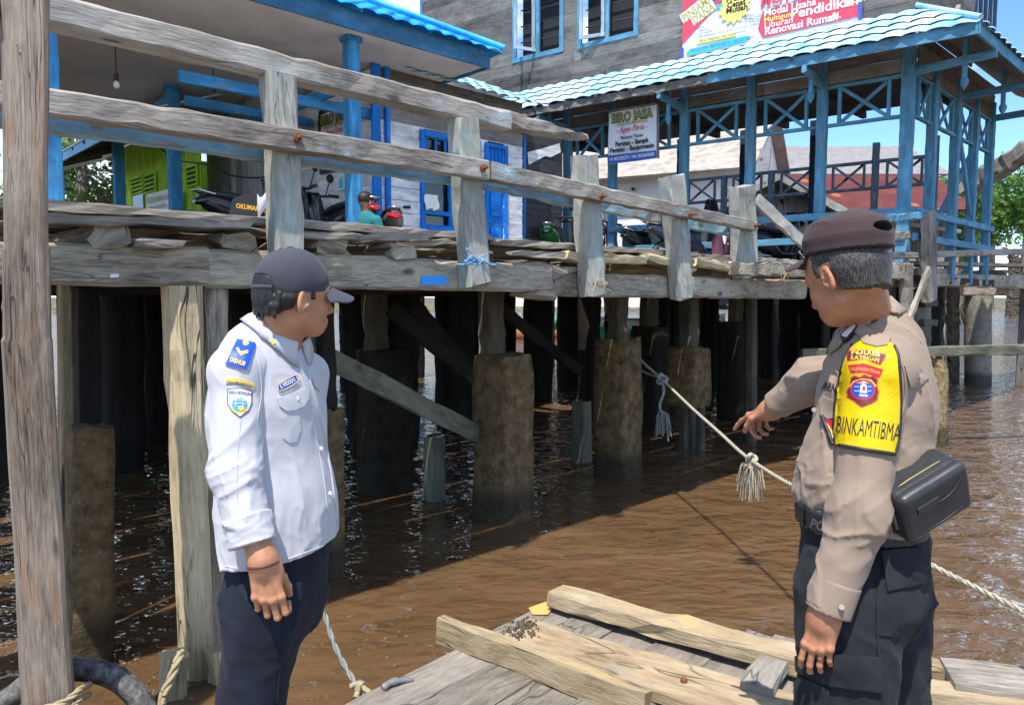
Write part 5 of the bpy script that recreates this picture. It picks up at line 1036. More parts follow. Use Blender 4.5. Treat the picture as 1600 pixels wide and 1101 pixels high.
lay('loose_plank', 868, 950, 1270, 1066, .13, .075, M['light_plank'], 'long pale plank along the outer end of the raft', zoff=.03, jit=.004, endj=.012)
lay('loose_plank', 1380, 1086, 1600, 1120, .12, .06, M['light_plank'], 'pale plank end sticking out right of the policeman', zoff=.01, jit=.003)
lay('short_board', 1180, 1104, 1230, 1026, .12, .04, M['raft_wood'], 'short grey board lying across the planks in front of the policeman', zoff=.045, jit=.003)
lay('short_board', 1478, 1080, 1620, 1100, .24, .04, M['grey_wood'], 'grey square-ended board on the raft at the right edge', zoff=.05, jit=.003)
lay('short_board', 1385, 1050, 1475, 1066, .1, .05, M['mid_plank'], 'brown board end just behind the policeman trousers', zoff=.02, jit=.003)
q = MB()
for k in range(150):
    c = onz(814 + RNG.normal(0, 14), 1000 + RNG.normal(0, 9), RZ) + Z3 * (.055 + .008 * random.random()); r = .0025 + .0045 * random.random(); q.tube([c - Z3 * r, c, c + Z3 * r], [r * .6, r, r * .4], 6)
tag(q.build('grit', rough_mat('grit', [(.04, .03, .022), (.16, .13, .09)], 60)), kind='stuff')
q = MB(); c = onz(1068, 1086, RZ) + Z3 * .06; q.tube([c - Z3 * .01, c, c + Z3 * .012], [.01, .014, .006], 10); tag(q.build('pebble', M['rust']), 'small round brown pebble on the wide tan plank', 'pebble')
q = MB(); c = onz(612, 1073, RZ); q.tube(spline([c + (-.03, -.03, .012), c + (0, 0, .02), c + (.05, .03, .012), c + (.08, .04, .006)], 4), [.012, .016, .014, .012, .014, .016, .012, .012, .01, .012, .01, .008, .004][:13], 7); tag(q.build('rag', M['ink_grey']), 'small dark grey rag on the left raft edge', 'rag')
q = MB(); c = onz(980, 908, 0.01); slab(q, [c + (-.02, 0, 0), c + (0, -.012, .004), c + (.022, .002, 0), c + (0, .012, 0)], Z3, .002); tag(q.build('leaf', M['leaf']), 'single bright green leaf floating on the brown water', 'leaf')
q = MB(); pts = [onz(x, y, RZ) + Z3 * .006 for x, y in ((832, 962), (826, 952), (845, 945), (862, 940), (878, 938), (868, 946), (856, 962))]; slab(q, pts, Z3, .004); tag(q.build('sawdust_patch', mat('orange dust', .9, (.55, .33, .10))), 'orange yellow patch of dust at the raft corner', 'dust')
# ---------------------------------------------------------------- smooth bodies: blended rounded cones and ellipsoids, meshed by surface nets
_pm = np.random.default_rng(11).permutation(256); _pm = np.concatenate([_pm, _pm, _pm]); _vl = np.random.default_rng(12).random(256)
def vnoise(p):
    i = np.floor(p).astype(int); f = p - i; f = f * f * (3 - 2 * f); i &= 255; r = 0
    for dx in (0, 1):
        for dy in (0, 1):
            for dz in (0, 1):
                h = _vl[_pm[(_pm[(_pm[(i[:, 0] + dx) & 255] + i[:, 1] + dy) & 255] + i[:, 2] + dz) & 255]]
                r = r + h * (f[:, 0] if dx else 1 - f[:, 0]) * (f[:, 1] if dy else 1 - f[:, 1]) * (f[:, 2] if dz else 1 - f[:, 2])
    return r
def frame_of(e):
    e = nrm(e); a = nrm(np.cross(e, (.3, .2, .93) if abs(e[2]) < .9 else (1, 0, 0))); return np.stack([e, a, np.cross(e, a)])
def folds(p, e, lo, hi, seed=0., warp=.02):
    """ridged creases running along e: slow along it, quick across it"""
    F = frame_of(e); q = p @ F.T; wq = (vnoise(p * 9 + seed) - .5) * warp * 4
    n = vnoise(np.stack([q[:, 0] * lo, (q[:, 1] + wq) * hi, (q[:, 2] - wq) * hi], 1) + seed * 7.3)
    n2 = vnoise(np.stack([q[:, 0] * lo * 1.7, (q[:, 1] + wq) * hi * 2.3, (q[:, 2] - wq) * hi * 2.3], 1) + seed * 3.1)
    return np.exp(-np.abs(2 * n - 1) / .26) + .38 * np.exp(-np.abs(2 * n2 - 1) / .22)
class S:
    def __init__(s): s.p = []; s.post = []
    def raw(s, fn, lo, hi, k=.02, op=1): s.p.append((fn, np.asarray(lo, float), np.asarray(hi, float), k, op)); return s
    def cone(s, a, b, ra, rb=None, k=.02, flat=None, op=1):
        a = np.asarray(a, float); b = np.asarray(b, float); rb = ra if rb is None else rb
        if flat is not None:
            F, ratio = nrm(flat[0]), flat[1]; T = np.eye(3) + np.outer(F, F) * (ratio - 1)
        else: T = None; ratio = 1
        def fn(p):
            q, a_, b_ = (p, a, b) if T is None else (p @ T, a @ T, b @ T)
            d = b_ - a_; t = np.clip(((q - a_) @ d) / (d @ d), 0, 1); return (np.linalg.norm(q - a_ - t[:, None] * d, axis=1) - (ra + (rb - ra) * t)) / ratio ** .5
        m = max(ra, rb); return s.raw(fn, np.minimum(a, b) - m, np.maximum(a, b) + m, k, op)
    def ell(s, c, r, Rm=np.eye(3), k=.02, op=1):
        """ellipsoid; rows of Rm are its axes"""
        c = np.asarray(c, float); r = np.asarray(r, float)
        def fn(p):
            q = (p - c) @ Rm.T; k0 = np.linalg.norm(q / r, axis=1); k1 = np.linalg.norm(q / (r * r), axis=1) + 1e-9; return k0 * (k0 - 1) / k1
        m = r.max(); return s.raw(fn, c - m, c + m, k, op)
    def ev(s, p):
        f = np.full(len(p), .3)
        for fn, lo, hi, k, op in s.p:
            m = np.all((p > lo - k - .05) & (p < hi + k + .05), axis=1)
            if not m.any(): continue
            d = fn(p[m]); g = f[m]
            if op == 1: h = np.clip(.5 + .5 * (g - d) / k, 0, 1); f[m] = g * (1 - h) + d * h - k * h * (1 - h)
            elif op == -1: h = np.clip(.5 - .5 * (g + d) / k, 0, 1); f[m] = g * (1 - h) - d * h + k * h * (1 - h)
        for fn in s.post: f = fn(p, f)
        return f
    def bounds(s): a = [q for q in s.p if q[4] == 1]; return np.min([q[1] for q in a], 0) - .03, np.max([q[2] for q in a], 0) + .03
    def mesh(s, h, lo=None, hi=None):
        l0, h0 = s.bounds(); lo = l0 if lo is None else np.asarray(lo); hi = h0 if hi is None else np.asarray(hi)
        n = np.ceil((hi - lo) / (4 * h)).astype(int) + 1; H = 4 * h
        g = np.stack(np.meshgrid(*[lo[i] + H * (np.arange(n[i]) + .5) for i in range(3)], indexing='ij'), -1).reshape(-1, 3)
        fc = s.ev(g).reshape(n); near = np.abs(fc) < H * 2.3
        N4 = n * 4; f = np.repeat(np.repeat(np.repeat(np.sign(fc) * .3, 4, 0), 4, 1), 4, 2)
        ci = np.argwhere(near); off = np.stack(np.meshgrid(range(4), range(4), range(4), indexing='ij'), -1).reshape(-1, 3)
        idx = (ci[:, None] * 4 + off[None]).reshape(-1, 3); f[tuple(idx.T)] = s.ev(lo + h * idx)
        return nets(f, lo, h)
def nets(f, lo, h):
    ins = f < 0; c = np.zeros(np.array(f.shape) - 1, np.uint8)
    cor = [(i, j, k) for i in (0, 1) for j in (0, 1) for k in (0, 1)]
    sl = lambda i, n: slice(i, n - 1 + i)
    for (i, j, k) in cor: c += ins[sl(i, f.shape[0]), sl(j, f.shape[1]), sl(k, f.shape[2])]
    cells = np.argwhere((c > 0) & (c < 8)); vid = np.full(c.shape, -1, int); vid[tuple(cells.T)] = np.arange(len(cells))
    vals = {q: f[tuple((cells + q).T)] for q in cor}; acc = np.zeros((len(cells), 3)); cnt = np.zeros(len(cells))
    for a in cor:
        for ax in range(3):
            if a[ax]: continue
            b = list(a); b[ax] = 1; b = tuple(b); va, vb = vals[a], vals[b]; m = (va < 0) != (vb < 0); t = np.where(m, va / np.where(m, va - vb, 1), 0)
            pt = np.array(a, float)[None] + t[:, None] * np.eye(3)[ax][None]; acc += pt * m[:, None]; cnt += m
    V = lo + h * (cells + acc / cnt[:, None]); Q = []
    for ax in range(3):
        o1, o2 = [(1, 2), (2, 0), (0, 1)][ax]; A = ins; s0 = [slice(None)] * 3; s1 = [slice(None)] * 3; s0[ax] = slice(0, -1); s1[ax] = slice(1, None)
        e = np.argwhere(A[tuple(s0)] != A[tuple(s1)]); e = e[(e[:, o1] > 0) & (e[:, o2] > 0) & (e[:, o1] < f.shape[o1] - 1) & (e[:, o2] < f.shape[o2] - 1)]
        u = np.zeros(3, int); u[o1] = 1; w_ = np.zeros(3, int); w_[o2] = 1
        q = np.stack([vid[tuple((e - u - w_).T)], vid[tuple((e - w_).T)], vid[tuple(e.T)], vid[tuple((e - u).T)]], 1); fl = A[tuple(e.T)]
        q[~fl] = q[~fl][:, ::-1]; Q.append(q[(q >= 0).all(1)])
    return V, np.concatenate(Q)
def put(name, meshes, m, parent=None, relax=1):
    """several (V, Q) pairs as one smooth mesh"""
    Vs = []; Qs = []; k = 0
    for V, Q in meshes:
        for _ in range(relax):
            s_ = np.zeros_like(V); n_ = np.zeros(len(V))
            for a in range(4):
                np.add.at(s_, Q[:, a], V[Q[:, (a + 1) % 4]]); np.add.at(n_, Q[:, a], 1); 
            V = V * .5 + .5 * s_ / np.maximum(n_, 1)[:, None]
        Vs.append(V); Qs.append(Q + k); k += len(V)
    V = np.concatenate(Vs); Q = np.concatenate(Qs); me = bpy.data.meshes.new(name)
    me.vertices.add(len(V)); me.vertices.foreach_set('co', V.astype(np.float32).ravel()); me.loops.add(len(Q) * 4); me.loops.foreach_set('vertex_index', Q.astype(np.int32).ravel())
    me.polygons.add(len(Q)); me.polygons.foreach_set('loop_start', np.arange(0, len(Q) * 4, 4, dtype=np.int32)); me.polygons.foreach_set('use_smooth', np.ones(len(Q), bool)); me.update(calc_edges=True)
    o = link(name, me, m, parent); return o
def bvh_of(*meshes):
    vs = []; fs = []; k = 0
    for V, Q in meshes: vs += V.tolist(); fs += (Q + k).tolist(); k += len(V)
    return BVHTree.FromPolygons(vs, fs)
# --- flat badges, flaps and letters laid on a body where they are seen, each following the surface
def _hit(bvh, x, y, off):
    r = ray(x, y); r = r / np.linalg.norm(r); h = bvh.ray_cast(Vector(CAMP), Vector(r))
    if h[0] is None: return None
    n = np.array(h[1]); n = -n if n @ r > 0 else n
    n = nrm(n * .6 - r * .4); return np.array(h[0]) + n * off, np.array(h[0]) - n * .004
def tri2d(poly, g=3.):
    poly = [np.asarray(q, float) for q in poly]; pts = []
    for i, a in enumerate(poly):
        b = poly[(i + 1) % len(poly)]; k = max(1, int(np.linalg.norm(b - a) / g)); pts += [a + (b - a) * j / k for j in range(k)]
    nb = len(pts); A = np.array(pts); mn, mx_ = A.min(0), A.max(0); ins = []
    for x in np.arange(mn[0] + g * .5, mx_[0], g):
        for y in np.arange(mn[1] + g * .5, mx_[1], g):
            c = False
            for i in range(nb):
                p, q = A[i], A[i - 1]
                if (p[1] > y) != (q[1] > y) and x < (q[0] - p[0]) * (y - p[1]) / (q[1] - p[1]) + p[0]: c = not c
            if c and np.min(np.linalg.norm(A - (x, y), axis=1)) > g * .45: ins.append((x, y))
    vs = [Vector(q) for q in pts] + [Vector(q) for q in ins]
    r = delaunay_2d_cdt(vs, [(i, (i + 1) % nb) for i in range(nb)], [], 1, 1e-5); return np.array([v[:] for v in r[0]]), [tuple(f) for f in r[2]], nb
def patch(name, poly, bvh, m, parent, off=.003, g=3., mb=None, mi=0):
    v, f, nb = tri2d(poly, g); q = mb or MB(); top = []; low = []; ok = []
    for x, y in v:
        h = _hit(bvh, x, y, off); ok.append(h is not None); top.append(h[0] if h else CAMP); low.append(h[1] if h else CAMP)
    f = [t for t in f if all(ok[i] for i in t)]
    z = [np.linalg.norm(t - CAMP) for t in top]; f = [t for t in f if max(z[i] for i in t) - min(z[i] for i in t) < .05]
    if not f: return None
    pa = {}                     # keep the largest connected piece
    def root_(i):
        while pa.setdefault(i, i) != i: i = pa[i]
        return i
    for t in f:
        for i in t[1:]: pa[root_(i)] = root_(t[0])
    gs_ = {}
    for t in f: gs_.setdefault(root_(t[0]), []).append(t)
    f = max(gs_.values(), key=len)
    us_ = sorted({i for t in f for i in t}); mp_ = {i: k for k, i in enumerate(us_)}; top = [top[i] for i in us_]; low = [low[i] for i in us_]; f = [tuple(mp_[i] for i in t) for t in f]
    q.add(top, f, None, mi, True)
    cnt = {}
    for t in f:
        for i in range(len(t)): e = (t[i], t[(i + 1) % len(t)]); cnt[e] = 1
    rim = [e for e in cnt if (e[1], e[0]) not in cnt]; nv = len(top); q.add(top + low, [(e[1], e[0], nv + e[0], nv + e[1]) for e in rim], None, mi, False)
    return q.build(name, m, parent) if mb is None else None
def text_on(name, body, A, B, h, bvh, m, parent, off=.004, bold=.0, curve=0., skew=0., split=6.):
    """letters along the line A-B (pixel columns and rows on the body), h tall"""
    v, f = text_mesh(body, 1., bold); bm = bmesh.new(); A = np.asarray(A, float); B = np.asarray(B, float)
    cap = .7; wd = v[:, 0].max(); d = B - A; L_ = np.linalg.norm(d); d = d / L_; up = np.array((d[1], -d[0])) + d * skew
    vv = [bm.verts.new((x / wd * L_, y / cap * h, 0)) for x, y in v]
    for t in f:
        try: bm.faces.new([vv[i] for i in t])
        except ValueError: pass
    for _ in range(3):
        e = [e for e in bm.edges if e.calc_length() > split]
        if not e: break
        bmesh.ops.subdivide_edges(bm, edges=e, cuts=1); bmesh.ops.triangulate(bm, faces=bm.faces[:])
    bm.verts.index_update(); P2 = []; ok = []
    for b_ in bm.verts:
        x, y = b_.co.x, b_.co.y; c = A + d * x + up * y + up * curve * (1 - (2 * x / L_ - 1) ** 2); hh = _hit(bvh, c[0], c[1], off); ok.append(hh is not None); P2.append(hh[0] if hh else CAMP)
    q = MB(); q.add(P2, [tuple(w_.index for w_ in t.verts) for t in bm.faces if all(ok[w_.index] for w_ in t.verts)], None); bm.free(); return q.build(name, m, parent)
def stroke_on(name, pts, bvh, m, parent, r=.002, off=.001, n=5, mb=None):
    """seam, piping or crease line along a path on the body"""
    c = spline([np.array((*p, 0.)) for p in pts], 6); ps = [h[0] for h in (_hit(bvh, x, y, off) for x, y, _ in c) if h]
    if len(ps) < 2: return None
    q = mb or MB(); q.tube(ps, r, n); return q.build(name, m, parent) if mb is None else None
# ---------------------------------------------------------------- anatomy
def head(s, o, F, sc=1.):
    """o between the ears, F rows: forward, left, up"""
    L = lambda x, y, z: o + (F[0] * x + F[1] * y + F[2] * z) * sc
    el = lambda c, r, Rm=np.eye(3), **k: s.ell(c, np.asarray(r) * sc, Rm, **k)
    cn = lambda a, b, ra, rb=None, **k: s.cone(a, b, ra * sc, None if rb is None else rb * sc, **k)
    el(L(-.006, 0, .044), (.098, .0765, .086), F, k=.02); el(L(.036, 0, -.028), (.056, .047, .074), F, k=.03); el(L(.03, 0, .03), (.066, .060, .06), F, k=.03)
    for y in (-1, 1):
        cn(L(.0, .041 * y, -.052), L(.062, .017 * y, -.076), .018, .018, k=.025); el(L(.060, .038 * y, -.020), (.025, .021, .021), F, k=.022); cn(L(.084, .012 * y, .026), L(.07, .045 * y, .027), .011, .012, k=.014)
        el(L(.092, .032 * y, .006), (.014, .018, .012), F, k=.012, op=-1); el(L(.078, .031 * y, .006), (.0135, .0145, .0125), F, k=.004)
        el(L(.048, .026 * y, -.05), (.032, .022, .028), F, k=.02)
        e = F[1] * y; c = L(-.008, .077 * y, -.002); ax = np.stack([nrm(F[0] * .9 - e * .42), nrm(e * .9 + F[0] * .42), F[2]]); ax[2] = np.cross(ax[0], ax[1]); tl = np.stack([nrm(ax[0] + ax[2] * -.18 * np.sign(ax[2] @ F[2])), ax[1], nrm(ax[2] * np.sign(ax[2] @ F[2]) + ax[0] * -.2)])
        el(c + F[2] * .004 * sc, (.021, .0088, .0355), tl, k=.006); el(L(-.0, .07 * y, -.004), (.014, .012, .022), F, k=.01)
        el(c + (e * .0075 + F[0] * .003 + F[2] * .004) * sc, (.0105, .0052, .020), tl, k=.004, op=-1); el(L(.006, .083 * y, -.004), (.006, .008, .008), F, k=.004, op=-1)
    el(L(.066, 0, -.078), (.022, .024, .018), F, k=.02)
    cn(L(.090, 0, .018), L(.114, 0, -.026), .008, .0115, k=.012)
    for y in (-1, 1): el(L(.099, .0125 * y, -.031), (.011, .0085, .0085), F, k=.008)
    cn(L(.091, -.015, -.056), L(.091, .015, -.056), .0075, k=.01); cn(L(.087, -.013, -.068), L(.087, .013, -.068), .0085, k=.01); cn(L(.101, -.022, -.062), L(.101, .022, -.062), .003, k=.005, op=-1)
def hand(s, wr, X, Zb, Y, sc=1., curl=(30, 40, 35), per=None, thumb=(18, 20), spread=1., tuck=0):
    """wr wrist, X to the finger roots, Zb back of the hand, Y towards the thumb"""
    X = nrm(X); Y = nrm(Y - X * (Y @ X)); Zb = nrm(Zb - X * (Zb @ X) - Y * (Zb @ Y)); L = lambda x, y, z: wr + (X * x + Y * y + Zb * z) * sc
    for i, (y0, y1, x1) in enumerate(((.012, .030, .088), (.005, .010, .092), (-.006, -.010, .088), (-.013, -.028, .078))):
        s.cone(L(.005, y0, 0), L(x1, y1, .001), .0125 * sc, .0105 * sc, k=.010); s.cone(L(.012, y0, .0095), L(x1 - .004, y1, .0085), .0035 * sc, .0045 * sc, k=.005)
    s.ell(L(.03, .022, -.01), (.034 * sc, .019 * sc, .017 * sc), np.stack([X, Y, Zb]), k=.014); s.ell(L(.035, -.022, -.008), (.034 * sc, .014 * sc, .014 * sc), np.stack([X, Y, Zb]), k=.014)
    fl = ((.088, .030, (.041, .025, .021), .0083), (.093, .010, (.046, .029, .022), .0086), (.088, -.010, (.042, .027, .022), .0081), (.078, -.028, (.033, .021, .019), .0072))
    for i, (x, y, Ls, r) in enumerate(fl):
        c = per[i] if per else tuple(q + (i - 1.5) * 5 for q in curl); p = L(x, y, .002); a = 0; sp_ = (1.5 - i) * .05 * spread
        for j in range(3):
            a += R(c[j]); d = nrm(X * math.cos(a) - Zb * math.sin(a) + Y * sp_ * math.cos(a)); e = p + d * Ls[j] * sc
            s.cone(p, e, (r - .0007 * j) * sc, (r - .0007 * (j + 1)) * sc, k=.0035 if j else .006); 
            if j == 0: s.ell(p + Zb * .004 * sc, (.0098 * sc,) * 3, k=.005)
            p = e
    p = L(.018, .024, -.006); a = R(thumb[0]); d = nrm(X * .72 + Y * .62 - Zb * .35) if not tuck else nrm(X * .8 + Y * .18 - Zb * .57); e = p + d * .042 * sc; s.cone(p, e, .013 * sc, .0105 * sc, k=.01)
    d2 = nrm(X * .93 + Y * (.35 - thumb[1] * .012) - Zb * (.2 + thumb[0] * .01)); g = e + d2 * .032 * sc; s.cone(e, g, .0112 * sc, .0095 * sc, k=.004); s.cone(g, g + nrm(d2 - Y * .2) * .024 * sc, .0096 * sc, .0078 * sc, k=.004)
def fabric(name, col, rough=.85, weave=900, amt=.12, sheen=.08, var=.08):
    m = mat(name, rough, col, spec=.2); nt, node, lk, b = G(m); b.inputs['Sheen Weight'].default_value = sheen; tcn = node('TexCoord')
    n = node('TexNoise'); n.inputs['Scale'].default_value = weave; n.inputs['Detail'].default_value = 2; lk(tcn.outputs['Object'], n.inputs[0])
    n2 = node('TexNoise'); n2.inputs['Scale'].default_value = 14; n2.inputs['Detail'].default_value = 5; lk(tcn.outputs['Object'], n2.inputs[0])
    rp = ramp(node, [(.3, tuple(c * (1 - var) for c in col)), (.7, tuple(min(1, c * (1 + var)) for c in col))]); lk(n2.outputs[0], rp.inputs[0]); lk(rp.outputs[0], b.inputs['Base Color'])
    ad = node('Math', operation='MULTIPLY_ADD'); lk(n2.outputs[0], ad.inputs[0]); ad.inputs[1].default_value = 4.; lk(n.outputs[0], ad.inputs[2])
    bp_ = node('Bump'); bp_.inputs['Strength'].default_value = amt; bp_.inputs['Distance'].default_value = .002; lk(ad.outputs[0], bp_.inputs['Height']); lk(bp_.outputs[0], b.inputs['Normal']); return m
def skin_mat(name, c0, c1):
    m = mat(name, .5, c0, spec=.4); nt, node, lk, b = G(m); tcn = node('TexCoord'); n = node('TexNoise'); n.inputs['Scale'].default_value = 28; n.inputs['Detail'].default_value = 6; lk(tcn.outputs['Object'], n.inputs[0])
    rp = ramp(node, [(.3, c0), (.7, c1)]); lk(n.outputs[0], rp.inputs[0]); lk(rp.outputs[0], b.inputs['Base Color']); b.inputs['Subsurface Weight'].default_value = .1; b.inputs['Subsurface Radius'].default_value = (.012, .005, .003); b.inputs['Subsurface Scale'].default_value = .6
    n3 = node('TexNoise'); n3.inputs['Scale'].default_value = 420; lk(tcn.outputs['Object'], n3.inputs[0]); bp_ = node('Bump'); bp_.inputs['Strength'].default_value = .35; bp_.inputs['Distance'].default_value = .0015; lk(n3.outputs[0], bp_.inputs['Height']); lk(bp_.outputs[0], b.inputs['Normal']); return m
def hair_mat(name, c0, c1):
    m = mat(name, .45, c0, spec=.4); nt, node, lk, b = G(m); tcn = node('TexCoord'); mp = node('Mapping'); mp.inputs['Scale'].default_value = (1, 1, .18); lk(tcn.outputs['Object'], mp.inputs[0])
    n = node('TexNoise'); n.inputs['Scale'].default_value = 420; n.inputs['Detail'].default_value = 3; lk(mp.outputs[0], n.inputs[0]); rp = ramp(node, [(.4, c0), (.66, c1)]); lk(n.outputs[0], rp.inputs[0]); lk(rp.outputs[0], b.inputs['Base Color'])
    bp_ = node('Bump'); bp_.inputs['Strength'].default_value = .7; bp_.inputs['Distance'].default_value = .003; lk(n.outputs[0], bp_.inputs['Height']); lk(bp_.outputs[0], b.inputs['Normal']); return m
def collar(name, c, up, fwd, r, m, parent, hb=.045, hf=.03, drop_b=.042, drop_f=.075, squash=1.12, gap=14, sf=None):
    """shirt collar: a standing band with its leaf folded down, open at the front"""
    up = nrm(up); fwd = nrm(fwd - up * (np.asarray(fwd) @ up)); sd = np.cross(up, fwd); q = MB(); rs = []
    for a in np.linspace(R(gap), R(360 - gap), 57):
        fr = (math.cos(a) + 1) / 2; d = fwd * math.cos(a) * squash + sd * math.sin(a); ht = hb + (hf - hb) * fr; pt = max(0, 1 - abs(abs(a - math.pi) - (math.pi - R(gap))) / R(34)); dr = drop_b + (drop_f - drop_b) * max(pt, 0) ** 1.0
        out = .003 + .006 * fr; rs.append([c + d * (r - .002) - up * .02, c + d * r + up * ht * .5, c + d * (r + .002) + up * (ht - .004), c + d * (r + .005) + up * ht, c + d * (r + .009) + up * (ht - .003), c + d * (r + .012 + out * .5) + up * (ht - dr * .45), c + d * (r + .014 + out * 1.6) + up * (ht - dr), c + d * (r + .010 + out * 1.5) + up * (ht - dr - .001), c + d * (r + .008 + out * .4) + up * (ht - dr * .45), c + d * (r + .003) + up * (ht * .3)])
    if sf is not None:      # lay the leaf on the shirt
        pts = np.array(rs).reshape(-1, 3); need = np.tile(np.array([-1, -1, -1, .004, .0055, .0075, .0075, .0035, .0025, -1]), len(rs))
        pull = np.tile(np.array([0, 0, 0, 0, 0, .12, .5, .5, .12, 0]), len(rs))
        for _ in range(4):
            f = sf(pts); e = .002; gx = np.stack([sf(pts + e * v) - sf(pts - e * v) for v in np.eye(3)], 1); gx /= np.linalg.norm(gx, axis=1)[:, None] + 1e-9
            pts = pts + gx * np.where((need > 0) & (f < need), need - f, np.where(pull > 0, np.minimum(need - f, 0) * pull, 0))[:, None]
        rs = [list(r) for r in pts.reshape(len(rs), -1, 3)]
    q.rings(rs, smooth=True); return q.build(name, m, parent)
# ---------------------------------------------------------------- the man in white, left
M['skin_l'] = skin_mat('tanned skin', (.36, .165, .085), (.46, .225, .125)); M['skin_r'] = skin_mat('brown skin', (.33, .145, .075), (.43, .20, .11))
M['hair'] = hair_mat('black hair', (.006, .005, .005), (.022, .02, .02)); M['hair_grey'] = hair_mat('short greying hair', (.012, .010, .009), (.075, .066, .06))
M['shirt_white'] = fabric('white uniform shirt', (.46, .46, .495)); M['navy_cloth'] = fabric('navy trousers', (.011, .014, .024), var=.2, sheen=.02); M['black_cloth'] = fabric('black cargo cloth', (.017, .0185, .023), var=.25, weave=500, sheen=.02)
M['khaki'] = fabric('taupe police shirt', (.265, .20, .152)); M['cap_grey'] = fabric('dark grey cap', (.048, .05, .066), weave=500, amt=.25); M['cap_brown'] = fabric('dark brown cap', (.05, .032, .034), weave=600, amt=.2)
M['badge_blue'] = mat('royal blue badge', .5, (.008, .065, .52)); M['gold'] = mat('gold thread', .4, (.75, .52, .10)); M['badge_white'] = mat('white thread', .6, (.72, .72, .74)); M['navy_thread'] = mat('navy thread', .6, (.04, .05, .16))
M['arm_yellow'] = rough_mat('yellow vinyl band', [(.60, .42, .0), (.68, .50, .004)], 30, rough=.32, bump=.1, dist=.003); M['edge_black'] = mat('black piping', .5, (.014, .014, .016)); M['badge_red'] = mat('red thread', .55, (.55, .012, .03)); M['maroon'] = mat('maroon thread', .6, (.10, .022, .018))
M['leather'] = rough_mat('black leather', [(.016, .017, .02), (.028, .03, .035)], 60, rough=.42, bump=.12, dist=.004, spec=.5); M['eye'] = mat('eye white', .2, (.55, .52, .48)); M['green_thread'] = mat('lime thread', .5, (.62, .72, .02)); M['sky_thread'] = mat('sky blue thread', .5, (.05, .33, .62))
M['button'] = mat('pearl button', .3, (.55, .54, .56)); M['button_k'] = mat('taupe button', .35, (.33, .27, .23))
def rows(f, up=(0, 0, 1)): f = nrm(f); l = nrm(np.cross(up, f)); return np.stack([f, l, np.cross(f, l)])
def person_root(x, y, label): return empty('person', (x, y, RZ), label, 'person')
# ---- body frame
tf = nrm((.92, -.39, 0)); tr = np.array((tf[1], -tf[0], 0))          # forward, wearer's right (towards the camera)
c_sh = P(419, 566, 1.88); me1 = person_root(-.62, 1.88, 'man in white uniform shirt, navy trousers and dark grey cap looking down at the water')
def PZ(px, py, d, z): p = P(px, py, d); return np.array((p[0], p[1], z))
torso = [((440, 893), .170, 1.30), ((436, 790), .156, 1.40), ((421, 650), .163, 1.55), ((417, 588), .158, 1.75)]
def torso_sdf(s, tl, dp, F, grow=0., k=.06):
    for i in range(len(tl) - 1):
        (a, ra, qa), (b, rb, qb) = tl[i], tl[i + 1]; s.cone(P(*a, dp), P(*b, dp), ra + grow, rb + grow, k=k, flat=(F, (qa + qb) / 2))
J = dict(sr=P(370, 580, 1.755), el=P(367, 738, 1.70), wr=P(410, 872, 1.655), cu=P(396, 846, 1.665), sl=c_sh - tr * .15 - Z3 * .045)
J['el2'] = J['sl'] + np.array((-.05, .05, -.29)); J['wr2'] = J['el2'] + np.array((-.0, .0, -.22))
s = S(); torso_sdf(s, torso, 1.88, tf)
s.cone(J['sr'] + Z3 * .0 - tr * .02, J['sl'], .052, k=.035); s.cone(c_sh - Z3 * .02, P(421, 566, 1.87), .065, .035, k=.03)

hemz = P(441, 893, 1.88)[2] + .052
def hem(p, f): return np.maximum(f, -(p[:, 2] - (hemz + .012 + .035 * np.clip((p[:, 0] + .58) * 3.2, -1, 1))))
def wrinkle_t(p, f):
    z = p[:, 2]; a = folds(p, (.35, -.1, -1), 2.2, 13, 1); b = folds(p, (.9, -.3, -.42), 2.5, 15, 4); lowr = np.clip((1.62 - z) * 2.4, 0, 1)
    return f - .0075 * a * (.35 + .65 * lowr) - .007 * b * np.clip((1.55 - z) * 3, 0.25, 1) + .0025
s.post = [wrinkle_t, hem]
a = S(); a.cone(J['sr'], J['el'], .061, .053, k=.02, flat=(tf, .98)); a.cone(J['el'], J['cu'], .052, .048, k=.03); a.cone(J['sr'] - tr * .03 + Z3 * .012, J['sr'], .058, .061, k=.03)
ax_ = nrm(J['cu'] - J['el']); ax0 = nrm(J['el'] - J['sr'])
def sleeve_wr(p, f, e0=ax0, el=J['el'], cu=J['cu'], axc=ax_, amp=.008):
    t = np.exp(-((p - el) @ e0) ** 2 / .012); a_ = folds(p, np.cross(e0, (0.2, -.9, .3)) + .8 * e0, 3, 17, 2, .012); b_ = folds(p, e0 + np.array((.25, 0, 0)), 2., 14, 9, .012)
    return np.maximum(f - amp * .8 * a_ * (.15 + t) - amp * .8 * b_ + .004, (p - cu) @ axc - .004)
a.post = [sleeve_wr]
a2 = S(); a2.cone(J['sl'], J['el2'], .062, .055); a2.cone(J['el2'], J['wr2'], .054, .048, k=.03)
cuff = S(); cuff.cone(J['cu'] - ax_ * .052, J['cu'] + ax_ * .006, .0525, .053, k=.01); cuff.post = [lambda p, f: np.maximum(np.abs((p - J['cu'] + ax_ * .028) @ ax_ + .008 * (vnoise(p * 9) - .5)) - .032, f - .007 * folds(p, nrm((1, .3, .5)), 5, 22, 3) + .003)]
mt, ma, ma2, mc = s.mesh(.0045), a.mesh(.004), a2.mesh(.007), cuff.mesh(.0035)
shirt = put('shirt', [mt, ma, ma2], M['shirt_white'], me1); put('cuff', [mc], M['shirt_white'], shirt)
bv = bvh_of(mt, ma, mc); bva = bvh_of(ma)
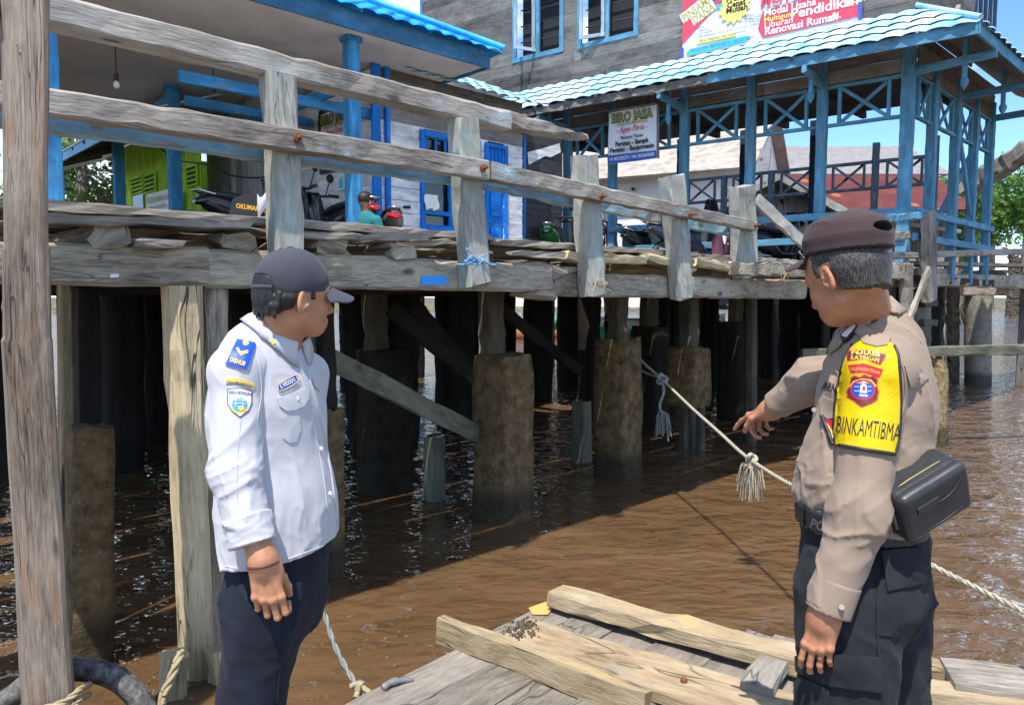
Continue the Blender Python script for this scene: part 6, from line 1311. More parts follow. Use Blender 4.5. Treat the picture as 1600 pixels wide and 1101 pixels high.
# ---- trousers and shoes
g = S(); g.cone(P(440, 840, 1.89), P(433, 925, 1.89), .140, .140, k=.05, flat=(tf, 1.26))
kR, kL = PZ(394, 1150, 1.83, .90), PZ(394, 1150, 1.97, .92); fR, fL = PZ(372, 1400, 1.83, .47), PZ(385, 1380, 2.0, .47)
g.cone(P(416, 940, 1.82), kR, .095, .076, k=.04); g.cone(kR, fR, .075, .063, k=.03); g.cone(P(441, 930, 1.95), kL, .092, .072, k=.04); g.cone(kL, fL, .072, .063, k=.03)
g.post = [lambda p, f: np.maximum(f - .008 * folds(p, (.5, -.2, -1), 2.2, 13, 5) - .008 * folds(p, (1, 0, .25), 3, 15, 6) * np.exp(-((p[:, 2] - 1.12) / .12) ** 2) + .004, .44 - p[:, 2])]
mg = g.mesh(.006); put('trousers', [mg], M['navy_cloth'], me1); bvg = bvh_of(mg)
stroke_on('seam', [(446, 945), (440, 1020), (432, 1100), (428, 1160)], bvg, M['navy_cloth'], me1, .0025)
sh = S()
for f_ in (fR, fL): b_ = np.array((f_[0], f_[1], RZ + .035)); sh.cone(b_ - tf * .06, b_ + tf * .15, .038, .034, k=.02); sh.cone(b_ - tf * .04, b_ - tf * .03 + Z3 * .06, .04, .042, k=.02)
sh.post = [lambda p, f: np.maximum(f, RZ + .003 - p[:, 2])]; put('shoes', [sh.mesh(.006)], M['leather'], me1)
# ---- head, neck, right hand: one skin
HS = .885; fh = nrm((.745, .667, -.03)); Fh = rows(fh); ho = P(478, 469, 1.80) + Fh[1] * .0675
b = S(); head(b, ho, Fh, HS); nk = P(428, 548, 1.875)
b.cone(ho - Fh[0] * .022 - Z3 * .02, nk, .051, .056, k=.018, flat=(Fh[0], 1.0)); b.cone(nk, nk - Z3 * .06, .06, .08, k=.04); b.cone(ho - Fh[0] * .005 - Z3 * .045, nk + tf * .02, .028, .04, k=.015)
hd_ = S(); X = nrm(P(422, 950, 1.655) - J['wr']); hand(hd_, J['wr'] + X * .008, X, tr + .5 * tf, tf - .5 * tr, .95, per=[(10, 72, 50), (12, 76, 50), (14, 76, 50), (16, 72, 48)], thumb=(30, 18), tuck=1)
hd_.cone(J['el'] + (J['wr'] - J['el']) * .35, J['wr'], .041, .0285, k=.02, flat=(tr, 1.12)); hd_.cone(J['wr'], J['wr'] + X * .02, .028, .026, k=.02)
core = S(); torso_sdf(core, torso, 1.88, tf, -.05); core.cone(J['sr'] + tr * -.04, J['sl'] + tr * .04, .04); core.cone(P(440, 880, 1.89), P(436, 940, 1.89), .085); core.cone(P(424, 945, 1.82), kR, .07, .055); core.cone(kR, fR, .055, .045); core.cone(P(446, 945, 1.95), kL, .07, .055); core.cone(kL, fL, .055, .045); core.cone(J['sr'], J['el'], .045, .04); core.cone(J['el'], J['wr'], .038, .025); core.cone(J['sl'], J['el2'], .045, .04); core.cone(J['el2'], J['wr2'], .038, .03); core.cone(nk, c_sh, .055, .08)
hnd2 = S(); hand(hnd2, J['wr2'], (.1, 0, -1), -tr, tf, 1.); hnd2.cone(J['el2'], J['wr2'], .035, .028)
mh, mhd = b.mesh(.0024), hd_.mesh(.0018)
body = put('body', [mh, mhd, core.mesh(.012), hnd2.mesh(.0035)], M['skin_l'], me1); bvh_head = bvh_of(mh)
# brow and eye hints on the visible side, hair, cap
Lh = lambda x, y, z, o=ho, F=Fh: o + F[0] * x + F[1] * y + F[2] * z
def loc(p, o, F): return (p - o) @ F.T
def hair_sdf(o, F, fn, grow, lo=(-.14, -.1, -.1), hi=(.08, .1, .14)):
    h_ = S(); G1 = F * HS; h_.ell(o + G1[0] * -.006 + G1[2] * .044, np.array((.098, .0765, .086)) * HS + grow, F); h_.ell(o + G1[0] * .03 + G1[2] * .03, np.array((.066, .066, .06)) * HS + grow, F, k=.03)
    h_.ell(o + G1[0] * .036 - G1[2] * .028, np.array((.056, .057, .082)) * HS + grow, F, k=.03); h_.cone(o - F[0] * .03 - F[2] * .0, o - F[0] * .025 - F[2] * .06, .064 + grow, .058 + grow, k=.03)
    h_.post = [fn]; return h_
def hl(p, f):
    q = loc(p, ho, Fh); x, y, z = q.T; ln = np.where(x > .014, np.where(x < .03, .002, .07), np.where(x > -.026, .034, -.034 + .5 * np.clip(x + .06, 0, .1))); strand = .004 * vnoise(np.stack([x * 90, y * 160, z * 14], 1))
    return np.maximum(f - (strand * .7 + .0035) * np.clip((z - ln) / .02, 0, 1) * np.where(x > -.078, np.clip((.018 - z) / .012, .1, 1), 1), ln + .008 * (vnoise(p * 80) - .5) - z)
hs = hair_sdf(ho, Fh, hl, .0005)
hs2 = S()
for i in range(26):
    y = -.058 + .116 * i / 25 + RNG.normal(0, .004); x0 = -.076 + .25 * y * y / .06; p0 = Lh(x0, y, .015); p1 = Lh(x0 - .008 + RNG.normal(0, .003), y * 1.0, -.016); p2 = Lh(x0 - .004 - .014 * random.random(), y + RNG.normal(0, .006), -.034 - .018 * random.random()); hs2.cone(p0, p1, .0075, .007, k=.005); hs2.cone(p1, p2, .0068, .0015, k=.005)
put('hair', [hs.mesh(.0022), hs2.mesh(.0022)], M['hair'], me1)
cp_ = rows(nrm(fh + Z3 * .06)); co_ = ho + Fh[2] * .002
cpS = S(); cpS.ell(co_ + cp_[0] * -.002 + cp_[2] * .042, (.093, .0765, .086), cp_)
def dome(p, f):
    q = loc(p, co_, cp_); x, y, z = q.T; an = np.arctan2(y, x); seam = .0012 * np.exp(-(np.minimum(np.abs(((an + .52) % 1.047) - .5236), 1) / .02) ** 2) * (z > .05)
    hole = np.sqrt((x + .094) ** 2 + (z - .044) ** 2) - .021
    return np.maximum(np.maximum(f + seam - .002 * vnoise(p * 30), .018 + .03 * np.clip(-x - .02, 0, .1) - z), -np.maximum(hole, np.abs(y) - .045))
cpS.post = [dome]
br = S(); br.raw(lambda p: (lambda q: np.maximum(np.abs(q[:, 2] - (.030 - .30 * np.clip(q[:, 0] - .085, 0, 1) - 1.1 * (q[:, 0] - .085) ** 2 - 6.5 * q[:, 1] ** 2)) - .0028, np.maximum((np.sqrt((np.maximum(q[:, 0] - .08, 0) / .080) ** 2 + (q[:, 1] / .078) ** 2) - 1) * .06, .06 - q[:, 0])))(loc(p, co_, cp_)), co_ - .2, co_ + .2)
bt2 = S(); bt2.ell(co_ + cp_[2] * .128 + cp_[0] * -.002, (.009, .009, .005), cp_)
cap = put('cap', [cpS.mesh(.0024), br.mesh(.0017), bt2.mesh(.002)], M['cap_grey'], me1)
q = MB(); q.tube([co_ + cp_[0] * (-.004 - .0945 * math.cos(t)) + cp_[1] * .079 * math.sin(t) + cp_[2] * (.022 + .012 * math.cos(t)) for t in np.linspace(-.7, .7, 15)], .0055, 8); q.build('strap', M['cap_grey'], cap)
# ---- collar, placket, pocket and badges
sfl = lambda p: np.minimum(s.ev(p), a.ev(p)); cc = P(437, 520, 1.873); collar('collar', cc, nrm(Z3 + tf * .62), tf, .058, M['shirt_white'], shirt, hb=.03, hf=.02, drop_b=.042, drop_f=.07, sf=sfl)
bcol = bvh_of(mt, ma, mc, mh)
stroke_on('placket', [(472, 560), (489, 610), (506, 680), (520, 760), (529, 838)], bv, M['shirt_white'], shirt, .0028, .001)
stroke_on('placket', [(461, 560), (478, 612), (494, 682), (508, 762), (517, 842)], bv, M['shirt_white'], shirt, .0018, .0)
stroke_on('seam', [(399, 540), (407, 580), (408, 620), (402, 655)], bv, M['shirt_white'], shirt, .0013, .0002); stroke_on('seam', [(377, 600), (378, 640), (372, 700), (371, 780), (386, 815)], bv, M['shirt_white'], shirt, .001, .0002)
stroke_on('hem_stitch', [(352, 884), (385, 888), (440, 876), (490, 858), (528, 842)], bv, M['shirt_white'], shirt, .0016, .0)
patch('pocket', [(437, 640), (466, 626), (470, 672), (463, 690), (452, 692), (441, 684)], bv, M['shirt_white'], shirt, .002)
patch('pocket_flap', [(432, 622), (480, 606), (482, 622), (474, 634), (459, 641), (446, 642), (436, 634)], bv, M['shirt_white'], shirt, .005)
patch('pocket_flap', [(486, 592), (492, 596), (499, 606), (498, 610), (490, 603)], bv, M['shirt_white'], shirt, .006)
q = MB(); patch('x', [(433, 601), (461, 586), (464, 596), (437, 611)], bv, None, None, .004, mb=q); nt = q.build('name_tag', M['badge_blue'], shirt)
q = MB(); q2 = [(433, 601), (461, 586), (464, 596), (437, 611)]
stroke_on('border', q2 + [q2[0]], bv, M['gold'], nt, .0011, .005); text_on('lettering', 'E. WIDODO', (438, 607), (461, 595), 6.5, bv, M['badge_white'], nt, .0055, .03)
ep = [(370, 529), (398, 536), (390, 566), (386, 577), (353, 569)]
patch('shoulder_badge', [(371, 530), (399, 536), (385, 577), (353, 569)], bv, M['badge_blue'], shirt, .006); 
patch('badge_print', [(384 + 5 * math.cos(t), 538 + 4.6 * math.sin(t)) for t in np.linspace(0, 6.28, 13)[:-1]], bv, M['gold'], shirt, .0075, 2.)
patch('badge_print', [(368, 546), (372, 545), (376, 551), (387, 549), (386, 553), (376, 557)], bv, M['gold'], shirt, .0075, 2.); text_on('lettering', 'DISHUB', (360, 565), (382, 572), 6, bv, M['gold'], shirt, .008, .04)
# arm patches
def arc(cx, cy, r0, r1, a0, a1, n=10): return [(cx + r1 * math.cos(R(t)), cy - r1 * math.sin(R(t))) for t in np.linspace(a0, a1, n)] + [(cx + r0 * math.cos(R(t)), cy - r0 * math.sin(R(t))) for t in np.linspace(a1, a0, n)]
ab = [(353, 592), (364, 590), (376, 591), (387, 595), (397, 600), (395, 608), (385, 603), (374, 599), (364, 598), (353, 600)]
patch('arm_badge', ab, bv, M['gold'], shirt, .003, 2.); text_on('lettering', 'DINAS PERHUBUNGAN', (354, 599), (394, 606), 4.4, bv, M['navy_thread'], shirt, .0034, .02, curve=1.5)
sd_ = [(356, 607), (375, 605), (394, 611), (393, 630), (388, 642), (375, 652), (362, 642), (355, 630)]
patch('arm_badge', sd_, bv, M['navy_thread'], shirt, .0025, 2.5); patch('arm_badge', [(375 + (x - 375) * .92, 628 + (y - 628) * .93) for x, y in sd_], bv, M['badge_white'], shirt, .0034, 2.5)
text_on('lettering', 'PERHUBUNGAN', (358, 616), (392, 619), 5.5, bv, M['navy_thread'], shirt, .0039, .02, curve=1.)
patch('badge_print', [(374 + 13.5 * math.cos(t), 634 + 12.5 * math.sin(t)) for t in np.linspace(0, 6.28, 20)[:-1]], bv, M['gold'], shirt, .004, 2.); patch('badge_print', [(374 + 11.5 * math.cos(t), 632 + 10.5 * math.sin(t)) for t in np.linspace(0, 6.28, 20)[:-1]], bv, M['sky_thread'], shirt, .0048, 2.)
for y in (626, 631): stroke_on('badge_print', [(364, y), (374, y - 1), (384, y + 1)], bv, M['badge_white'], shirt, .0008, .0055)
for x in (369, 379): stroke_on('badge_print', [(x, 623), (x, 635)], bv, M['badge_white'], shirt, .0008, .0055)
patch('badge_print', [(372, 635), (380, 634), (381, 640), (376, 642), (373, 639)], bv, M['gold'], shirt, .0056, 2.)
bshirt = BVHTree.FromPolygons([v.co[:] for o_ in (COL.objects[-1],) for v in o_.data.vertices], [tuple(p_.vertices) for p_ in COL.objects[-1].data.polygons])
col_o = [o_ for o_ in shirt.children if o_.name.startswith('collar')][0]; bco = BVHTree.FromPolygons([tuple(v.co) for v in col_o.data.vertices], [tuple(p_.vertices) for p_ in col_o.data.polygons])
patch('collar_star', [(424 + (7 if k % 2 == 0 else 3.2) * math.cos(k * math.pi / 6), 536 + (7 if k % 2 == 0 else 3.2) * math.sin(k * math.pi / 6)) for k in range(12)], bco, M['green_thread'], shirt, .002, 2.)
for x, y in ((463, 622), (449, 541), (500, 700), (514, 770)):
    h_ = _hit(bv, x, y, .004); 
    if h_: q = MB(); n_ = nrm(CAMP - h_[0]); q.tube([h_[0] - n_ * .003, h_[0] + n_ * .002], .0052, 10); q.build('button', M['button'], shirt)
q = MB(); q.tube([J['wr'] + X * .012 + tf * .035 * math.cos(t) + tr * .032 * math.sin(t) - X * .006 * math.cos(t) for t in np.linspace(0, 6.2832, 33)], .0034, 6); tag(q.build('bracelet', M['maroon']), 'thin dark beaded bracelet on the wrist of the man in white', 'bracelet')
# ---------------------------------------------------------------- the policeman, right
pf = nrm((-.97, .25, 0)); pl = np.array((-pf[1], pf[0], 0)); pl = pl if pl[1] < 0 else -pl     # forward, wearer's left (towards the camera)
me2 = person_root(.93, 1.74, 'policeman in taupe shirt, black cargo trousers and dark brown cap, pointing at the water')
DT = 1.78
tp = [((1346, 855), .156, 1.16), ((1349, 750), .156, 1.26), ((1364, 640), .170, 1.46), ((1372, 578), .160, 1.66)]
K = dict(sl=P(1376, 580, 1.64), el=P(1345, 795, 1.60), wr=P(1289, 958, 1.60), cu=P(1296, 948, 1.60), sr=P(1368, 578, 1.93), er=P(1268, 592, 2.00), w2=P(1207, 638, 2.125), c2=P(1214, 632, 2.10))
cs2 = P(1376, 562, 1.785)
def shirt2(grow=0.):
    s = S(); torso_sdf(s, tp, DT, pf, grow); s.cone(K['sl'] - pl * .02 + Z3 * .0, K['sr'], .056 + grow, k=.04); s.cone(cs2 - Z3 * .0, P(1378, 548, 1.78), .066 + grow, .035 + grow, k=.03); s.ell(P(1312, 735, 1.77), (.07 + grow, .115 + grow, .10 + grow), rows(pf), k=.07); return s
s = shirt2()
bz = P(1290, 812, 1.72)[2]
s.post = [lambda p, f: f - .008 * folds(p, (.5, .1, -1), 2.2, 15, 21) - .009 * folds(p, (-1, .2, -.35), 2.4, 17, 24) * np.clip((1.75 - p[:, 2]) * 3, .2, 1) - .012 * folds(p, (0, .2, 1), 2, 13, 27) * np.exp(-((p[:, 2] - bz - .03) / .06) ** 2) + .005, lambda p, f: np.maximum(f, bz - .012 - p[:, 2])]
s2_ = s; e0 = nrm(K['el'] - K['sl']); e1_ = nrm(K['cu'] - K['el'])
a = S(); a.cone(K['sl'], K['el'], .067, .057, k=.02); a.cone(K['el'], K['cu'], .056, .0465, k=.035); a.cone(K['sl'] - pl * .03 + Z3 * .008, K['sl'], .063, .067, k=.03)
a_l = a; a.post = [lambda p, f: sleeve_wr(p, f, e0, K['el'] + e1_ * .07, K['cu'] + e1_ * .0, e1_, .009)]
r_ = S(); r_.cone(K['sr'], K['er'], .062, .052, k=.02); r_.cone(K['er'], K['c2'], .050, .039, k=.03); e2_ = nrm(K['c2'] - K['er'])
r_.post = [lambda p, f: sleeve_wr(p, f, nrm(K['er'] - K['sr']), K['er'], K['c2'], e2_, .008)]
cf = S(); cf.cone(K['cu'] - e1_ * .062, K['cu'] + e1_ * .012, .0495, .0475, k=.01); cf.post = [lambda p, f: np.maximum(f, np.abs((p - K['cu'] + e1_ * .025) @ e1_) - .036)]
ms, ma, mr, mcf = s.mesh(.0045), a.mesh(.004), r_.mesh(.0042), cf.mesh(.0035)
shirt2o = put('shirt', [ms, ma, mr], M['khaki'], me2); put('cuff', [mcf], M['khaki'], shirt2o); bv2 = bvh_of(ms, ma, mr, mcf); bvarm = bvh_of(ma)
# trousers, belt
g = shirt2(.012); g.post = [lambda p, f: np.maximum(f, np.abs(p[:, 2] - bz) - .028)]; mbelt = g.mesh(.005)
g2 = S(); g2.cone(P(1347, 830, 1.78), P(1347, 900, 1.78), .152, .152, k=.04, flat=(pf, 1.10))
kl, kr = PZ(1318, 1150, 1.70, .88), PZ(1378, 1150, 1.88, .88); fl_, fr_ = PZ(1305, 1420, 1.68, .47), PZ(1375, 1400, 1.9, .47)
g2.cone(P(1328, 930, 1.71), kl, .116, .100, k=.04); g2.cone(kl, fl_, .1, .082, k=.03); g2.cone(P(1376, 930, 1.86), kr, .118, .096, k=.04); g2.cone(kr, fr_, .095, .08, k=.03); g2.ell(P(1372, 905, 1.78), (.078, .12, .12), rows(pf), k=.04)
g2.post = [lambda p, f: np.maximum(np.maximum(f - .008 * folds(p, (.3, -.2, -1), 2.2, 12, 31) - .008 * folds(p, (1, .2, -.5), 2.6, 14, 33) + .005, .44 - p[:, 2]), p[:, 2] - bz + .0)]
mg2 = g2.mesh(.006); trs = put('trousers', [mg2], M['black_cloth'], me2); bvt = bvh_of(mg2)
belt = put('belt', [mbelt], M['edge_black'], me2); bvb = bvh_of(mbelt)
patch('belt_pouch', [(1262, 792), (1294, 800), (1292, 836), (1262, 826)], bvb, M['leather'], belt, .010); text_on('lettering', 'PO', (1269, 822), (1291, 828), 15, bvb, M['ink_grey'], belt, .0115, .02); patch('buckle', [(1248, 785), (1261, 787), (1262, 826), (1251, 822)], bvb, M['leather'], belt, .014)
patch('cargo_pocket', [(1370, 905), (1440, 905), (1434, 1000), (1368, 990)], bvt, M['black_cloth'], trs, .004, 6); patch('pocket_flap', [(1376, 858), (1442, 852), (1444, 908), (1384, 923)], bvt, M['black_cloth'], trs, .011, 5)
patch('cargo_pocket', [(1236, 1050), (1296, 1075), (1292, 1140), (1234, 1140)], bvt, M['black_cloth'], trs, .006, 6); patch('pocket_flap', [(1232, 1030), (1262, 1018), (1376, 1026), (1374, 1080), (1300, 1070), (1230, 1042)], bvt, M['black_cloth'], trs, .011, 5)
stroke_on('seam', [(1384, 850), (1372, 940), (1372, 1010), (1380, 1101)], bvt, M['black_cloth'], trs, .003); stroke_on('seam', [(1296, 1078), (1290, 1110), (1288, 1150)], bvt, M['black_cloth'], trs, .003)
sh = S()
for f_ in (fl_, fr_): b_ = np.array((f_[0], f_[1], RZ + .04)); sh.cone(b_ - pf * .05, b_ + pf * .16, .042, .038, k=.02); sh.cone(b_ - pf * .03, b_ - pf * .03 + Z3 * .12, .045, .055, k=.02)
sh.post = [lambda p, f: np.maximum(f, RZ + .003 - p[:, 2])]; put('boots', [sh.mesh(.006)], M['leather'], me2)
# head
gh_ = nrm((-.44, .90, -.40)); Gh = rows(gh_); go = P(1291, 437, 1.655) - Gh[1] * .0675; G_ = lambda x, y, z: Lh(x, y, z, go, Gh)
b = S(); head(b, go, Gh, HS); nk2 = P(1364, 522, 1.785)
b.cone(go - Gh[0] * .034 - Gh[2] * .01, nk2, .048, .054, k=.015); b.cone(nk2, nk2 - Z3 * .06, .062, .09, k=.04); b.cone(go - Gh[0] * .012 - Gh[2] * .04, nk2 + pf * .022 - Z3 * .02, .026, .04, k=.012)
h1 = S(); X2 = nrm(P(1276, 1020, 1.60) - K['wr']); hand(h1, K['wr'], X2, pl + pf * .4, pf - pl * .4, .87, per=[(8, 30, 24), (10, 36, 26), (12, 38, 28), (16, 40, 28)], thumb=(26, 20), tuck=1); h1.cone(K['el'] + (K['wr'] - K['el']) * .5, K['wr'], .038, .0285, k=.02, flat=(pl, 1.12)); h1.cone(K['wr'], K['wr'] + X2 * .02, .028, .026)
h2 = S(); Xp = nrm((-.27, .84, -.44)); Zp = nrm((-.2, .42, .85))
hand(h2, K['w2'], Xp, Zp, nrm((-.9, -.3, .1)), .9, per=[(4, 14, 8), (62, 60, 30), (70, 60, 30), (74, 60, 30)], thumb=(34, 22)); h2.cone(K['er'] + (K['w2'] - K['er']) * .4, K['w2'], .036, .028, k=.02); h2.cone(K['w2'], K['w2'] + Xp * .02, .028, .026)
core = shirt2(-.03); core.cone(P(1347, 840, 1.78), P(1350, 920, 1.78), .12); 
for u, v_, w_ in ((P(1328, 930, 1.71), kl, fl_), (P(1376, 930, 1.86), kr, fr_)): core.cone(u, v_, .09, .065); core.cone(v_, w_, .06, .05)
core.cone(K['sl'], K['el'], .045, .04); core.cone(K['el'], K['wr'], .038, .026); core.cone(K['sr'], K['er'], .045, .04); core.cone(K['er'], K['w2'], .038, .026)
mh2 = b.mesh(.0024); mh1 = h1.mesh(.0018); put('body', [mh2, mh1, h2.mesh(.0018), core.mesh(.012)], M['skin_r'], me2)
def hl2(p, f):
    x, y, z = loc(p, go, Gh).T; ln = np.where(x > .012, np.where(x < .027, .012, .08), np.where(x > -.026, .036, -.046 + .35 * np.clip(x + .06, 0, .1)))
    return np.maximum(f - .0016 * vnoise(p * 420) - .006 * np.clip((z - ln) / .05, 0, 1), ln + .006 * (vnoise(p * 160) - .5) - z)
put('hair', [hair_sdf(go, Gh, hl2, -.0006).mesh(.0022)], M['hair_grey'], me2)
sf2 = lambda p: np.minimum(s2_.ev(p), a_l.ev(p))
# field cap
ck = rows(nrm((-.50, .86, -.09))); ko = go + Gh[2] * .0; cz0 = .074
fc = S(); fc.ell(ko + ck[2] * (cz0 + .022) + ck[0] * -.004, (.101, .083, .056), ck, k=.02); fc.raw(lambda p: (lambda q: np.maximum((np.sqrt((q[:, 0] + .004) ** 2 / .100 ** 2 + q[:, 1] ** 2 / .0815 ** 2) - 1) * .095, np.abs(q[:, 2] - cz0 - .010) - .020))(loc(p, ko, ck)), ko - .14, ko + .16, .006)
def fcp(p, f):
    x, y, z = loc(p, ko, ck).T; back = np.sqrt((y / .036) ** 2 + ((z - cz0 - .032) / .012) ** 2) - 1
    f = f - .005 * folds(p, (1, .5, .1), 4, 16, 41) * np.clip((z - cz0 - .036) / .02, 0, 1) + .0016 * np.exp(-((z - cz0 - .030) / .003) ** 2) - .003 * vnoise(p * 18)
    return np.maximum(np.maximum(f, cz0 - .010 - z), -np.where(x < -.055, back * .015, 1))
fc.post = [fcp]
b2 = S(); b2.raw(lambda p: (lambda q: np.maximum(np.abs(q[:, 2] - (cz0 - .006 - .36 * np.clip(q[:, 0] - .08, 0, 1) - 5.5 * q[:, 1] ** 2)) - .0028, np.maximum((np.sqrt((np.maximum(q[:, 0] - .075, 0) / .07) ** 2 + (q[:, 1] / .079) ** 2) - 1) * .06, .07 - q[:, 0])))(loc(p, ko, ck)), ko - .2, ko + .2)
put('cap', [fc.mesh(.0024), b2.mesh(.0017)], M['cap_brown'], me2)
collar('collar', P(1354, 505, 1.782), nrm(Z3 + pf * .58), pf, .061, M['khaki'], shirt2o, hb=.034, hf=.014, drop_b=.044, drop_f=.06, sf=sf2)
# armband: a sleeve of vinyl round the upper left arm
outl = [(1334, 540), (1348, 533), (1352, 539), (1368, 543), (1386, 541), (1388, 535), (1396, 542), (1402, 560), (1405, 600), (1405, 640), (1402, 680), (1396, 709), (1350, 702), (1306, 694), (1305, 660), (1308, 620), (1316, 580), (1324, 556)]
patch('armband', outl, bv2, M['arm_yellow'], shirt2o, .006, 3.); bandp = [(x, y) for x, y in outl]
def closed_stroke(name, pts, m, r, off): stroke_on(name, pts + [pts[0]], bv2, m, shirt2o, r, off)
stroke_on('piping', [(1306, 694), (1350, 702), (1396, 709)], bv2, M['edge_black'], shirt2o, .0042, .006); stroke_on('piping', [(1306, 694), (1305, 660), (1308, 620), (1316, 580), (1324, 556), (1334, 540)], bv2, M['edge_black'], shirt2o, .0035, .006); stroke_on('piping', [(1396, 709), (1402, 680), (1405, 640), (1405, 600), (1402, 560), (1396, 542)], bv2, M['edge_black'], shirt2o, .0035, .006)
for k in range(4): stroke_on('quilting', [(1308 + 2 * k, 600 + 42 * k - 20), (1350, 640 + 22 * k - 30), (1402, 690 + 5 * k - 30)] if k < 3 else [(1312, 640), (1330, 610), (1345, 565)], bv2, M['arm_yellow'], shirt2o, .0011, .0055)
for k in range(3): stroke_on('quilting', [(1402, 570 + 40 * k), (1360, 612 + 30 * k), (1312, 660 + 14 * k)], bv2, M['arm_yellow'], shirt2o, .0011, .0055)
def blk(pts, m, off, g=2.5): patch('badge', pts, bv2, M[m], shirt2o, off, g)
blk([(1325, 550), (1345, 547), (1366, 549), (1386, 556), (1376, 571), (1352, 562), (1327, 565)], 'badge_red', .0065); blk([(1327, 552), (1345, 549), (1366, 551), (1383, 557), (1375, 568), (1352, 560), (1328, 563)], 'maroon', .0069)
text_on('lettering', 'POLRES', (1333, 556), (1375, 559), 7, bv2, M['gold'], shirt2o, .0073, .03, curve=2.5); text_on('lettering', 'KATINGAN', (1332, 563), (1374, 567), 6, bv2, M['gold'], shirt2o, .0073, .02, curve=2.)
blk([(1328, 571), (1350, 568), (1380, 577), (1375, 590), (1352, 583), (1332, 583)], 'badge_red', .0065); text_on('lettering', 'KALIMANTAN TENGAH', (1332, 579), (1375, 585), 5, bv2, M['gold'], shirt2o, .0073, .0, curve=2.)
sh_ = [(1332, 590), (1337, 586), (1344, 589), (1351, 584), (1360, 588), (1367, 586), (1373, 592), (1371, 600), (1374, 612), (1371, 626), (1361, 632), (1347, 637), (1336, 628), (1326, 622), (1325, 612), (1330, 603)]
blk(sh_, 'badge_red', .0065); scl = lambda f: [(1349.5 + (x - 1349.5) * f, 610 + (y - 610) * f) for x, y in sh_]
blk(scl(.9), 'maroon', .0069); blk([(1330, 604), (1336, 595), (1349, 591), (1362, 593), (1370, 602), (1366, 608), (1334, 608)], 'gold', .0072)
ci_ = lambda cx, cy, rx, ry: [(cx + rx * math.cos(t), cy + ry * math.sin(t)) for t in np.linspace(0, 6.2832, 22)[:-1]]
blk(ci_(1350, 609, 18.5, 16.5), 'badge_red', .0075); blk(ci_(1350, 609, 15.5, 13.8), 'badge_blue', .0079, 2.); blk([(1346, 601), (1350, 598), (1354, 601), (1355, 614), (1345, 614)], 'badge_white', .0083, 2.); blk(ci_(1350, 607, 2.2, 4), 'badge_red', .0086, 1.5); blk([(1344, 616), (1356, 617), (1355, 620), (1345, 619)], 'badge_white', .0083, 2.)
for y0, y1 in ((604, 608), (611, 608)): stroke_on('badge', [(1338, y0), (1344, y0)], bv2, M['badge_white'], shirt2o, .0008, .0082); stroke_on('badge', [(1362, y0), (1356, y0)], bv2, M['badge_white'], shirt2o, .0008, .0082)
blk([(1341, 599), (1350, 595), (1359, 599), (1350, 598)], 'gold', .0085, 2.)
text_on('lettering', 'BINKAMTIBMA', (1308, 676), (1402, 689), 27, bv2, M['edge_black'], shirt2o, .0067, .0, split=5)
# shoulder strap and rank badge, name tape, pockets
patch('epaulette', [(1326, 512), (1342, 505), (1392, 530), (1386, 541), (1368, 543), (1350, 538), (1346, 526)], bv2, M['khaki'], shirt2o, .009, 3.); patch('rank_badge', [(1317, 525), (1338, 506), (1343, 510), (1330, 530), (1321, 536)], bv2, M['edge_black'], shirt2o, .012, 2.5); patch('rank_print', [(1320, 526), (1337, 509), (1340, 512), (1328, 529)], bv2, M['badge_white'], shirt2o, .0135, 2.)
text_on('lettering', 'ARN', (1285, 608), (1306, 614), 13, bv2, M['edge_black'], shirt2o, .004, .03)
patch('pocket_flap', [(1284, 620), (1306, 626), (1306, 652), (1296, 655), (1283, 648)], bv2, M['khaki'], shirt2o, .005); patch('chest_badge', [(1288, 652), (1300, 656), (1306, 670), (1306, 690), (1296, 682)], bv2, M['badge_red'], shirt2o, .004); stroke_on('chest_badge', [(1292, 660), (1299, 672), (1304, 686)], bv2, M['gold'], shirt2o, .002, .005)
stroke_on('bag_strap', [(1286, 650), (1294, 672), (1303, 694)], bv2, M['edge_black'], shirt2o, .006, .006)
patch('pocket_flap', [(1412, 572), (1427, 565), (1450, 588), (1434, 606), (1421, 604)], bv2, M['khaki'], shirt2o, .005); stroke_on('seam', [(1396, 540), (1412, 580), (1414, 620), (1405, 660)], bv2, M['khaki'], shirt2o, .003, .001)
for x, y, o_ in ((1276, 641, .008), (1434, 586, .009), (1314, 947, .006)):
    h_ = _hit(bv2, x, y, o_)
    if h_: q = MB(); n_ = nrm(CAMP - h_[0]); q.tube([h_[0] - n_ * .004, h_[0] + n_ * .002], .0058, 10); q.build('button', M['button_k'], shirt2o)
# ---- shoulder bag
bg_ = empty('shoulder_bag', P(1448, 772, 1.66), 'black leather pouch bag with zip hanging behind the hip of the policeman', 'bag')
v1_ = nrm((-.36, -.34, .87)); u1_ = np.array((.82, .15, .54)); u1_ = nrm(u1_ - v1_ * (u1_ @ v1_)); n1_ = nrm(np.cross(u1_, v1_)); n1_ = n1_ if n1_[1] < 0 else -n1_; bc = P(1441, 772, 1.60)
def rbox(c, hx, hy, hz, r): return lambda p: (lambda q: np.linalg.norm(np.maximum(q, 0), axis=1) + np.minimum(q.max(1), 0) - r)(np.abs(np.stack([(p - c) @ u1_, (p - c) @ v1_, (p - c) @ n1_], 1)) - (hx - r, hy - r, hz - r))
bs = S(); bs.raw(rbox(bc, .088, .061, .045, .014), bc - .13, bc + .13); bs.post = [lambda p, f: f - .002 * vnoise(p * 25) + .0016 * np.exp(-((((p - bc) @ n1_) - .022) / .002) ** 2)]
mbg = bs.mesh(.003); put('pouch', [mbg], M['leather'], bg_); bvbag = bvh_of(mbg); bb_ = lambda u, v, n: bc + u1_ * u + v1_ * v + n1_ * n
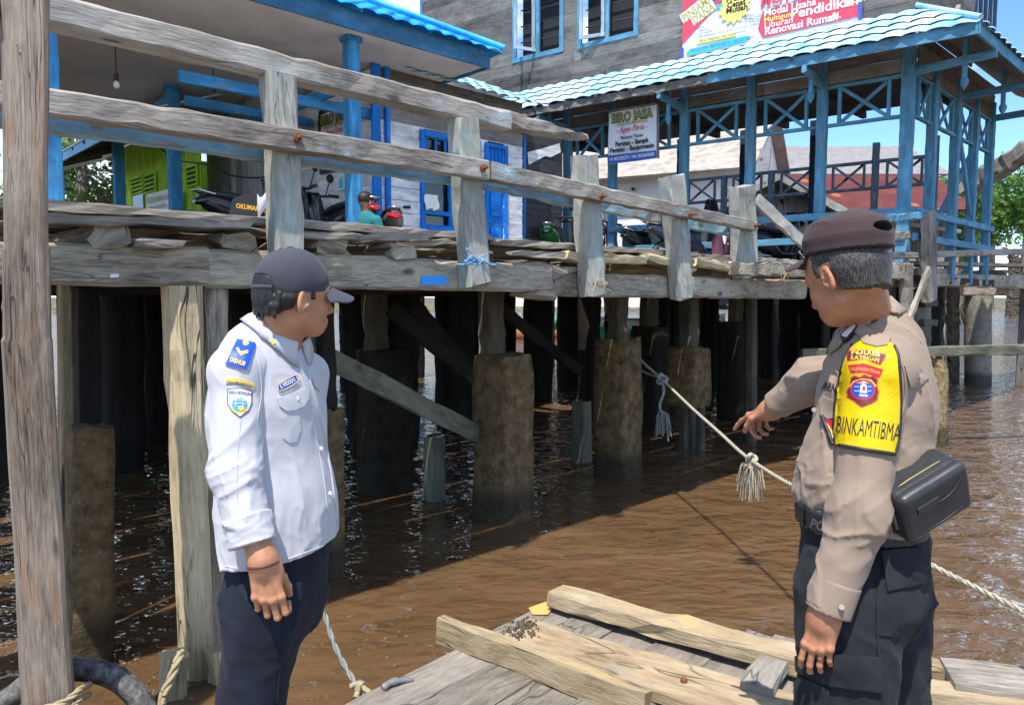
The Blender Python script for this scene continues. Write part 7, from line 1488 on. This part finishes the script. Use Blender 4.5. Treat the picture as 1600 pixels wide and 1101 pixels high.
q = MB(); q.tube([bb_(-.084, .059, .005), bb_(-.03, .0625, .004), bb_(.04, .0625, .004), bb_(.084, .059, .004)], .0017, 6); q.tube([bb_(-.0885, .035, .006), bb_(-.0885, -.02, .01)], .0025, 6); part('zip', q, mat('dull brass', .4, (.32, .26, .10), .6), bg_)
q = MB(); q.bar(bb_(-.0905, .02, .012), bb_(-.0905, -.03, .016), .006, .003, jit=0); part('zip_pull', q, M['steel'], bg_)
q = MB(); q.tube(spline([bb_(-.03, .025, .047), bb_(-.01, .012, .0475), bb_(.03, .014, .0475), bb_(.075, .04, .044)], 5), .0018, 6); q.tube(spline([bb_(-.07, -.045, .044), bb_(0, -.046, .046), bb_(.07, -.04, .044)], 5), .0018, 6); part('seam', q, M['edge_black'], bg_)
q = MB(); q.box(bb_(-.03, .018, .0465), u1_ * .028, v1_ * .008, n1_ * .003, bev=.2); part('pull_tab', q, M['leather'], bg_)
q = MB(); sp1 = spline([P(1452, 740, 1.80), P(1457, 690, 1.83), P(1456, 640, 1.84), P(1450, 590, 1.82), P(1436, 545, 1.80), P(1416, 515, 1.8)], 6)
for i in range(len(sp1) - 1): q.bar(sp1[i], sp1[i + 1] + (sp1[i + 1] - sp1[i]) * .05, .024, .005, up=(1, 0, .1), jit=0, seg=1)
part('strap', q, M['edge_black'], bg_)
q = MB(); yh = pf - pl * .4; yh = nrm(yh - X2 * (yh @ X2)); zh = pl + pf * .4; zh = nrm(zh - X2 * (zh @ X2) - yh * (zh @ yh)); fd = X2 * math.cos(R(12)) - zh * math.sin(R(12)); f2 = np.cross(fd, yh); tq = K['wr'] + (X2 * .088 - yh * .010 + zh * .002) * .87 + fd * .019
q.tube([tq + yh * .0084 * math.cos(t) + f2 * .0084 * math.sin(t) for t in np.linspace(0, 6.2832, 21)], .0016, 6); tag(q.build('finger_ring', mat('dark ring metal', .35, (.12, .11, .1), .9)), 'dark metal ring on the hanging left hand of the policeman', 'ring')
# ---------------------------------------------------------------- the seated person in the porch
sc_ = at(572, 352, 8.85); ps = empty('person', (sc_[0], sc_[1], DK), 'distant person in a teal shirt sitting on the porch behind the blue pillar', 'person')
hb_ = at(572, 318, 8.85); b = S(); ff = rows((.5, .8, -.1)); head(b, hb_, ff); b.cone(hb_ - Z3 * .05, hb_ - Z3 * .16, .05, .06); b.cone(hb_ - Z3 * .2, hb_ - Z3 * .55, .075, .075)
for sd in (-1, 1): b.cone(hb_ - Z3 * .22 + ff[1] * .17 * sd, hb_ - Z3 * .46 + ff[1] * .22 * sd + ff[0] * .05, .04, .035); b.cone(hb_ - Z3 * .46 + ff[1] * .22 * sd + ff[0] * .05, hb_ - Z3 * .5 + ff[1] * .12 * sd + ff[0] * .25, .034, .03); b.cone(hb_ - Z3 * .6 + ff[1] * .09 * sd, hb_ - Z3 * .62 + ff[1] * .11 * sd + ff[0] * .4, .07, .06)
put('body', [b.mesh(.008)], M['skin_r'], ps); a = S(); a.cone(hb_ - Z3 * .21, hb_ - Z3 * .56, .135, .13, flat=(ff[0], 1.3)); a.cone(hb_ - Z3 * .2 + ff[1] * .16, hb_ - Z3 * .2 - ff[1] * .16, .055)
for sd in (-1, 1): a.cone(hb_ - Z3 * .22 + ff[1] * .17 * sd, hb_ - Z3 * .4 + ff[1] * .21 * sd + ff[0] * .03, .058, .055)
put('shirt', [a.mesh(.01)], fabric('teal shirt', (.02, .16, .17)), ps); a = S(); a.ell(hb_ + ff[0] * -.012 + ff[2] * .05, (.105, .084, .09), ff); a.post = [lambda p, f: np.maximum(f, -((p - hb_) @ ff[2]) + .0 + .7 * np.clip((p - hb_) @ ff[0], 0, 1))]; put('hair', [a.mesh(.006)], M['hair'], ps)
a = S()
for sd in (-1, 1): a.cone(hb_ - Z3 * .6 + ff[1] * .09 * sd, hb_ - Z3 * .62 + ff[1] * .11 * sd + ff[0] * .42, .085, .07)
put('trousers', [a.mesh(.012)], M['navy_cloth'], ps)
bpy.context.view_layer.update()
